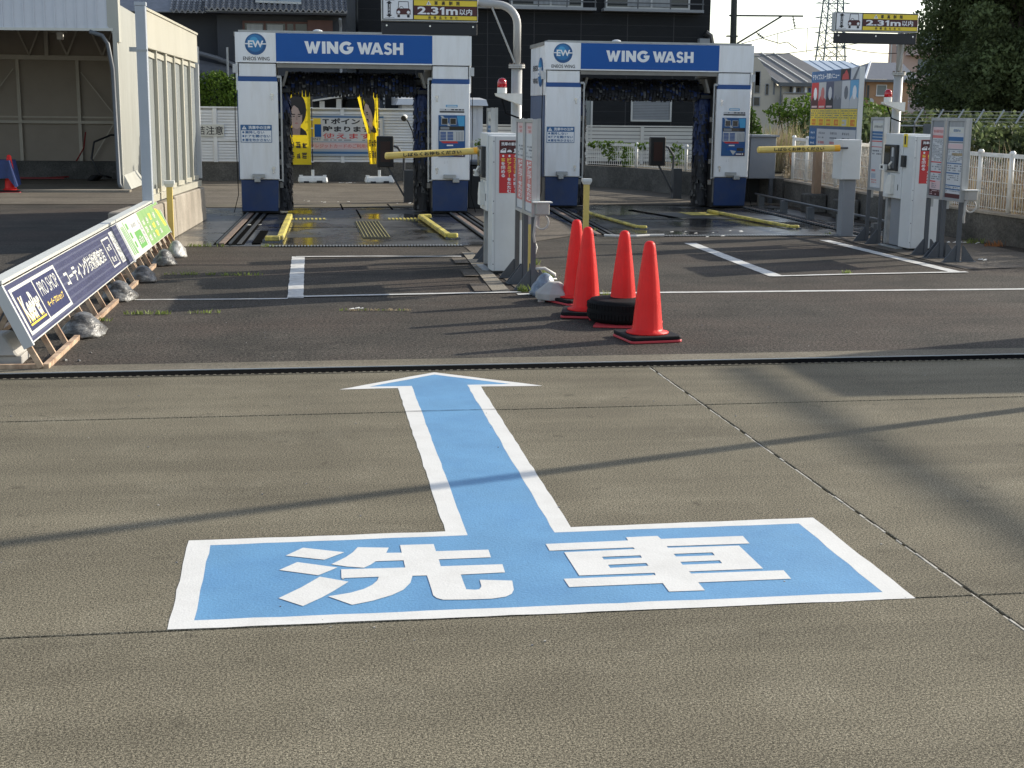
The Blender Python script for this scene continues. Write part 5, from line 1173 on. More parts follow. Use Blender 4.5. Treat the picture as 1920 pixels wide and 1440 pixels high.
textbars(mb, Fr(fr.p(1.24, b0 + h * .1), fr.u, -fr.r), 0, h * 0.8, -0.12, 0, 2, d, 'ink_soft', 22)
fr.rect(mb, 1.42, L - 0.02, b0 + 0.006, b1 - 0.005, d, 'green_pale'); d += .001
for k, a in enumerate((1.50, 1.80, 2.45)): scribble(mb, fr, a, a + 0.20, b0 + h * .14, b0 + h * 0.82, 3, d, 'board_white', 10 + k, True)
scribble(mb, fr, 2.08, 2.34, b0 + h * 0.12, b0 + h * 0.86, 3, d, 'yellow_print', 14, True); fr.poly(mb, [(2.80, b0 + h * .9), (2.95, b0 + h * .9), (3.15, b0 + h * .25), (2.98, b0 + h * .25)], d, 'yellow_print')
for a in (1.78, 2.04, 2.40, 2.74): fr.rect(mb, a, a + 0.012, b0 + 0.01, b1 - 0.01, d, 'green_print')
put('printed_face', mb, p, world=True)
blk = thing('plastic_barrier_base', 'pale plastic base block at the near end of the navy sign', 'weight', (-2.0, 9.02, 0))
mb = MB().hexa([(-2.6, 8.90, 0.055), (-1.74, 8.90, 0.055), (-1.70, 9.22, 0.055), (-2.6, 9.22, 0.055)], [(-2.6, 8.98, 0.16), (-1.84, 8.98, 0.185), (-1.82, 9.16, 0.185), (-2.6, 9.16, 0.16)], 'plastic_block'); put('top', mb, blk, world=True, bevel=0.01)
for x in (-2.5, -1.80): put('foot', MB().box(x - 0.06, x + 0.08, 8.92, 9.2, 0.0, 0.0545, 'plastic_block'), blk, world=True, bevel=0.006)

# ================================================================ LEFT: KERB WALL, GLAZED SCREEN, OPEN SHED
def px_(y): return -1.70 + 0.0667 * (y - 16.4)
cb = thing('curb_wall', 'sunlit pale concrete kerb wall under the glazed screen', 'wall', (-1.6, 17, 0))
Y0, Y1 = 15.2, 20.75; o0, o1 = px_(Y0), px_(Y1)
n = 2
for k in range(n):
    a = Y0 + (Y1 - Y0) * k / n; b = Y0 + (Y1 - Y0) * (k + 1) / n - (0.012 if k < n - 1 else 0); ha, hb = 0.50, 0.47
    mb = MB().hexa([(px_(a) - .2, a, 0), (px_(a) + .10, a, 0), (px_(b) + .10, b, 0), (px_(b) - .2, b, 0)], [(px_(a) - .2, a, ha), (px_(a) + .08, a, ha), (px_(b) + .08, b, hb), (px_(b) - .2, b, hb)], 'curb_concrete')
    put('wall_segment', mb, cb, world=True, bevel=0.014)
gl = thing('glazed_screen', 'sunlit screen of tall translucent panes with a cream top band', 'screen wall', (-1.6, 18, 0.5))
SY0, SY1 = 16.42, 20.7
def seg(y0, y1, z0a, z0b, z1a, z1b, m, off0=-0.03, off1=0.03):
    return MB().hexa([(px_(y0) + off0, y0, z0a), (px_(y0) + off1, y0, z0a), (px_(y1) + off1, y1, z0b), (px_(y1) + off0, y1, z0b)], [(px_(y0) + off0, y0, z1a), (px_(y0) + off1, y0, z1a), (px_(y1) + off1, y1, z1b), (px_(y1) + off0, y1, z1b)], m)
put('top_band', seg(SY0 + .1, SY1, 2.25, 2.22, 2.66, 2.60, 'fascia_cream', -0.06, 0.045), gl, world=True, bevel=0.004)
put('band_cap', seg(SY0 + .1, SY1, 2.662, 2.602, 2.69, 2.63, 'fascia_cream', -0.07, 0.06), gl, world=True)
put('sill', seg(SY0 + .1, SY1, 0.52, 0.49, 0.60, 0.57, 'fascia_cream', -0.05, 0.05), gl, world=True)
mb = MB().box(px_(SY0) - 0.05, px_(SY0) + 0.065, SY0 - 0.02, SY0 + 0.095, 0.50, 2.70, 'pillar_blue'); pil = put('pillar', mb, gl, world=True, bevel=0.006)
put('pillar_cap', MB().box(px_(SY0) - 0.055, px_(SY0) + 0.07, SY0 - 0.025, SY0 + 0.10, 2.7005, 2.74, 'pillar_blue'), pil, world=True)
put('clamp', MB().box(px_(SY0) - 0.10, px_(SY0) + 0.068, SY0 - 0.024, SY0 - 0.021, 2.20, 2.225, 'galv').box(px_(SY0) - 0.13, px_(SY0) - 0.051, SY0, SY0 + 0.03, 2.20, 2.25, 'galv'), pil, world=True)
NP = 6; span = SY1 - SY0 - 0.12
for k in range(NP):
    a = SY0 + 0.11 + span * k / NP; b = SY0 + 0.11 + span * (k + 1) / NP
    put('pane', seg(a + 0.05, b - 0.0, 0.60, 0.58, 2.24, 2.22, 'polycarb', -0.02, -0.008), gl, world=True)
    wd = 0.085 if k % 2 == 0 else 0.045
    put('mullion', seg(a, a + wd, 0.601, 0.60, 2.246, 2.244, 'fascia_cream', -0.04, 0.035), gl, world=True)
    for z in (0.602, 2.17): put('pane_frame', seg(a + wd + .001, b - 0.001, z, z - .02, z + 0.06, z + .04, 'fascia_cream', -0.03, 0.012), gl, world=True)
put('end_mullion', seg(SY1 + .001, SY1 + 0.07, 0.60, 0.60, 2.2, 2.2, 'panel_grey', -0.05, 0.05), gl, world=True)

sh = thing('wash_shed', 'big white corrugated shed with an open dark front at the left', 'shed', (-5.5, 30, 0))
FX, FY, BY = -3.40, 28.2, 32.6
put('back_wall', MB().box(-10, FX - 0.1, BY, BY + 0.06, 0.0, 3.5, 'shed_inside'), sh, world=True)
put('left_wall', MB().box(-10.06, -10, FY, BY, 0.0, 3.5, 'shed_inside'), sh, world=True)
put('floor_slab', MB().box(-10, FX + 0.1, FY - 0.45, BY, 0.009, 0.035, 'concrete_strip'), sh, world=True)
put('painted_lit_edge', MB().box(-10, FX + 0.25, FY - 0.80, FY - 0.451, 0.009, 0.05, 'pale_paver'), sh, world=True)  # added paler strip: sunlight on the slab's front edge, put into the colour
put('roof', MB().hexa([(-10, FY + .01, 3.56), (FX - .09, FY + .01, 3.56), (FX - .09, BY + .1, 3.56), (-10, BY + .1, 3.56)], [(-10, FY + .01, 3.62), (FX - .09, FY + .01, 3.62), (FX - .09, BY + .1, 3.62), (-10, BY + .1, 3.62)], 'shed_fascia'), sh, world=True)
fa = put('fascia', MB().hexa([(-10, FY - .04, 2.99), (FX - .06, FY - .04, 3.06), (FX - .06, FY, 3.06), (-10, FY, 2.99)], [(-10, FY - .04, 3.66), (FX - .10, FY - .04, 3.70), (FX - .10, FY, 3.70), (-10, FY, 3.66)], 'shed_fascia'), sh, world=True)
mb = MB()
for k in range(34): x = -10 + k * 0.19; mb.box(x, x + 0.022, FY - 0.055, FY - 0.0405, 3.02 if x < -5 else 3.07, 3.66, 'shed_fascia')
put('ribs', mb, fa, world=True)
put('fascia_trim', MB().beam((-10, FY - .05, 2.975), (FX - .02, FY - .05, 3.045), 0.03, 0.05, 'board_white'), fa, world=True)
# sunlit right wall of corrugated sheet, in sheets
for k in range(5):
    y0 = FY - 0.02 + k * 0.9; y1 = y0 + 0.89; mb = MB(); nq = 6
    for q in range(nq):
        a = y0 + (y1 - y0) * q / nq; b = a + (y1 - y0) / nq * 0.55; c = a + (y1 - y0) / nq
        mb.face([(FX + 0.02, a, 0.03), (FX + 0.02, b, 0.03), (FX + 0.02, b, 3.55), (FX + 0.02, a, 3.55)], 'shed_white')
        mb.face([(FX + 0.02, b, 0.03), (FX + 0.05, (b + c) / 2, 0.03), (FX + 0.05, (b + c) / 2, 3.55), (FX + 0.02, b, 3.55)], 'shed_white'); mb.face([(FX + 0.05, (b + c) / 2, 0.03), (FX + 0.02, c, 0.03), (FX + 0.02, c, 3.55), (FX + 0.05, (b + c) / 2, 3.55)], 'shed_white')
    mb.box(FX - 0.02, FX + 0.015, y0, y1, 0.03, 3.55, 'shed_inside'); put('wall_sheet', mb, sh, world=True)
put('corner_plate', MB().hexa([(FX + 0.06, FY - .05, 2.82), (FX + .09, FY - .05, 2.82), (FX + .09, FY + .3, 2.82), (FX + .06, FY + .3, 2.82)], [(FX - .12, FY - .05, 3.12), (FX + .09, FY - .05, 3.12), (FX + .09, FY + .3, 3.12), (FX - .12, FY + .3, 3.12)], 'shed_white').box(FX - .12, FX + .09, FY - .05, FY + .3, 3.121, 3.72, 'shed_white'), sh, world=True)
put('skirt_sheet', MB().hexa([(FX + .06, FY - .1, 0.03), (FX + .20, FY - .05, 0.03), (FX + .26, FY + 2.2, 0.03), (FX + .06, FY + 2.2, 0.03)], [(FX + .055, FY - .08, 0.30), (FX + .075, FY - .05, 0.30), (FX + .075, FY + 2.2, 0.30), (FX + .055, FY + 2.2, 0.30)], 'shed_white'), sh, world=True)
put('gutter_pipe', MB().tube([(FX - .45, FY - .1, 3.0), (FX - .22, FY - .1, 2.93), (FX - .12, FY - .1, 2.78), (FX - .05, FY - .1, 2.3), (FX - .02, FY - .1, 0.14), (FX + .02, FY - .16, 0.06)], 0.04, 'steel_dark', 10), sh, world=True, smooth=True)
put('door_post', MB().box(FX - 0.03, FX + 0.05, FY - 0.06, FY + 0.04, 0.035, 3.0, 'shed_white'), sh, world=True)
mb = MB()
for x in (-8.4, -6.02, -4.75): put('stud', MB().box(x - 0.035, x + 0.035, BY - 0.09, BY - 0.001, 0.0, 2.66, 'shed_frame'), sh, world=True)
put('girt', MB().box(-10, FX - .12, BY - 0.10, BY - 0.03, 2.60, 2.70, 'shed_frame'), sh, world=True)
put('girt', MB().box(-10, FX - .12, BY - 0.10, BY - 0.03, 1.23, 1.29, 'shed_frame'), sh, world=True); put('ledge', MB().box(-10, FX - .12, BY - 0.04, BY - 0.001, 1.35, 1.385, 'shed_frame'), sh, world=True)
for a, b in (((-4.68, 2.35), (-3.6, 0.9)), ((-4.6, 0.3), (-3.6, 1.9)), ((-6.1, 2.4), (-7.2, 1.0))): put('brace_rod', MB().beam((a[0], BY - .12, a[1]), (b[0], BY - .12, b[1]), 0.02, 0.02, 'shed_frame'), sh, world=True)
for x0 in (-6.6, -5.75, -4.95, -4.2):
    for s in (-1, 1): put('truss_bar', MB().beam((x0, BY - .1, 2.70), (x0 + s * 0.34, BY - .1, 3.5), 0.035, 0.035, 'shed_frame'), sh, world=True)
put('truss_post', MB().box(-5.42, -5.34, BY - .12, BY - .04, 2.7, 3.5, 'shed_frame'), sh, world=True)
put('floor_girt', MB().box(-10, FX - .12, BY - 0.2, BY - 0.11, 0.036, 0.16, 'shed_frame'), sh, world=True)
put('lamp_box', MB().box(-5.05, -4.75, 29.8, 31.4, 3.12, 3.26, 'shed_frame'), sh, world=True); put('sensor', MB().box(-4.72, -4.60, 29.8, 29.9, 2.92, 3.06, 'plastic_white'), sh, world=True)
solo('hose', MB().tube([(-3.72, 31.9, 1.0), (-4.0, 31.8, 1.0), (-4.35, 31.7, 0.85), (-4.42, 31.7, 0.5), (-4.25, 31.6, 0.15), (-4.0, 31.6, 0.08)], 0.022, 'hose', 8), 'black hose looping down inside the shed', 'hose', smooth=True)
solo('hose', MB().tube([(-4.62, 32.4, 1.05), (-4.66, 32.3, 0.7), (-4.86, 32.2, 0.35), (-4.86, 32.1, 0.09), (-5.4, 31.8, 0.07), (-6.2, 31.7, 0.075), (-5.9, 31.5, 0.07), (-5.0, 31.6, 0.07)], 0.016, 'red_hose', 6), 'red hose hanging from the shed wall and trailing on its floor', 'hose')
mb = MB()
for k in range(5): mb.tube([(-4.35 + 0.11 * math.cos(a) + 0.02 * k, 31.3 + 0.2 * math.sin(a), 0.06 + 0.02 * k) for a in [R(q) for q in range(0, 361, 30)]], 0.02, 'hose', 6)
solo('coiled_hose', mb, 'coil of black hose on the shed floor', 'hose')
solo('pressure_washer', MB().box(-3.75, -3.55, 30.9, 31.3, 0.04, 0.75, 'machine_dark').box(-3.78, -3.6, 30.95, 31.2, 0.76, 1.15, 'cabinet_grey'), 'dark pressure washer at the right inside the shed', 'machine', bevel=0.02)
tb = thing('covered_table', 'dark blue sheet draped over a table at the left edge', 'table', (-6.0, 27.95, 0))
mb = MB().box(-7.0, -5.30, 27.32, 27.9, 0.58, 0.60, 'blue_tarp')
for k in range(10):
    x = -7.0 + k * 0.17; mb.face([(x, 27.31, 0.60), (x + 0.17, 27.31, 0.60), (x + 0.17, 27.28 + 0.03 * (k % 2), 0.27), (x, 27.28 + 0.03 * ((k + 1) % 2), 0.27)], 'blue_tarp')
mb.face([(-5.30, 27.31, 0.60), (-5.29, 27.9, 0.60), (-5.19, 27.8, 0.14), (-5.17, 27.30, 0.12)], 'blue_tarp'); mb.face([(-5.30, 27.30, 0.60), (-5.17, 27.29, 0.12), (-5.20, 27.27, 0.10), (-5.34, 27.28, 0.30)], 'blue_tarp')
put('sheet', mb, tb, world=True)
for x in (-6.9, -5.35): put('leg', MB().box(x - .02, x + .02, 27.5, 27.54, 0, 0.58, 'steel_dark'), tb, world=True)

# ================================================================ BACK FENCE, BANNERS
lf = thing('louvre_fence', 'white louvred fence with a price banner behind the left wash machine', 'fence', (-1, 31.95, 0.42))
def louvre(x0, x1, z0, z1, n, y=31.98):
    for k in range(n):
        z = z0 + (z1 - z0) * k / n; s = (z1 - z0) / n
        put('slat', MB().hexa([(x0, y - .035, z + s * .0), (x1, y - .035, z + s * .0), (x1, y - .01, z + s * .0), (x0, y - .01, z + s * .0)], [(x0, y - .012, z + s * .88), (x1, y - .012, z + s * .88), (x1, y + .01, z + s * .88), (x0, y + .01, z + s * .88)], 'louver'), lf, world=True)
put('shade_line_sheet', MB().box(-3.6, 2.64, 32.0, 32.006, 0.43, 1.60, 'panel_grey'), lf, world=True)  # added grey sheet whose colour makes the shading lines between the slats
posts = [-3.62, -1.78, 0.08, 1.02, 2.66]
for a, b in zip(posts, posts[1:]): louvre(a + 0.045, b - 0.045, 0.44, 0.88, 7); louvre(a + 0.045, b - 0.045, 0.93, 1.56, 10)
for x in posts: put('post', MB().box(x - 0.044, x + 0.044, 31.93, 32.02, 0.421, 1.60, 'louver'), lf, world=True, bevel=0.006)
put('top_rail', MB().box(-3.7, 2.7, 31.92, 32.03, 1.601, 1.635, 'louver'), lf, world=True); put('mid_rail', MB().box(-3.7, 2.7, 31.935, 32.02, 0.885, 0.925, 'louver'), lf, world=True)
mb = MB(); f = Fr((0, 31.925, 0), (1, 0, 0), (0, 0, 1))
for x in (-2.40, -1.99): f.slab(mb, x, x + 0.405, 0.985, 1.245, 0.002, 0.012, 'board_white')
write(mb, f, '凍結', -2.385, -2.00, 1.02, 1.21, 0.014, 'ink', 0.03); write(mb, f, '注意', -1.975, -1.60, 1.02, 1.21, 0.014, 'ink', 0.014)
o = solo('plate_sign', mb, 'white freeze warning plates wired to the louvred fence', 'sign')
mb = MB(); f = Fr((0.10, 31.915, 0.57), (1, 0, 0), (0, 0, 1)); w, h = 1.84, 0.90
f.slab(mb, 0, w, 0, h, 0.001, 0.006, 'blue_roof'); d = 0.0075
f.rect(mb, 0.02, w - .02, 0.33, h - 0.06, d, 'paper'); f.rect(mb, 0.02, w - .02, 0.15, 0.30, d, 'paper_pink'); f.rect(mb, 0, w, h - 0.05, h - 0.02, d, 'blue_notice'); f.rect(mb, 0, w, 0.05, 0.10, d, 'blue_notice'); d += .001
f.rect(mb, 0.14, 0.44, 0.42, h - 0.07, d, 'yellow_print'); f.rect(mb, 0.30, 0.45, 0.42, 0.70, d + .001, 'blue_brand'); write(mb, f, 'POINT', 0.12, 0.45, 0.345, 0.405, d, 'ink_soft', .02)
write(mb, f, 'Tポイント', 0.48, 1.52, 0.705, 0.835, d, 'ink', .04); write(mb, f, '貯まります', 0.48, 1.56, 0.535, 0.665, d, 'ink', .04); write(mb, f, '使えます', 0.48, 1.56, 0.385, 0.505, d, 'red_print', .018)
textbars(mb, f, 0.5, 1.5, 0.335, 0.375, 1, d, 'ink_soft', 30, .9); write(mb, f, 'クレジットカードのご利用も歓迎', 0.20, 1.75, 0.18, 0.27, d, 'red_soft', .02)
solo('price_banner', mb, 'wide white banner with black and red lettering on the louvred fence', 'banner')
def flag(label, x, y, twist, loc_dx, mirror, seed):
    """tall yellow banner on a pole in a white water base, printed with a man's portrait"""
    t = thing('banner_flag', label, 'banner', (x, y, 0), 0, 'yellow portrait banners behind the left wash machine')
    b = put('water_base', MB().hexa([(-.33, -.2, .012), (.33, -.2, .012), (.33, .2, .012), (-.33, .2, .012)], [(-.31, -.16, .15), (.31, -.16, .15), (.31, .16, .15), (-.31, .16, .15)], 'plastic_white'), t, bevel=0.03)
    put('spigot', MB().tube([(0, 0, .15), (0, 0, .29)], 0.035, 'plastic_white', 10), b); mb = MB()
    for s in (-1, 1): mb.box(s * .26 - .04, s * .26 + .04, -.05, .05, .151, .175, 'plastic_white')
    mb.box(.08, .2, -.205, -.19, .012, .06, 'machine_dark'); mb.box(-.2, -.09, -.205, -.19, .012, .05, 'machine_dark'); put('lug', mb, b)
    put('pole', MB().tube([(0, 0, .29), (0, 0, 1.2), (0, 0, 2.2)], 0.012, 'ink', 8), t)
    for z in (.45, .75, 1.18, 1.36, 1.62, 1.9): put('clip', MB().box(-.03, .03, -.02, .02, z, z + .02, 'plastic_white'), t)
    W_, Z0, Z1 = 0.68, 0.40, 2.15
    def wx(u, v): return twist(u, v)
    def q(mb, u0, u1, v0, v1, m, d, nu=8, nv=10):
        for i in range(nu):
            for j in range(nv):
                P = [(u0 + (u1 - u0) * (i + a) / nu, v0 + (v1 - v0) * (j + c) / nv) for a, c in ((0, 0), (1, 0), (1, 1), (0, 1))]
                mb.face([tuple(Vector(wx(a, c)) + Vector((0, -d, 0))) for a, c in P], m)
    def shape(mb, pts, m, d):
        mb.face([tuple(Vector(wx(a, c)) + Vector((0, -d, 0))) for a, c in pts], m)
    mb = MB(); q(mb, 0, 1, 0, 1, 'yellow_cloth', 0.0); cl = put('cloth', mb, t, smooth=True)
    def fan(c, pts, m, d, mb):
        for a, b in zip(pts, pts[1:] + pts[:1]): shape(mb, [c, a, b], m, d)
    mb = MB(); D = 0.012
    el = lambda cx, cy, rx, ry, a0=0, a1=360, n=18: [(cx + rx * math.cos(R(a0 + (a1 - a0) * k / n)), cy + ry * math.sin(R(a0 + (a1 - a0) * k / n))) for k in range(n)]
    fan((.47, .74), el(.47, .74, .36, .215), 'hair_print', D, mb)                       # hair
    fan((.42, .42), [(.08, .40), (.85, .40), (.80, .45), (.62, .50), (.22, .50), (.10, .45)], 'hair_print', D, mb)   # dark shirt
    fan((.42, .50), [(.27, .40), (.56, .40), (.60, .56), (.24, .56)], 'skin_shade', D + .004, mb)
    fan((.42, .645), el(.42, .645, .245, .165), 'skin_print', D + .007, mb)              # face
    fan((.42, .86), [(.14, .70), (.20, .76), (.34, .80), (.5, .76), (.62, .66), (.72, .72), (.66, .90), (.40, .95), (.16, .88)], 'hair_print', D + .010, mb)
    for e in (.32, .54): shape(mb, [(e - .06, .672), (e + .06, .672), (e + .05, .684), (e - .05, .684)], 'hair_print', D + .013); shape(mb, [(e - .05, .645), (e + .05, .645), (e + .03, .657), (e - .03, .657)], 'hair_print', D + .013)
    shape(mb, [(.41, .60), (.47, .60), (.45, .66), (.43, .66)], 'skin_shade', D + .012); shape(mb, [(.35, .555), (.50, .555), (.46, .566), (.39, .566)], 'red_soft', D + .013)
    put('portrait', mb, cl)
    mb = MB()
    class Bend:
        def rect(s, mb, x0, x1, y0, y1, d, m): mb.face([tuple(Vector(wx(a, c)) + Vector((0, -d, 0))) for a, c in ((x0, y0), (x1, y0), (x1, y1), (x0, y1))], m)
    for row, zz in enumerate((.22, .08)): scribble(mb, Bend(), .10, .88, zz, zz + .11, 3, .012, 'ink', seed * 7 + row)
    put('lettering', mb, cl); return t
flag('yellow banner with a dark haired man, hanging flat left of the price banner', 0.34, 31.3, lambda u, v: (-0.03 - 0.53 * (1 - u), 0.03 * math.sin(6 * v) * (1 - u) - .02, 0.40 + 1.60 * v), 0, True, 1)
def tw(u, v):
    p = 1 - max(0, min(1, (v - 0.3) / 0.75)) ** 0.8
    wdt = 0.17 + 0.33 * (1 - p) if v > 0.45 else 0.19 + 0.05 * math.sin(5 * v)
    return (-0.02 - wdt * (1 - u), 0.05 * math.sin(9 * u + 3 * v), 0.42 + 1.72 * v - 0.12 * (1 - u) * (1 - p))
flag('furled yellow banner curling round its pole right of the price banner', 1.80, 31.25, tw, 0, False, 2)
sp = thing('spotlight', 'small white spotlight with a black cable on the louvred fence', 'lamp', (2.42, 31.85, 1.42))
put('head', MB().tube([(0, 0, .04), (-.03, -.07, .0)], [0.055, 0.07], 'plastic_white', 14), sp); put('lens', MB().tube([(-.031, -.071, 0), (-.04, -.09, -.01)], 0.062, 'black_box', 14), sp); put('cable', MB().tube([(.02, .02, .0), (.08, .03, -.1), (.17, .03, -.3), (.2, .03, -.45)], 0.012, 'wire', 6), sp)

# cream slatted fence and white mesh behind the right machine
cf = thing('slat_fence', 'cream horizontal slat fence in front of the black apartment house', 'fence', (6, 33.9, 0.4))
for k in range(9):
    z = 0.42 + k * 0.092; put('slat', MB().box(2.75, 9.9, 33.88, 33.91, z, z + 0.078, 'cream_slat'), cf, world=True)
for k in range(6): x = 2.8 + k * 1.4; put('post', MB().box(x - .04, x + .04, 33.83, 33.879, 0.3, 1.25, 'cream_slat'), cf, world=True)
put('top_rail', MB().box(2.72, 9.95, 33.85, 33.94, 1.255, 1.285, 'cream_slat'), cf, world=True)
def mesh_fence(label, pts, zb, hgt, group, post_every=1.0, dens=0.05, rows=5, wr=0.0035):
    t = thing('mesh_fence', label, 'fence', (*pts[0], zb(0)), 0, group)
    tot = sum(math.dist(a, b) for a, b in zip(pts, pts[1:])); 
    def at(s):
        for a, b in zip(pts, pts[1:]):
            L = math.dist(a, b)
            if s <= L or b is pts[-1]: f = min(s / L, 1); return a[0] + (b[0] - a[0]) * f, a[1] + (b[1] - a[1]) * f
            s -= L
    n = int(tot / post_every)
    for k in range(n + 1):
        s = tot * k / n; x, y = at(s); z = zb(s / tot)
        p = put('post', MB().lathe([(0.028, 0), (0.028, hgt + 0.02)], (x, y, z), 'white_mesh', 10), t, world=True, smooth=True); put('cap', MB().lathe([(0.04, hgt + 0.0205), (0.042, hgt + 0.04), (0.022, hgt + 0.065)], (x, y, z), 'white_mesh', 10), p, world=True)
        if k < n:
            mb = MB(); s2 = tot * (k + 1) / n; m_ = int((s2 - s) / dens)
            for q in range(m_):
                ss = s + (s2 - s) * q / m_; x1, y1 = at(ss); z1 = zb(ss / tot); mb.box(x1 - wr, x1 + wr, y1 - wr, y1 + wr, z1 + 0.02, z1 + hgt, 'white_mesh')
            xa, ya = at(s); xb, yb = at(s2)
            for r_ in range(rows): z1 = 0.04 + (hgt - 0.05) * r_ / (rows - 1); mb.beam((xa, ya, zb(s / tot) + z1), (xb, yb, zb(s2 / tot) + z1), wr * 2, wr * 2, 'white_mesh')
            mb.beam((xa, ya, zb(s / tot) + hgt), (xb, yb, zb(s2 / tot) + hgt), 0.03, 0.05, 'white_mesh')
            put('mesh_panel', mb, t, world=True)
    return t
mesh_fence('white mesh fence on the long concrete wall at the right', [(8.72, 24.0), (8.72, 18.2), (8.80, 16.9), (8.96, 15.8), (9.3, 14.5)], lambda f: 0.455 - 0.08 * f, 0.71, 'white mesh fences', 0.68)
mesh_fence('white mesh fence behind the right wash machine, with vines', [(2.9, 31.7), (4.6, 31.32), (6.15, 30.5), (7.0, 29.0), (7.6, 27.3), (8.3, 25.5)], lambda f: 0.46, 0.46, 'white mesh fences', 1.5, 0.06, 4, 0.005)

cab = thing('equipment_cabinet', 'grey equipment cabinet on an open frame right of the right wash machine', 'cabinet', (8.2, 24.5, 0))
put('body', MB().box(7.62, 8.52, 24.35, 24.9, 0.45, 1.19, 'cabinet_grey'), cab, world=True, bevel=0.008); put('top', MB().box(7.58, 8.56, 24.3, 24.95, 1.191, 1.225, 'cabinet_grey'), cab, world=True)
for x in (7.7, 8.46): put('leg', MB().box(x - .035, x + .035, 24.36, 24.43, 0, 0.449, 'steel_mid'), cab, world=True)
put('back_panel', MB().box(7.64, 8.5, 24.84, 24.88, 0.01, 0.448, 'machine_dark'), cab, world=True)

# ---- price board with its concrete foot
BX = Vector((8.62, 23.0)); AX = Vector((8.36, 20.3)); dd = (AX - BX).normalized()
pb = thing('menu_board', 'large wash menu board with photos and yellow price boxes, behind the right barrier', 'sign', (8.5, 22.2, 0))
fr = Fr((BX.x, BX.y, 1.08), (dd.x, dd.y, 0), (0, 0, 1)); L = (AX - BX).length; H = 1.215
mb = MB(); fr.slab(mb, 0, L, 0, H, -0.05, 0, 'panel_grey'); bd = put('panel', mb, pb, world=True)
mb = MB(); fr.slab(mb, L + 0.001, L + 0.03, -0.01, H + 0.01, -0.06, 0.012, 'cabinet'); put('edge_trim', mb, pb, world=True)
mb = MB(); d = 0.001
fr.rect(mb, 0, L, 0, H, d, 'blue_side'); d += .001
fr.rect(mb, 0, L, H * 0.86, H, d, 'blue_notice'); write(mb, fr, 'ドライブスルー洗車メニュー', 0.08, 1.62, H * 0.885, H * 0.965, d + .001, 'white_print', .03)
fr.rect(mb, 1.70, 2.22, H * 0.86, H, d + .001, 'machine_dark'); fr.poly(mb, [(1.78, H * .865), (2.16, H * .865), (2.12, H * .93), (2.0, H * .99), (1.90, H * .94), (1.82, H * .93)], d + .002, 'red_print'); fr.rect(mb, 2.25, L, H * 0.86, H, d + .001, 'paper'); fr.poly(mb, [(2.35, H * .86), (2.5, H * .86), (2.68, H), (2.6, H)], d + .002, 'ink_soft')
cw = (L - 0.06) / 6
photo = [('red_print', 'maroon', 'white_print'), ('panel_grey', 'red_print', 'red_soft'), ('blue_kick', 'ink', 'paper'), ('cabinet_grey', 'ink_soft', 'cabinet_grey'), ('paper', 'panel_grey', 'ink_soft'), ('logo_light', 'panel_grey', 'white_print')]
for k in range(6):
    a = 0.03 + k * cw; b = a + cw - 0.012; m0, m1_, m2_ = photo[k]
    fr.rect(mb, a, b, H * 0.50, H * 0.85, d, m0); fr.poly(mb, [(a, H * .50), (b, H * .50), (b, H * .62), (a + cw * .4, H * .70), (a, H * .60)], d + .001, m1_); fr.disc(mb, (a + b) / 2 + .03, H * 0.70, cw * 0.24, d + .002, m2_, 10)
    if k < 3: fr.rect(mb, a + .05, b - .05, H * .515, H * .54, d + .003, 'paper_pink')
    fr.rect(mb, a, b, H * 0.275, H * 0.495, d, 'yellow_print'); textbars(mb, fr, a + .03, b - .03, H * 0.37, H * 0.485, 4, d + .001, 'ink_soft', 40 + k, .8)
    fr.rect(mb, a + cw * .22, b - cw * .22, H * 0.285, H * 0.36, d + .001, 'paper' if k == 4 else 'orange_print'); textbars(mb, fr, a + cw * .26, b - cw * .26, H * .29, H * .355, 1, d + .002, 'yellow_print', 50 + k)
fr.rect(mb, 0.0, 0.45, 0, H * 0.235, d, 'blue_notice'); fr.rect(mb, 0.47, L - .06, 0, H * 0.235, d, 'paper')
for k in range(3): scribble(mb, fr, 0.10, 0.36, H * (.165 - .07 * k), H * (.20 - .07 * k), 3 + k % 2, d + .001, 'white_print', 30 + k)
for k in range(3):
    a = 0.58 + k * .68; scribble(mb, fr, a, a + .40, H * .165, H * .205, 4, d + .001, 'ink_soft', 35 + k); textbars(mb, fr, a, a + .4, H * .10, H * .14, 1, d + .001, 'ink_soft', 60 + k); textbars(mb, fr, a, a + .36, H * .02, H * .09, 1, d + .001, 'red_soft', 64 + k, .95)
put('printed_face', mb, bd, world=True)
put('post', MB().box(8.42, 8.54, 22.12, 22.24, 0.30, 1.075, 'rust_post'), pb, world=True); put('post', MB().box(8.42, 8.52, 20.7, 20.8, 0.30, 1.075, 'rust_post'), pb, world=True)
put('foot_block', MB().box(8.28, 8.60, 21.98, 22.35, 0, 0.31, 'wall_concrete'), pb, world=True, bevel=0.02); put('foot_block', MB().box(8.28, 8.59, 20.6, 20.95, 0, 0.30, 'wall_concrete'), pb, world=True, bevel=0.02)

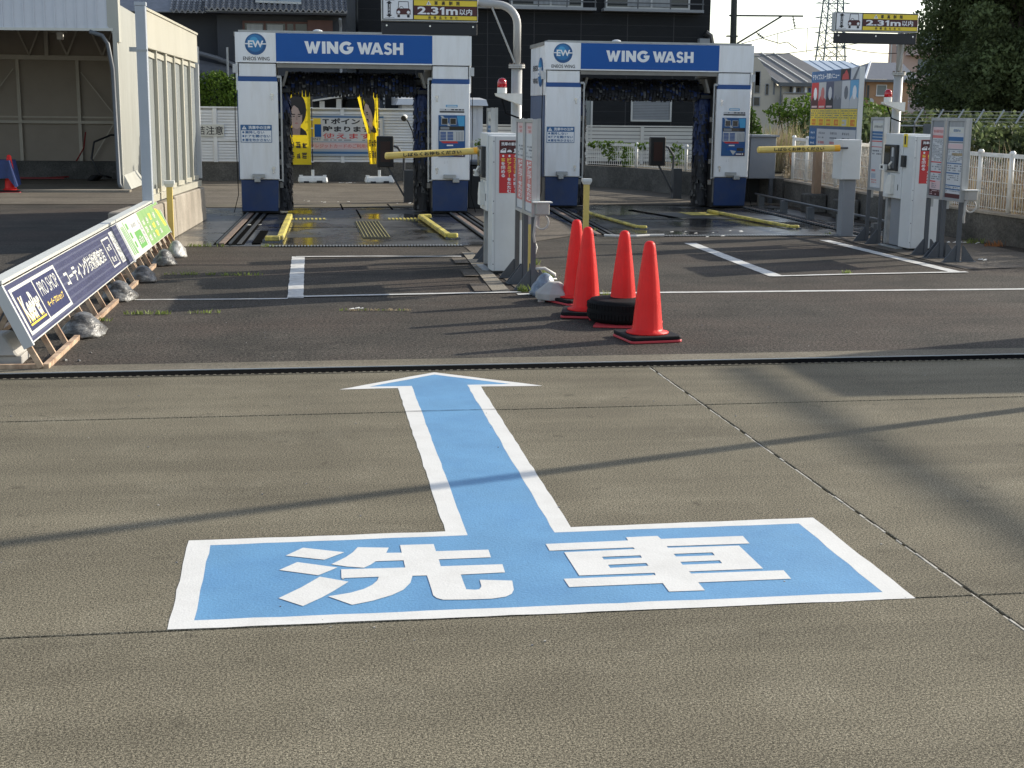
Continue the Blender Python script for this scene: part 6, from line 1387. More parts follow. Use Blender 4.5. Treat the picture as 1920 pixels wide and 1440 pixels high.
# ================================================================ BUILDINGS BEHIND
ap = thing('apartment_house', 'black clad apartment house with balconies rising out of the picture', 'building', (6, 38, 0))
AY = 37.0
put('wall', MB().box(1.62, 10.95, AY, AY + 8, -0.06, 7.2, 'siding'), ap, world=True)
put('roof', MB().box(1.4, 11.2, AY - 0.3, AY + 8.2, 7.201, 7.35, 'steel_dark'), ap, world=True)
mb = MB()
for x in (3.1, 4.97, 7.45, 9.96, 6.2, 8.7): mb.box(x - 0.012, x + 0.012, AY - 0.004, AY, 0.3, 7.2, 'ink')
put('cladding_joint', mb, ap, world=True)
mb = MB()
for k in range(24): z = 0.5 + k * 0.28; mb.box(1.62, 10.95, AY - 0.0025, AY, z, z + 0.008, 'ink')
put('cladding_joint', mb, ap, world=True)
def win(par, x0, x1, z0, z1, y, glass='glass_dark', frame='alu', mull=(), sub=True):
    f = 0.05; w_ = put('window', MB().box(x0, x1, y - 0.05, y - 0.001, z0, z0 + f, frame).box(x0, x1, y - 0.05, y - 0.001, z1 - f, z1, frame).box(x0, x0 + f, y - 0.05, y - 0.001, z0 + f, z1 - f, frame).box(x1 - f, x1, y - 0.05, y - 0.001, z0 + f, z1 - f, frame), par, world=True)
    put('pane', MB().box(x0 + f, x1 - f, y - 0.02, y - 0.002, z0 + f, z1 - f, glass), w_, world=True)
    for m_ in mull: put('mullion', MB().box(m_ - .025, m_ + .025, y - 0.045, y - 0.021, z0 + f, z1 - f, frame), w_, world=True)
    return w_
win(ap, 8.84, 9.96, 1.37, 2.05, AY, 'steel_dark')
mb = MB()
for k in range(14): z = 1.43 + k * 0.041; mb.box(8.9, 9.9, AY - 0.035, AY - 0.022, z, z + 0.03, 'cabinet_grey')
put('shutter', mb, ap, world=True)
for a, b in ((4.3, 5.28), (5.47, 7.78), (7.98, 10.67)):
    bal = put('balcony', MB().box(a, b, AY - 0.35, AY - 0.001, 4.20, 4.27, 'cabinet_grey'), ap, world=True)
    put('rail', MB().box(a, b, AY - 0.35, AY - 0.31, 4.40, 4.43, 'steel_mid'), bal, world=True); put('rail', MB().box(a, b, AY - 0.35, AY - 0.31, 5.1, 5.14, 'galv'), bal, world=True)
    n = max(2, int((b - a) / 0.75))
    for k in range(n + 1): x = a + 0.03 + (b - a - 0.06) * k / n; put('baluster', MB().box(x - .015, x + .015, AY - .345, AY - .315, 4.271, 5.1, 'steel_mid'), bal, world=True)
    w_ = win(ap, a + 0.1, b - 0.3, 4.28, 6.2, AY, 'glass_dark', 'alu', ((a + b) / 2,))
    put('curtain', MB().box(a + 0.7, (a + b) / 2 + 0.5, AY - 0.0215, AY - 0.0205, 4.35, 6.1, 'curtain'), w_, world=True)
win(ap, 6.75, 7.8, 0.8, 2.05, AY, 'glass_mid', 'alu')
put('vertical_pipe', MB().box(10.62, 10.90, AY - 0.22, AY - 0.001, 2.6, 3.55, 'cabinet_grey'), ap, world=True)
put('service_mast', MB().tube([(10.98, AY - .1, 2.6), (10.99, AY - .1, 3.35), (10.93, AY - .1, 3.62), (10.80, AY - .1, 3.70)], 0.09, 'black_box', 8), ap, world=True)
mb = MB().box(2.24, 2.29, AY - 0.02, AY - .005, 1.2, 2.1, 'panel_grey')
for k in range(8): mb.box(2.245, 2.285, AY - .024, AY - .0201, 1.25 + k * .11, 1.31 + k * .11, 'ink')
put('ladder_strip', mb, ap, world=True)
shd = thing('garden_shed', 'pale metal garden shed with a flat lid roof behind the fences', 'shed', (3.4, 33.6, 0))
put('wall', MB().box(2.45, 4.36, 33.2, 34.4, 0, 1.72, 'corrugated'), shd, world=True); mb = MB()
for k in range(16): x = 2.46 + k * .118; mb.box(x, x + .02, 33.19, 33.1995, 0, 1.72, 'corrugated')
put('ribs', mb, shd, world=True); put('roof', MB().hexa([(2.3, 33.0, 1.721), (4.46, 33.0, 1.721), (4.46, 34.6, 1.721), (2.3, 34.6, 1.721)], [(2.36, 33.05, 1.86), (4.42, 33.05, 1.86), (4.46, 34.6, 1.92), (2.3, 34.6, 1.92)], 'corrugated'), shd, world=True)
cp = thing('carport', 'pale carport roof with square posts behind the louvred fence', 'carport', (1.2, 35, 0))
put('roof', MB().hexa([(0.40, 34.2, 1.78), (1.95, 34.2, 2.03), (1.95, 36.4, 2.03), (0.40, 36.4, 1.78)], [(0.40, 34.2, 1.82), (1.95, 34.2, 2.07), (1.95, 36.4, 2.07), (0.40, 36.4, 1.82)], 'cream_slat'), cp, world=True)
for x, z in ((0.62, 1.79), (1.02, 1.85)): put('post', MB().box(x - .06, x + .06, 34.3, 34.42, -.06, z, 'cream_slat'), cp, world=True)
solo('parked_car', MB().box(1.12, 2.2, 35.0, 36.3, 0.6, 1.55, 'glass_dark').box(1.06, 2.26, 34.9, 36.4, 0.02, 0.6, 'black_box').hexa([(1.12, 34.98, 1.551), (2.2, 34.98, 1.551), (2.2, 36.2, 1.551), (1.12, 36.2, 1.551)], [(1.25, 35.2, 1.86), (2.1, 35.2, 1.86), (2.1, 36.1, 1.86), (1.25, 36.1, 1.86)], 'glass_dark'), 'dark vehicle parked under the carport, seen over the fence', 'car', bevel=0.03)

# ---- tiled house on the left
hs = thing('tiled_house', 'dark grey house with a pantile roof behind the left wash machine', 'building', (-0.4, 36, 0))
HY = 35.6
put('wall', MB().box(-1.86, 1.27, HY, HY + 6, -0.06, 3.95, 'house_wall'), hs, world=True); put('wall', MB().box(-4.6, -1.861, HY + 0.5, HY + 6, -0.06, 3.9, 'house_wall'), hs, world=True)
def tile_mesh(pw, pl):
    mb = MB(); n = 6; prof = []
    for k in range(n + 1):
        u = k / n; prof.append((u * pw, 0.034 * math.sin(u * 2 * math.pi + 0.6) + 0.01))
    for (a, za), (b, zb_) in zip(prof, prof[1:]):
        mb.face([(a, 0, za), (b, 0, zb_), (b, pl * 1.12, zb_ - 0.015), (a, pl * 1.12, za - 0.015)], 'tile_roof')
        mb.face([(a, -.004, za - 0.045), (b, -.004, zb_ - 0.045), (b, 0, zb_), (a, 0, za)], 'tile_sky_rim')
    return mb.mesh('roof_tile')
tm = tile_mesh(0.135, 0.16); tc_ = [0]
def tiled(par, x0, y0, z0, nx, ny, pitch, pw=0.135, pl=0.16, skip=None):
    for j in range(ny):
        for i in range(nx):
            if skip and skip(i, j): continue
            if tc_[0] >= 300: return
            tc_[0] += 1
            o = bpy.data.objects.new('roof_tile', tm); COL.objects.link(o); o.parent = par; r = root_of(par)
            o.location = Vector((x0 + i * pw, y0 + j * pl * math.cos(pitch), z0 + j * pl * math.sin(pitch))) - Vector(r.location)
            o.rotation_euler = (pitch - 0.04 + random.uniform(-.03, .03), random.uniform(-.03, .03), random.uniform(-.02, .02))
rf = put('roof', MB().hexa([(-2.1, HY - .55, 3.88), (1.28, HY - .55, 3.88), (1.22, HY + 3, 5.6), (-2.1, HY + 3, 5.6)], [(-2.1, HY - .55, 3.90), (1.28, HY - .55, 3.90), (1.22, HY + 3, 5.63), (-2.1, HY + 3, 5.63)], 'tile_roof'), hs, world=True)
tiled(rf, -2.10, HY - .60, 3.945, 25, 6, R(26))
rf2 = put('roof', MB().hexa([(-4.6, HY - .2, 3.85), (-2.12, HY - .2, 3.85), (-2.12, HY + 3, 5.4), (-4.6, HY + 3, 5.4)], [(-4.6, HY - .2, 3.87), (-2.12, HY - .2, 3.87), (-2.12, HY + 3, 5.42), (-4.6, HY + 3, 5.42)], 'tile_roof'), hs, world=True)
tiled(rf2, -2.95, HY - .25, 3.90, 6, 5, R(26))
put('eaves', MB().box(-2.1, 1.26, HY - .55, HY, 3.84, 3.879, 'ink'), hs, world=True)
rf3 = put('lower_roof', MB().hexa([(-3.4, 34.6, 1.95), (-1.1, 34.6, 1.95), (-1.0, 35.55, 2.45), (-3.4, 35.55, 2.95)], [(-3.4, 34.6, 1.98), (-1.1, 34.6, 1.98), (-1.0, 35.55, 2.48), (-3.4, 35.55, 2.98)], 'tile_roof'), hs, world=True)
tiled(rf3, -2.65, 34.55, 2.02, 12, 6, R(32), skip=lambda i, j: j > 6 - i * 0.35)
put('ridge', MB().tube([(-2.6, 35.4, 2.98), (-1.9, 35.45, 2.80), (-1.15, 35.5, 2.52)], 0.06, 'tile_ridge', 8), hs, world=True)
put('wall', MB().box(-4.6, -1.05, 35.56, HY + .49, -0.06, 2.0, 'house_wall'), hs, world=True) if False else None
sp_ = put('solar_panel', MB().hexa([(-0.92, HY - .30, 4.12), (0.18, HY - .30, 4.10), (0.18, HY + .9, 4.78), (-0.92, HY + .9, 4.80)], [(-0.92, HY - .30, 4.17), (0.18, HY - .30, 4.15), (0.18, HY + .9, 4.83), (-0.92, HY + .9, 4.85)], 'solar'), hs, world=True)
put('panel_frame', MB().beam((-0.40, HY - .31, 4.165), (-0.40, HY + .9, 4.845), 0.03, 0.03, 'alu').beam((-.92, HY - .31, 4.14), (.18, HY - .31, 4.12), 0.03, 0.05, 'alu'), sp_, world=True)
win(hs, -1.25, 0.35, 2.9, 3.70, HY, 'glass_dark', 'wood_brown', (-0.72, -0.2, 0.0)); 
for a in (-1.15, -0.66): put('curtain', MB().box(a, a + 0.38, HY - .023, HY - .0205, 2.98, 3.62, 'curtain'), hs, world=True)
put('shutter_box', MB().box(0.32, 0.93, HY - .12, HY - .001, 2.9, 3.74, 'wood_brown'), hs, world=True); put('down_pipe', MB().tube([(1.10, HY - .5, 3.76), (1.12, HY - .2, 3.6), (1.12, HY - .06, 3.3), (1.12, HY - .06, 0)], 0.035, 'cabinet_grey', 8), hs, world=True)
put('flue_pipe', MB().tube([(-1.62, 35.3, 3.05), (-1.62, 35.3, 2.1)], 0.03, 'galv', 8), hs, world=True)
cw_ = thing('corrugated_wall', 'pale corrugated metal wall between the tiled house and the black apartment house', 'building', (1.5, 38, 0))
put('wall', MB().box(1.25, 1.8, 38.6, 40, -.06, 6, 'corrugated'), cw_, world=True)
for k in range(7): x = 1.26 + k * .068; put('rib', MB().box(x, x + .03, 38.57, 38.5995, -.06, 6, 'corrugated'), cw_, world=True)
solo('roof_box', MB().box(-2.55, -2.25, 34.2, 34.6, 2.25, 3.02, 'cabinet').box(-2.6, -2.2, 34.15, 34.65, 0, 2.249, 'house_wall'), 'grey service box over the end of the glazed screen', 'box')
def over_cable(label, pts, r=0.01, m='wire', group='overhead wires'): return solo('overhead_wire', MB().tube(pts, r, m, 5), label, 'wire', group)
def sag(a, b, s, n=10): return [tuple(Vector(a).lerp(Vector(b), k / n) - Vector((0, 0, s * 4 * (k / n) * (1 - k / n)))) for k in range(n + 1)]

# ---- right: poles, wires, tower, houses
up = thing('utility_pole', 'dark railway pole with a bracket arm against the sky', 'utility pole', (14.1, 45, 0))
put('pole', MB().tube([(14.18, 45, 0), (14.10, 45, 5.0), (14.05, 45, 9)], [0.12, 0.10, 0.09], 'utility', 10), up, world=True, smooth=True)
put('arm', MB().tube([(13.95, 45, 4.73), (16.45, 45, 4.76)], 0.03, 'utility', 6), up, world=True); put('strut', MB().tube([(14.25, 45, 3.85), (15.72, 45, 4.74)], 0.03, 'utility', 6), up, world=True); put('band', MB().box(13.90, 14.25, 44.9, 45.1, 4.06, 4.10, 'utility'), up, world=True)
for (x, z, x2, z2) in ((16.1, 4.75, 16.2, 4.36), (14.9, 4.2, 15.15, 4.02)):
    mb = MB().tube([(x, 45, z), (x2, 45, z2)], 0.02, 'utility', 5)
    for k in range(3): f = .25 + .25 * k; mb.tube([(x + (x2 - x) * f, 45, z + (z2 - z) * f), (x + (x2 - x) * (f + .06), 45, z + (z2 - z) * (f + .06))], 0.055, 'tower_steel', 8)
    put('insulator', mb, up, world=True)
over_cable('thin wire running from the pole bracket down to the left house roofs', sag((16.2, 45, 4.36), (10.5, 60, 2.3), 0.05), 0.012, 'tower_steel')
over_cable('thin wire running from the pole bracket towards the lattice tower', sag((16.2, 45, 4.36), (19.5, 48, 4.75), 0.02), 0.010, 'tower_steel')
over_cable('wavy wire hanging from the lower insulator', [(15.15, 45, 4.02), (15.4, 45, 3.95), (15.7, 45, 3.88), (15.95, 45, 3.93), (16.15, 45, 3.80), (16.3, 45, 3.72)], 0.014)
over_cable('lower catenary wire below the pole bracket', sag((14.0, 45, 3.35), (20.0, 48, 4.15), 0.05), 0.012, 'tower_steel')
over_cable('thick dark wire between the lattice tower and the pink apartments', sag((21.7, 55, 4.33), (26.4, 60, 4.32), 0.10), 0.016)
over_cable('faint high wire crossing the sky behind the right sign', sag((20.4, 52, 5.45), (26.3, 58, 5.3), 0.15), 0.008, 'tower_steel')
for k, (xx, z0, z1) in enumerate(((15.82, 4.22, 3.72), (16.85, 4.42, 3.62))): over_cable(('dropper wire nearest the pole bracket', 'dropper wire nearer the lattice tower')[k], [(xx, 45.6, z1), (xx, 45.6, z0)], 0.010, 'tower_steel')
tw_ = thing('lattice_tower', 'tall steel lattice power tower rising behind the houses', 'pylon', (154, 400, 0))
def TX(z): f = (z - 0) / 48; return 4.4 - 3.1 * min(f, 1)
cxT, cyT = 155.2, 400
for sx in (-1, 1):
    for sy in (-1, 1): put('leg', MB().beam((cxT + sx * TX(0), cyT + sy * TX(0), 0), (cxT + sx * TX(46), cyT + sy * TX(46), 46), 0.34, 0.34, 'tower_steel'), tw_, world=True)
mb = MB(); z = 12.0
while z < 44:
    s = TX(z) * 1.3; t2 = TX(z + s)
    for q, r_ in (((-1, -1), (1, -1)), ((1, -1), (-1, -1)), ((-1, 1), (1, 1)), ((1, 1), (-1, 1)), ((-1, -1), (-1, 1)), ((1, -1), (1, 1))):
        mb.beam((cxT + q[0] * TX(z), cyT + q[1] * TX(z), z), (cxT + r_[0] * t2, cyT + r_[1] * t2, z + s), 0.16, 0.16, 'tower_steel')
    mb.beam((cxT - TX(z), cyT - TX(z), z), (cxT + TX(z), cyT - TX(z), z), 0.16, 0.16, 'tower_steel'); z += s
put('bracing', mb, tw_, world=True)
for z in (33.6, 29.5, 25.2, 21.0, 18.6, 16.2): put('cross_arm', MB().beam((cxT - 5.2, cyT, z), (cxT + 5.2, cyT, z), 0.25, 0.25, 'tower_steel').beam((cxT - 5.2, cyT, z), (cxT, cyT, z + 1.2), 0.14, 0.14, 'tower_steel').beam((cxT + 5.2, cyT, z), (cxT, cyT, z + 1.2), 0.14, 0.14, 'tower_steel'), tw_, world=True)

k_ = 110 / 60.0
def S(x, z, k=k_): return x * k, 1.58 + (z - 1.58) * k
def far_house(name, label, cat='building'): return thing(name, label, cat, (0, 0, 0))
bh = thing('beige_house', 'beige two storey house with a dark slate roof and a balcony with laundry', 'building', (39, 112, 0))
Yb = 110
def bx(x0, x1, z0, z1, y0, y1, m, k=k_):
    a, c = S(x0, z0, k); b, d = S(x1, z1, k); return MB().box(a, b, y0, y1, c, d, m)
xL, _ = S(19.0, 0); xM, zE = S(20.95, 2.98); xR, _ = S(23.6, 0); _, zR = S(0, 4.28)
# gable wall to the left of the slope, balcony side to the right
put('wall', MB().box(xL, xR - .2, Yb, Yb + 9, 0, zE - 0.25, 'beige_wall'), bh, world=True)
put('gable', MB().face([(xL, Yb - .02, zE - .26), (xM - .05, Yb - .02, zE - .26), (xM - 1.98, Yb - .02, zR - .25), (xL, Yb - .02, zR - .25)], 'beige_wall'), bh, world=True)
rfb = put('roof', MB().hexa([(xM - .1, Yb - .6, zE - .1), (xR + .3, Yb - .6, zE - .1), (xR - 2.4, Yb + 4.5, zR), (xM - 2.2, Yb + 4.5, zR)], [(xM - .1, Yb - .6, zE), (xR + .3, Yb - .6, zE), (xR - 2.4, Yb + 4.5, zR + .1), (xM - 2.2, Yb + 4.5, zR + .1)], 'slate_roof'), bh, world=True)
for a in (0.22, 0.44, 0.66): put('snow_bar', MB().beam((xM + (xR - xM) * a * 1.05, Yb - .6, zE + .06), (xM - 2.2 + (xR - xM) * a, Yb + 4.5, zR + .16), 0.09, 0.05, 'pale_trim'), rfb, world=True)
put('verge', MB().beam((xM - .2, Yb - .7, zE - .08), (xM - 2.35, Yb + 3.8, zR + .02), 0.16, 0.22, 'steel_dark'), rfb, world=True)
put('eaves_gutter', MB().box(xM - .2, xR + .3, Yb - .75, Yb - .6, zE - .30, zE - .04, 'steel_dark'), bh, world=True)
for (x0, x1, z0, z1) in ((19.86, 20.12, 2.50, 3.45), (20.36, 20.52, 2.42, 2.92), (19.84, 20.14, 1.95, 2.35), (20.72, 20.80, 2.45, 3.0)):
    a, c = S(x0, z0); b, d = S(x1, z1); win(bh, a, b, c, d, Yb, 'glass_dark', 'cabinet_grey')
a, c = S(21.15, 2.46); b, d = S(23.3, 2.92); lo = put('loggia', MB().box(a, b, Yb - .012, Yb - .001, c, d - .1, 'shed_frame'), bh, world=True)
put('balcony_rail', MB().box(a, b, Yb - .5, Yb - .4, c + .12, c + .18, 'cabinet_grey'), bh, world=True); put('parapet', MB().box(a - .1, b, Yb - .5, Yb - .3, c - 1.3, c, 'beige_wall'), bh, world=True); put('down_pipe', MB().tube([(xM + .1, Yb - .4, zE - .2), (xM + .1, Yb - .4, 0.5)], 0.07, 'steel_dark', 6), bh, world=True)
for k, m_ in enumerate(('ink', 'white_print', 'ink', 'ink_soft', 'white_print', 'blue_kick')): xx = a + .5 + k * .32; put('laundry', MB().box(xx, xx + .2, Yb - .3, Yb - .27, c + .15, d - .2 - .05 * (k % 3), m_), bh, world=True)
bl = thing('blue_roof_house', 'house with a pale blue metal roof beyond the beige house', 'building', (55, 132, 0)); k2 = 130 / 70
xa, za = S(26.3, 3.9, k2); xb, zb2 = S(29.2, 4.38, k2)
put('roof', MB().hexa([(xa, 129, za - .3), (xb + 1.2, 129, za - .3), (xb - .8, 134, zb2), (xa, 134, zb2)], [(xa, 129, za - .2), (xb + 1.2, 129, za - .2), (xb - .8, 134, zb2 + .1), (xa, 134, zb2 + .1)], 'blue_roof'), bl, world=True)
for k in range(6): put('seam', MB().beam((xa + k * 1.0, 129, za - .17), (xa + k * 1.0, 134, zb2 + .13), 0.05, 0.05, 'blue_roof'), bl, world=True)
put('wall', MB().box(xa, xb, 129.5, 136, 0, za - .31, 'beige_wall'), bl, world=True)
th = thing('orange_brick_house', 'orange brick house with a grey hipped tile roof and satellite dish', 'building', (49, 117, 0)); k3 = 115 / 65
xa, ze = S(26.4, 3.30, k3); xb, zr = S(29.6, 4.17, k3); xh, _ = S(27.95, 0, k3)
put('wall', MB().box(xa, xb - .6, 115, 121, 0, ze - .1, 'orange_wall'), th, world=True)
put('roof', MB().face([(xa - .8, 114.4, ze), (xa + .85, 114.4, ze), (xh, 118, zr)], 'far_tile').face([(xa + .85, 114.4, ze), (xb, 114.4, ze), (xb, 118, zr), (xh, 118, zr)], 'far_tile').face([(xa - .8, 114.4, ze), (xh, 118, zr), (xa - .8, 122, ze)], 'slate_roof'), th, world=True)
put('hip_ridge', MB().beam((xa + .85, 114.4, ze + .05), (xh, 118, zr + .05), 0.16, 0.12, 'white_print'), th, world=True); put('eaves_gutter', MB().box(xa - .8, xb, 114.25, 114.4, ze - .22, ze - .01, 'steel_dark'), th, world=True)
a, c = S(27.62, 2.50, k3); b, d = S(28.14, 3.06, k3); win(th, a, b, c, d, 115, 'glass_mid', 'white_print'); put('window_rail', MB().box(a - .1, b, 114.8, 114.86, c + .05, c + .12, 'white_print'), th, world=True)
a, c = S(27.36, 2.28, k3); mb = MB(); Fr((a, 114.9, c), (1, 0, 0), (0, 0, 1)).disc(mb, 0, 0, 0.25, 0.02, 'panel_grey', 14); put('satellite_dish', mb, th, world=True); put('wall_pipe', MB().tube([(S(27.05, 0, k3)[0], 114.9, ze - .2), (S(27.02, 0, k3)[0], 114.9, 1)], 0.05, 'steel_dark', 6), th, world=True); a, c = S(27.15, 2.4, k3); win(th, a, a + .2, c, c + 1.1, 115, 'glass_dark', 'steel_dark')
pk = thing('pink_apartment_house', 'pink apartment block with balconies, partly hidden by the trees', 'building', (65.0, 150, 0), R(-23))
put('wall', MB().box(0, 16, 0, 12, 0, 10.3, 'pink_wall'), pk); put('roof', MB().box(-.1, 16.1, -.1, 12.1, 10.301, 10.45, 'pale_trim'), pk)
def lwin(x0, x1, z0, z1, glass='glass_dark'):
    w_ = put('window', MB().box(x0, x1, -.08, -.001, z0, z1, 'cabinet_grey'), pk); put('pane', MB().box(x0 + .08, x1 - .08, -.10, -.0801, z0 + .08, z1 - .08, glass), w_); put('sill', MB().box(x0 - .1, x1 + .1, -.2, -.101, z0 + .7, z0 + .8, 'pale_trim'), w_)
for zf in (2.9, 6.0, 9.1):
    b_ = put('balcony', MB().box(1.75, 16, -1.3, -.001, zf - .95, zf, 'pink_parapet'), pk); put('rail', MB().box(1.75, 16, -1.3, -1.2, zf + .25, zf + .32, 'pale_trim'), b_)
    put('loggia', MB().box(3.1, 16, -.05, -.002, zf + .001, zf + 1.8, 'glass_mid'), pk); lwin(.75, 1.55, zf - .6, zf + .9)
put('down_pipe', MB().tube([(.2, -.1, 10.2), (.2, -.1, 0)], .07, 'pale_trim', 6), pk)
# ================================================================ PLANTS
def bush(name, label, blobs, n, size, m, seed, group=None, stem=True, cat='shrub'):
    b0_ = blobs[0]; t = thing(name, label, cat, (b0_[0], b0_[1], 0), 0, group)
    me = leaf_mesh('foliage', blobs, n, size, m, seed); me.transform(Matrix.Translation((-b0_[0], -b0_[1], 0))); put('foliage', me, t)
    if stem:
        mb = MB()
        for k in range(4): mb.tube([(0.05 * k - .1, 0, -.05), (0.12 * k - .2, 0.05, b0_[2] * .6), (0.25 * k - .4, 0, b0_[2])], [.03, .02, .01], 'bark', 5)
        put('stem', mb, t)
    return t
bush('shrub', 'sunlit green shrub over the louvred fence, left of the left wash machine', [(-1.75, 32.9, 1.75, .45, .4, .62), (-2.3, 33, 1.7, .35, .4, .6), (-1.35, 32.9, 1.8, .38, .35, .55), (-1.8, 33, 2.15, .4, .3, .28), (-1.2, 33.1, 2.05, .25, .3, .3)], 5200, 0.042, 'leaf_bright', 3)
bush('shrub', 'green shrub right of the right wash machine, behind the grey cabinet', [(8.50, 25.7, 1.15, .17, .3, .42), (8.45, 25.9, 1.55, .13, .25, .2)], 900, 0.045, 'leaf_mid', 4)
bush('shrub', 'round green shrub left of the menu board', [(11.95, 32, 1.12, .42, .5, .36), (12.3, 32, 1.35, .40, .5, .30), (11.8, 32, .82, .42, .5, .36), (12.8, 32, 1.1, .6, .6, .55)], 3400, 0.055, 'leaf_mid', 5)
bush('shrub', 'loose leafy shrub in front of the beige house', [(12.3, 34, 1.72, .55, .6, .28), (11.9, 34, 1.6, .35, .5, .25), (12.9, 34, 1.85, .5, .5, .3), (12.6, 34, 1.4, .5, .5, .4)], 1000, 0.06, 'leaf_bright', 6)
bush('shrub', 'yellow green shrub right of the menu board, lit by the sun', [(13.6, 33, 1.55, .55, .5, .45), (14.1, 33, 1.4, .5, .5, .45), (13.3, 33, 1.2, .5, .5, .5), (14.3, 33, 1.0, .5, .5, .5)], 2600, 0.065, 'leaf_bright', 7)
bush('climbing_vine', 'leafy vine over the mesh fence behind the right wash machine', [(6.75, 29.55, .80, .30, .10, .22), (6.95, 29.2, .68, .14, .10, .26), (6.5, 29.9, .92, .3, .1, .08), (7.2, 28.6, .92, .25, .1, .07)], 520, 0.045, 'leaf_bright', 8, stem=False, cat='climbing plant')
bush('climbing_vine', 'straggling vine at the right end of the fence, behind the exit signal', [(7.55, 27.4, .8, .18, .14, .22), (7.9, 26.5, .75, .2, .2, .25)], 420, 0.04, 'leaf_bright', 9, stem=False, cat='climbing plant')
bush('climbing_vine', 'small vine on the fence left of the right wash machine', [(4.2, 31.3, .9, .3, .1, .1), (3.2, 31.55, .7, .25, .1, .2)], 260, 0.045, 'leaf_bright', 10, stem=False, cat='climbing plant')
hedge = leaf_mesh('dry_hedge', [(9.35, y, .62, .45, .55, .42) for y in np.arange(14.5, 25.0, .55)], 26000, 0.035, 'twig', 11, aspect=.18, flat=-.3); o = put('dry_hedge', hedge); tag(o, 'dry twiggy growth behind the white mesh fence', 'hedge', kind='stuff')
mb = MB(); rg = random.Random(5)
for k in range(1500): x = rg.uniform(8.85, 9.6); y = rg.uniform(14.3, 25); blades(mb, (x, y, .34), 1, .02, rg.uniform(.5, .95), .012, 'straw' if rg.random() < .92 else 'rust_leaf', k, .45)
o = put('dry_grass', mb); tag(o, 'dry tan grass standing behind the mesh fence', 'grass', kind='stuff')
mb = MB()
for k in range(2600): x = rg.uniform(9.9, 11.6); y = rg.uniform(28.6, 31.0); blades(mb, (x, y, .4), 1, .03, rg.uniform(.55, 1.12), .016, 'straw' if rg.random() < .8 else 'leaf_weed', k + 9999, .35)
o = put('dry_grass', mb); tag(o, 'tall tan grass on the bank behind the right wash machine', 'grass', kind='stuff')
dh = leaf_mesh('hedge', [(x, 27.5 + (x - 12) * .15, .95, .8, .6, .75) for x in np.arange(10.9, 19.5, .7)] + [(x, 25, .9, .7, .6, .55) for x in np.arange(12.8, 17.5, .6)], 22000, 0.07, 'leaf_dark', 12); o = put('hedge', dh); tag(o, 'dark green hedge behind the mesh fence on the right', 'hedge', kind='stuff')

def tree_kind(seed, h, rx):
    rg = random.Random(seed); B = []
    for k in range(46):
        a = rg.uniform(0, 6.28); f = rg.random(); z = h * (0.13 + 0.83 * rg.random()); q = rx * (0.30 + 0.62 * math.sqrt(f)) * (1.05 - 0.62 * max(0, (z / h - .55)) / .45)
        r = rg.uniform(.7, 1.35); B.append((q * math.cos(a), q * math.sin(a), z, r * 1.05, r * 1.05, r * .75))
    return B
kinds = []
for s_, (h_, r_) in enumerate(((10.5, 3.0), (12.0, 3.4), (9.0, 2.6))):
    kinds.append((leaf_mesh('crown', tree_kind(s_ + 30, h_, r_), 75000, 0.078, 'leaf_dark', s_ + 50), h_))
spots = [(25.5, 47.5, 1, 0, 'dark tree with its edge against the sky, right of the height sign'), (27.0, 45.0, 0, 1.2, 'dark tree just right of the one edging the sky'), (29.8, 47.0, 1, 2.2, 'dark tree in the middle of the tree belt'), (29.2, 53, 1, 3.1, 'tall dark tree standing behind the front row of the belt'), (23.6, 44.2, 2, 4.0, 'lower dark tree in front of the belt, nearest the barbed wire'), (33.6, 52, 1, 5.0, 'tall dark tree behind the right edge of the belt')]
for x, y, k, rz, lab in spots:
    t = thing('broadleaf_tree', lab, 'tree', (x, y, 0), rz, 'dark trees behind the barbed wire'); put('crown', kinds[k][0], t); hh = kinds[k][1]
    if rz in (1.2, 2.2, 0): me_ = leaf_mesh('painted_sun_spray', [(-.6 + rz * .5, -2.5, 2.5 + rz * .5, .45, .4, .9), (.5, -2.6, 1.6, .5, .4, .5), (1.1, -2.4, 3.2, .35, .3, .6)], 900, .07, 'leaf_bright', int(rz * 10)); put('sun_tint_leaves', me_, t).rotation_euler = (0, 0, -rz)  # brighter leaf colour put in for sun shining through the crown
    mb = MB().tube([(0, 0, -.1), (.1, .05, hh * .3), (0, .1, hh * .7)], [.22, .16, .05], 'bark', 8)
    for q in range(6): a = q * 1.05; mb.tube([(0.05, 0, hh * (.2 + .07 * q)), (1.2 * math.cos(a), 1.2 * math.sin(a), hh * (.3 + .08 * q)), (2.0 * math.cos(a), 2.0 * math.sin(a), hh * (.38 + .08 * q))], [.08, .05, .02], 'bark', 6)
    put('trunk', mb, t)
bw_ = thing('barbed_fence', 'grey security fence with slanted barbed wire arms in front of the trees', 'fence', (12, 26, .4))
FYb = 26.0; zt_ = 1.46
for k in range(11):
    x = 11.45 + k * 0.42; p_ = put('post', MB().tube([(x, FYb, .3), (x, FYb, zt_)], 0.022, 'steel_mid', 6), bw_, world=True); put('slant_arm', MB().tube([(x, FYb, zt_), (x + .16, FYb, zt_ + .26)], 0.018, 'galv', 6), p_, world=True)
put('rail', MB().tube([(11.4, FYb, zt_ - .06), (16.0, FYb, zt_ - .06)], 0.02, 'galv', 6), bw_, world=True)
for k in range(4): z = zt_ + .03 + k * .065; put('barbed_wire', MB().tube([(11.4 + .04 * k, FYb, z), (16, FYb, z)], 0.004, 'galv', 4), bw_, world=True)
solo('dark_sign_plate', MB().box(12.02, 12.42, 25.9, 25.93, 1.1, 1.44, 'steel_dark').box(12.2, 12.24, 25.931, 25.97, .3, 1.4, 'steel_mid'), 'dark back of a small sign by the barbed wire, over the right kiosk', 'sign')

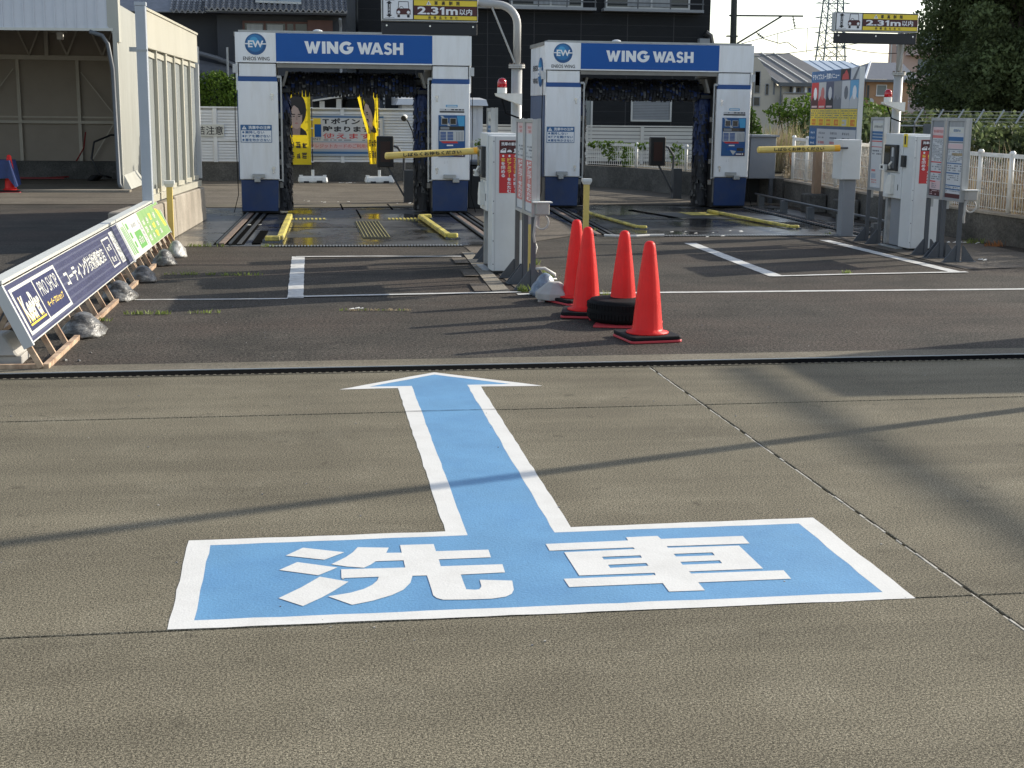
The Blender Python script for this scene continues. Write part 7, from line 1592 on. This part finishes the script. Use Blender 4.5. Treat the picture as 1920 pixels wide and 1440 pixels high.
# ---- weeds and litter
def weeds(label, spots_, h, m, seed):
    mb = MB()
    for k, (x, y, r, n) in enumerate(spots_): blades(mb, (x, y, 0.004, .25), n, r, h, .011, m if k % 3 else 'leaf_weed', seed + k, .9)
    o = put('weeds', mb); tag(o, label, 'weeds', kind='stuff')
weeds('tufts of weeds growing in the asphalt seams on the left', [(-1.23, 13.75, .06, 10), (-1.05, 13.74, .10, 34), (-.85, 13.7, .05, 22), (-.62, 13.66, .16, 40), (-.4, 13.65, .1, 14), (-1.25, 11.06, .11, 40), (-1.08, 11.05, .09, 34), (-.75, 11.08, .14, 26), (-1.5, 10.72, .09, 34), (-1.52, 11.85, .06, 22)], .035, 'leaf_weed', 1)
weeds('thin dry weeds in the long asphalt seam in the middle', [(.35 + .05 * k, 11.14 - .004 * k, .035, 9) for k in range(11)], .022, 'straw', 40)
weeds('weeds along the edge of the left island', [(2.40, 14.4, .10, 60), (2.42, 13.4, .07, 30), (2.36, 13.0, .07, 40), (1.99, 12.2, .07, 40), (2.62, 11.75, .05, 22), (2.3, 12.7, .05, 24)], .075, 'leaf_weed', 60)
weeds('weeds at the front edge of the left wash floor', [(-1.2, 16.6, .10, 26), (-1.05, 16.58, .05, 12), (-.9, 16.55, .06, 10), (-.35, 16.52, .08, 18), (3.98, 18.6, .05, 18), (7.05, 17.9, .05, 14), (5.5, 13.4, .06, 24)], .045, 'leaf_weed', 80)
weeds('rusty dry leaves at the foot of the right wall', [(8.5, 16.6, .15, 50), (8.55, 16.2, .14, 40), (8.35, 17.3, .06, 14)], .08, 'rust_leaf', 90)
mb = MB(); rg = random.Random(8)
for (x, y, r, n) in ((1.1, 31.0, .25, 12), (2.3, 31.0, .2, 5), (8.3, 16.6, .25, 16), (0.4, 24.5, .5, 6), (.45, 11.16, .1, 3), (7.55, 14.55, .1, 6), (1.9, 24.1, .3, 6), (-.6, 19.6, .1, 3), (5.3, 17.9, .5, 5), (6.0, 18.2, .6, 5)):
    for _ in range(n):
        a = rg.uniform(0, 6.28); q = r * rg.random(); s = rg.uniform(.012, .035); X = x + q * math.cos(a); Y = y + q * math.sin(a); mb.face([(X - s, Y - s * .6, .018), (X + s, Y - s * .4, .02), (X + s * .7, Y + s * .7, .026), (X - s * .6, Y + s * .5, .02)], 'litter')
o = put('litter', mb); tag(o, 'scraps of paper and dry leaves on the ground', 'litter', kind='stuff')
mb = MB(); rg = random.Random(18)
for _ in range(150):
    x = rg.uniform(-1.6, 4.5); y = rg.uniform(3.6, 12.5); s = rg.uniform(.0012, .0032); mb.box(x - s, x + s, y - s, y + s, 0.0, s * 1.2, 'ink_soft' if rg.random() < .6 else 'sealant')
for x, y, s in ((-1.48, 9.02, .015), (-1.39, 9.0, .012), (-1.36, 9.3, .009)): mb.lathe([(s, 0), (s * 1.1, s * .4), (s * .5, s)], (x, y, 0), 'bag', 5)
o = put('grit', mb); tag(o, 'loose grit and pebbles on the paving', 'grit', kind='stuff')

# ---- things outside the picture that throw the shadows seen in it
fp = thing('flag_pole', 'thin grey pole standing on the forecourt to the right of the view', 'pole', (6.6, 7.965, 0))
put('pole', MB().tube([(0, 0, 0), (0, 0, 4.7)], 0.048, 'galv', 12), fp); put('base', MB().box(-.2, .2, -.2, .2, 0.001, .12, 'curb_concrete'), fp)
hb = 3.2; off = hb / math.tan(SUN_EL); sx_, sy_ = 3.03 + off * SUN_DIR.x, 7.42 + off * SUN_DIR.y
ss = thing('shadow_block', 'tall blank block added out of view on the right to cast a shadow', 'sign', (sx_ + 1.6, sy_ + .55, 0))  # unseen block, added and shaped to cast the box-like shadow on the paving
put('block', MB().box(-1.6, 1.6, -.55, .60, .3, hb, 'panel_white'), ss, bevel=0.01); put('plinth', MB().box(-1.5, 1.5, -.5, .55, 0.001, .299, 'curb_concrete'), ss)
hc = 8.0; off = hc / math.tan(SUN_EL); cx_ = 2.75 + off * SUN_DIR.x; oc = off * SUN_DIR.y
lc = thing('shadow_beam', 'white beam on a column, added out of view on the right to cast a shadow', 'shadow_caster', (cx_, 6.5 + oc, 0))  # unseen beam, added and kept thin to cast the soft stripe of shadow
put('beam', MB().box(-.04, .04, -6.9, 1.9, hc - .05, hc + .05, 'panel_white'), lc)
put('column', MB().box(-.10, .10, -6.85, -6.65, 0, hc - .071, 'panel_white'), lc)
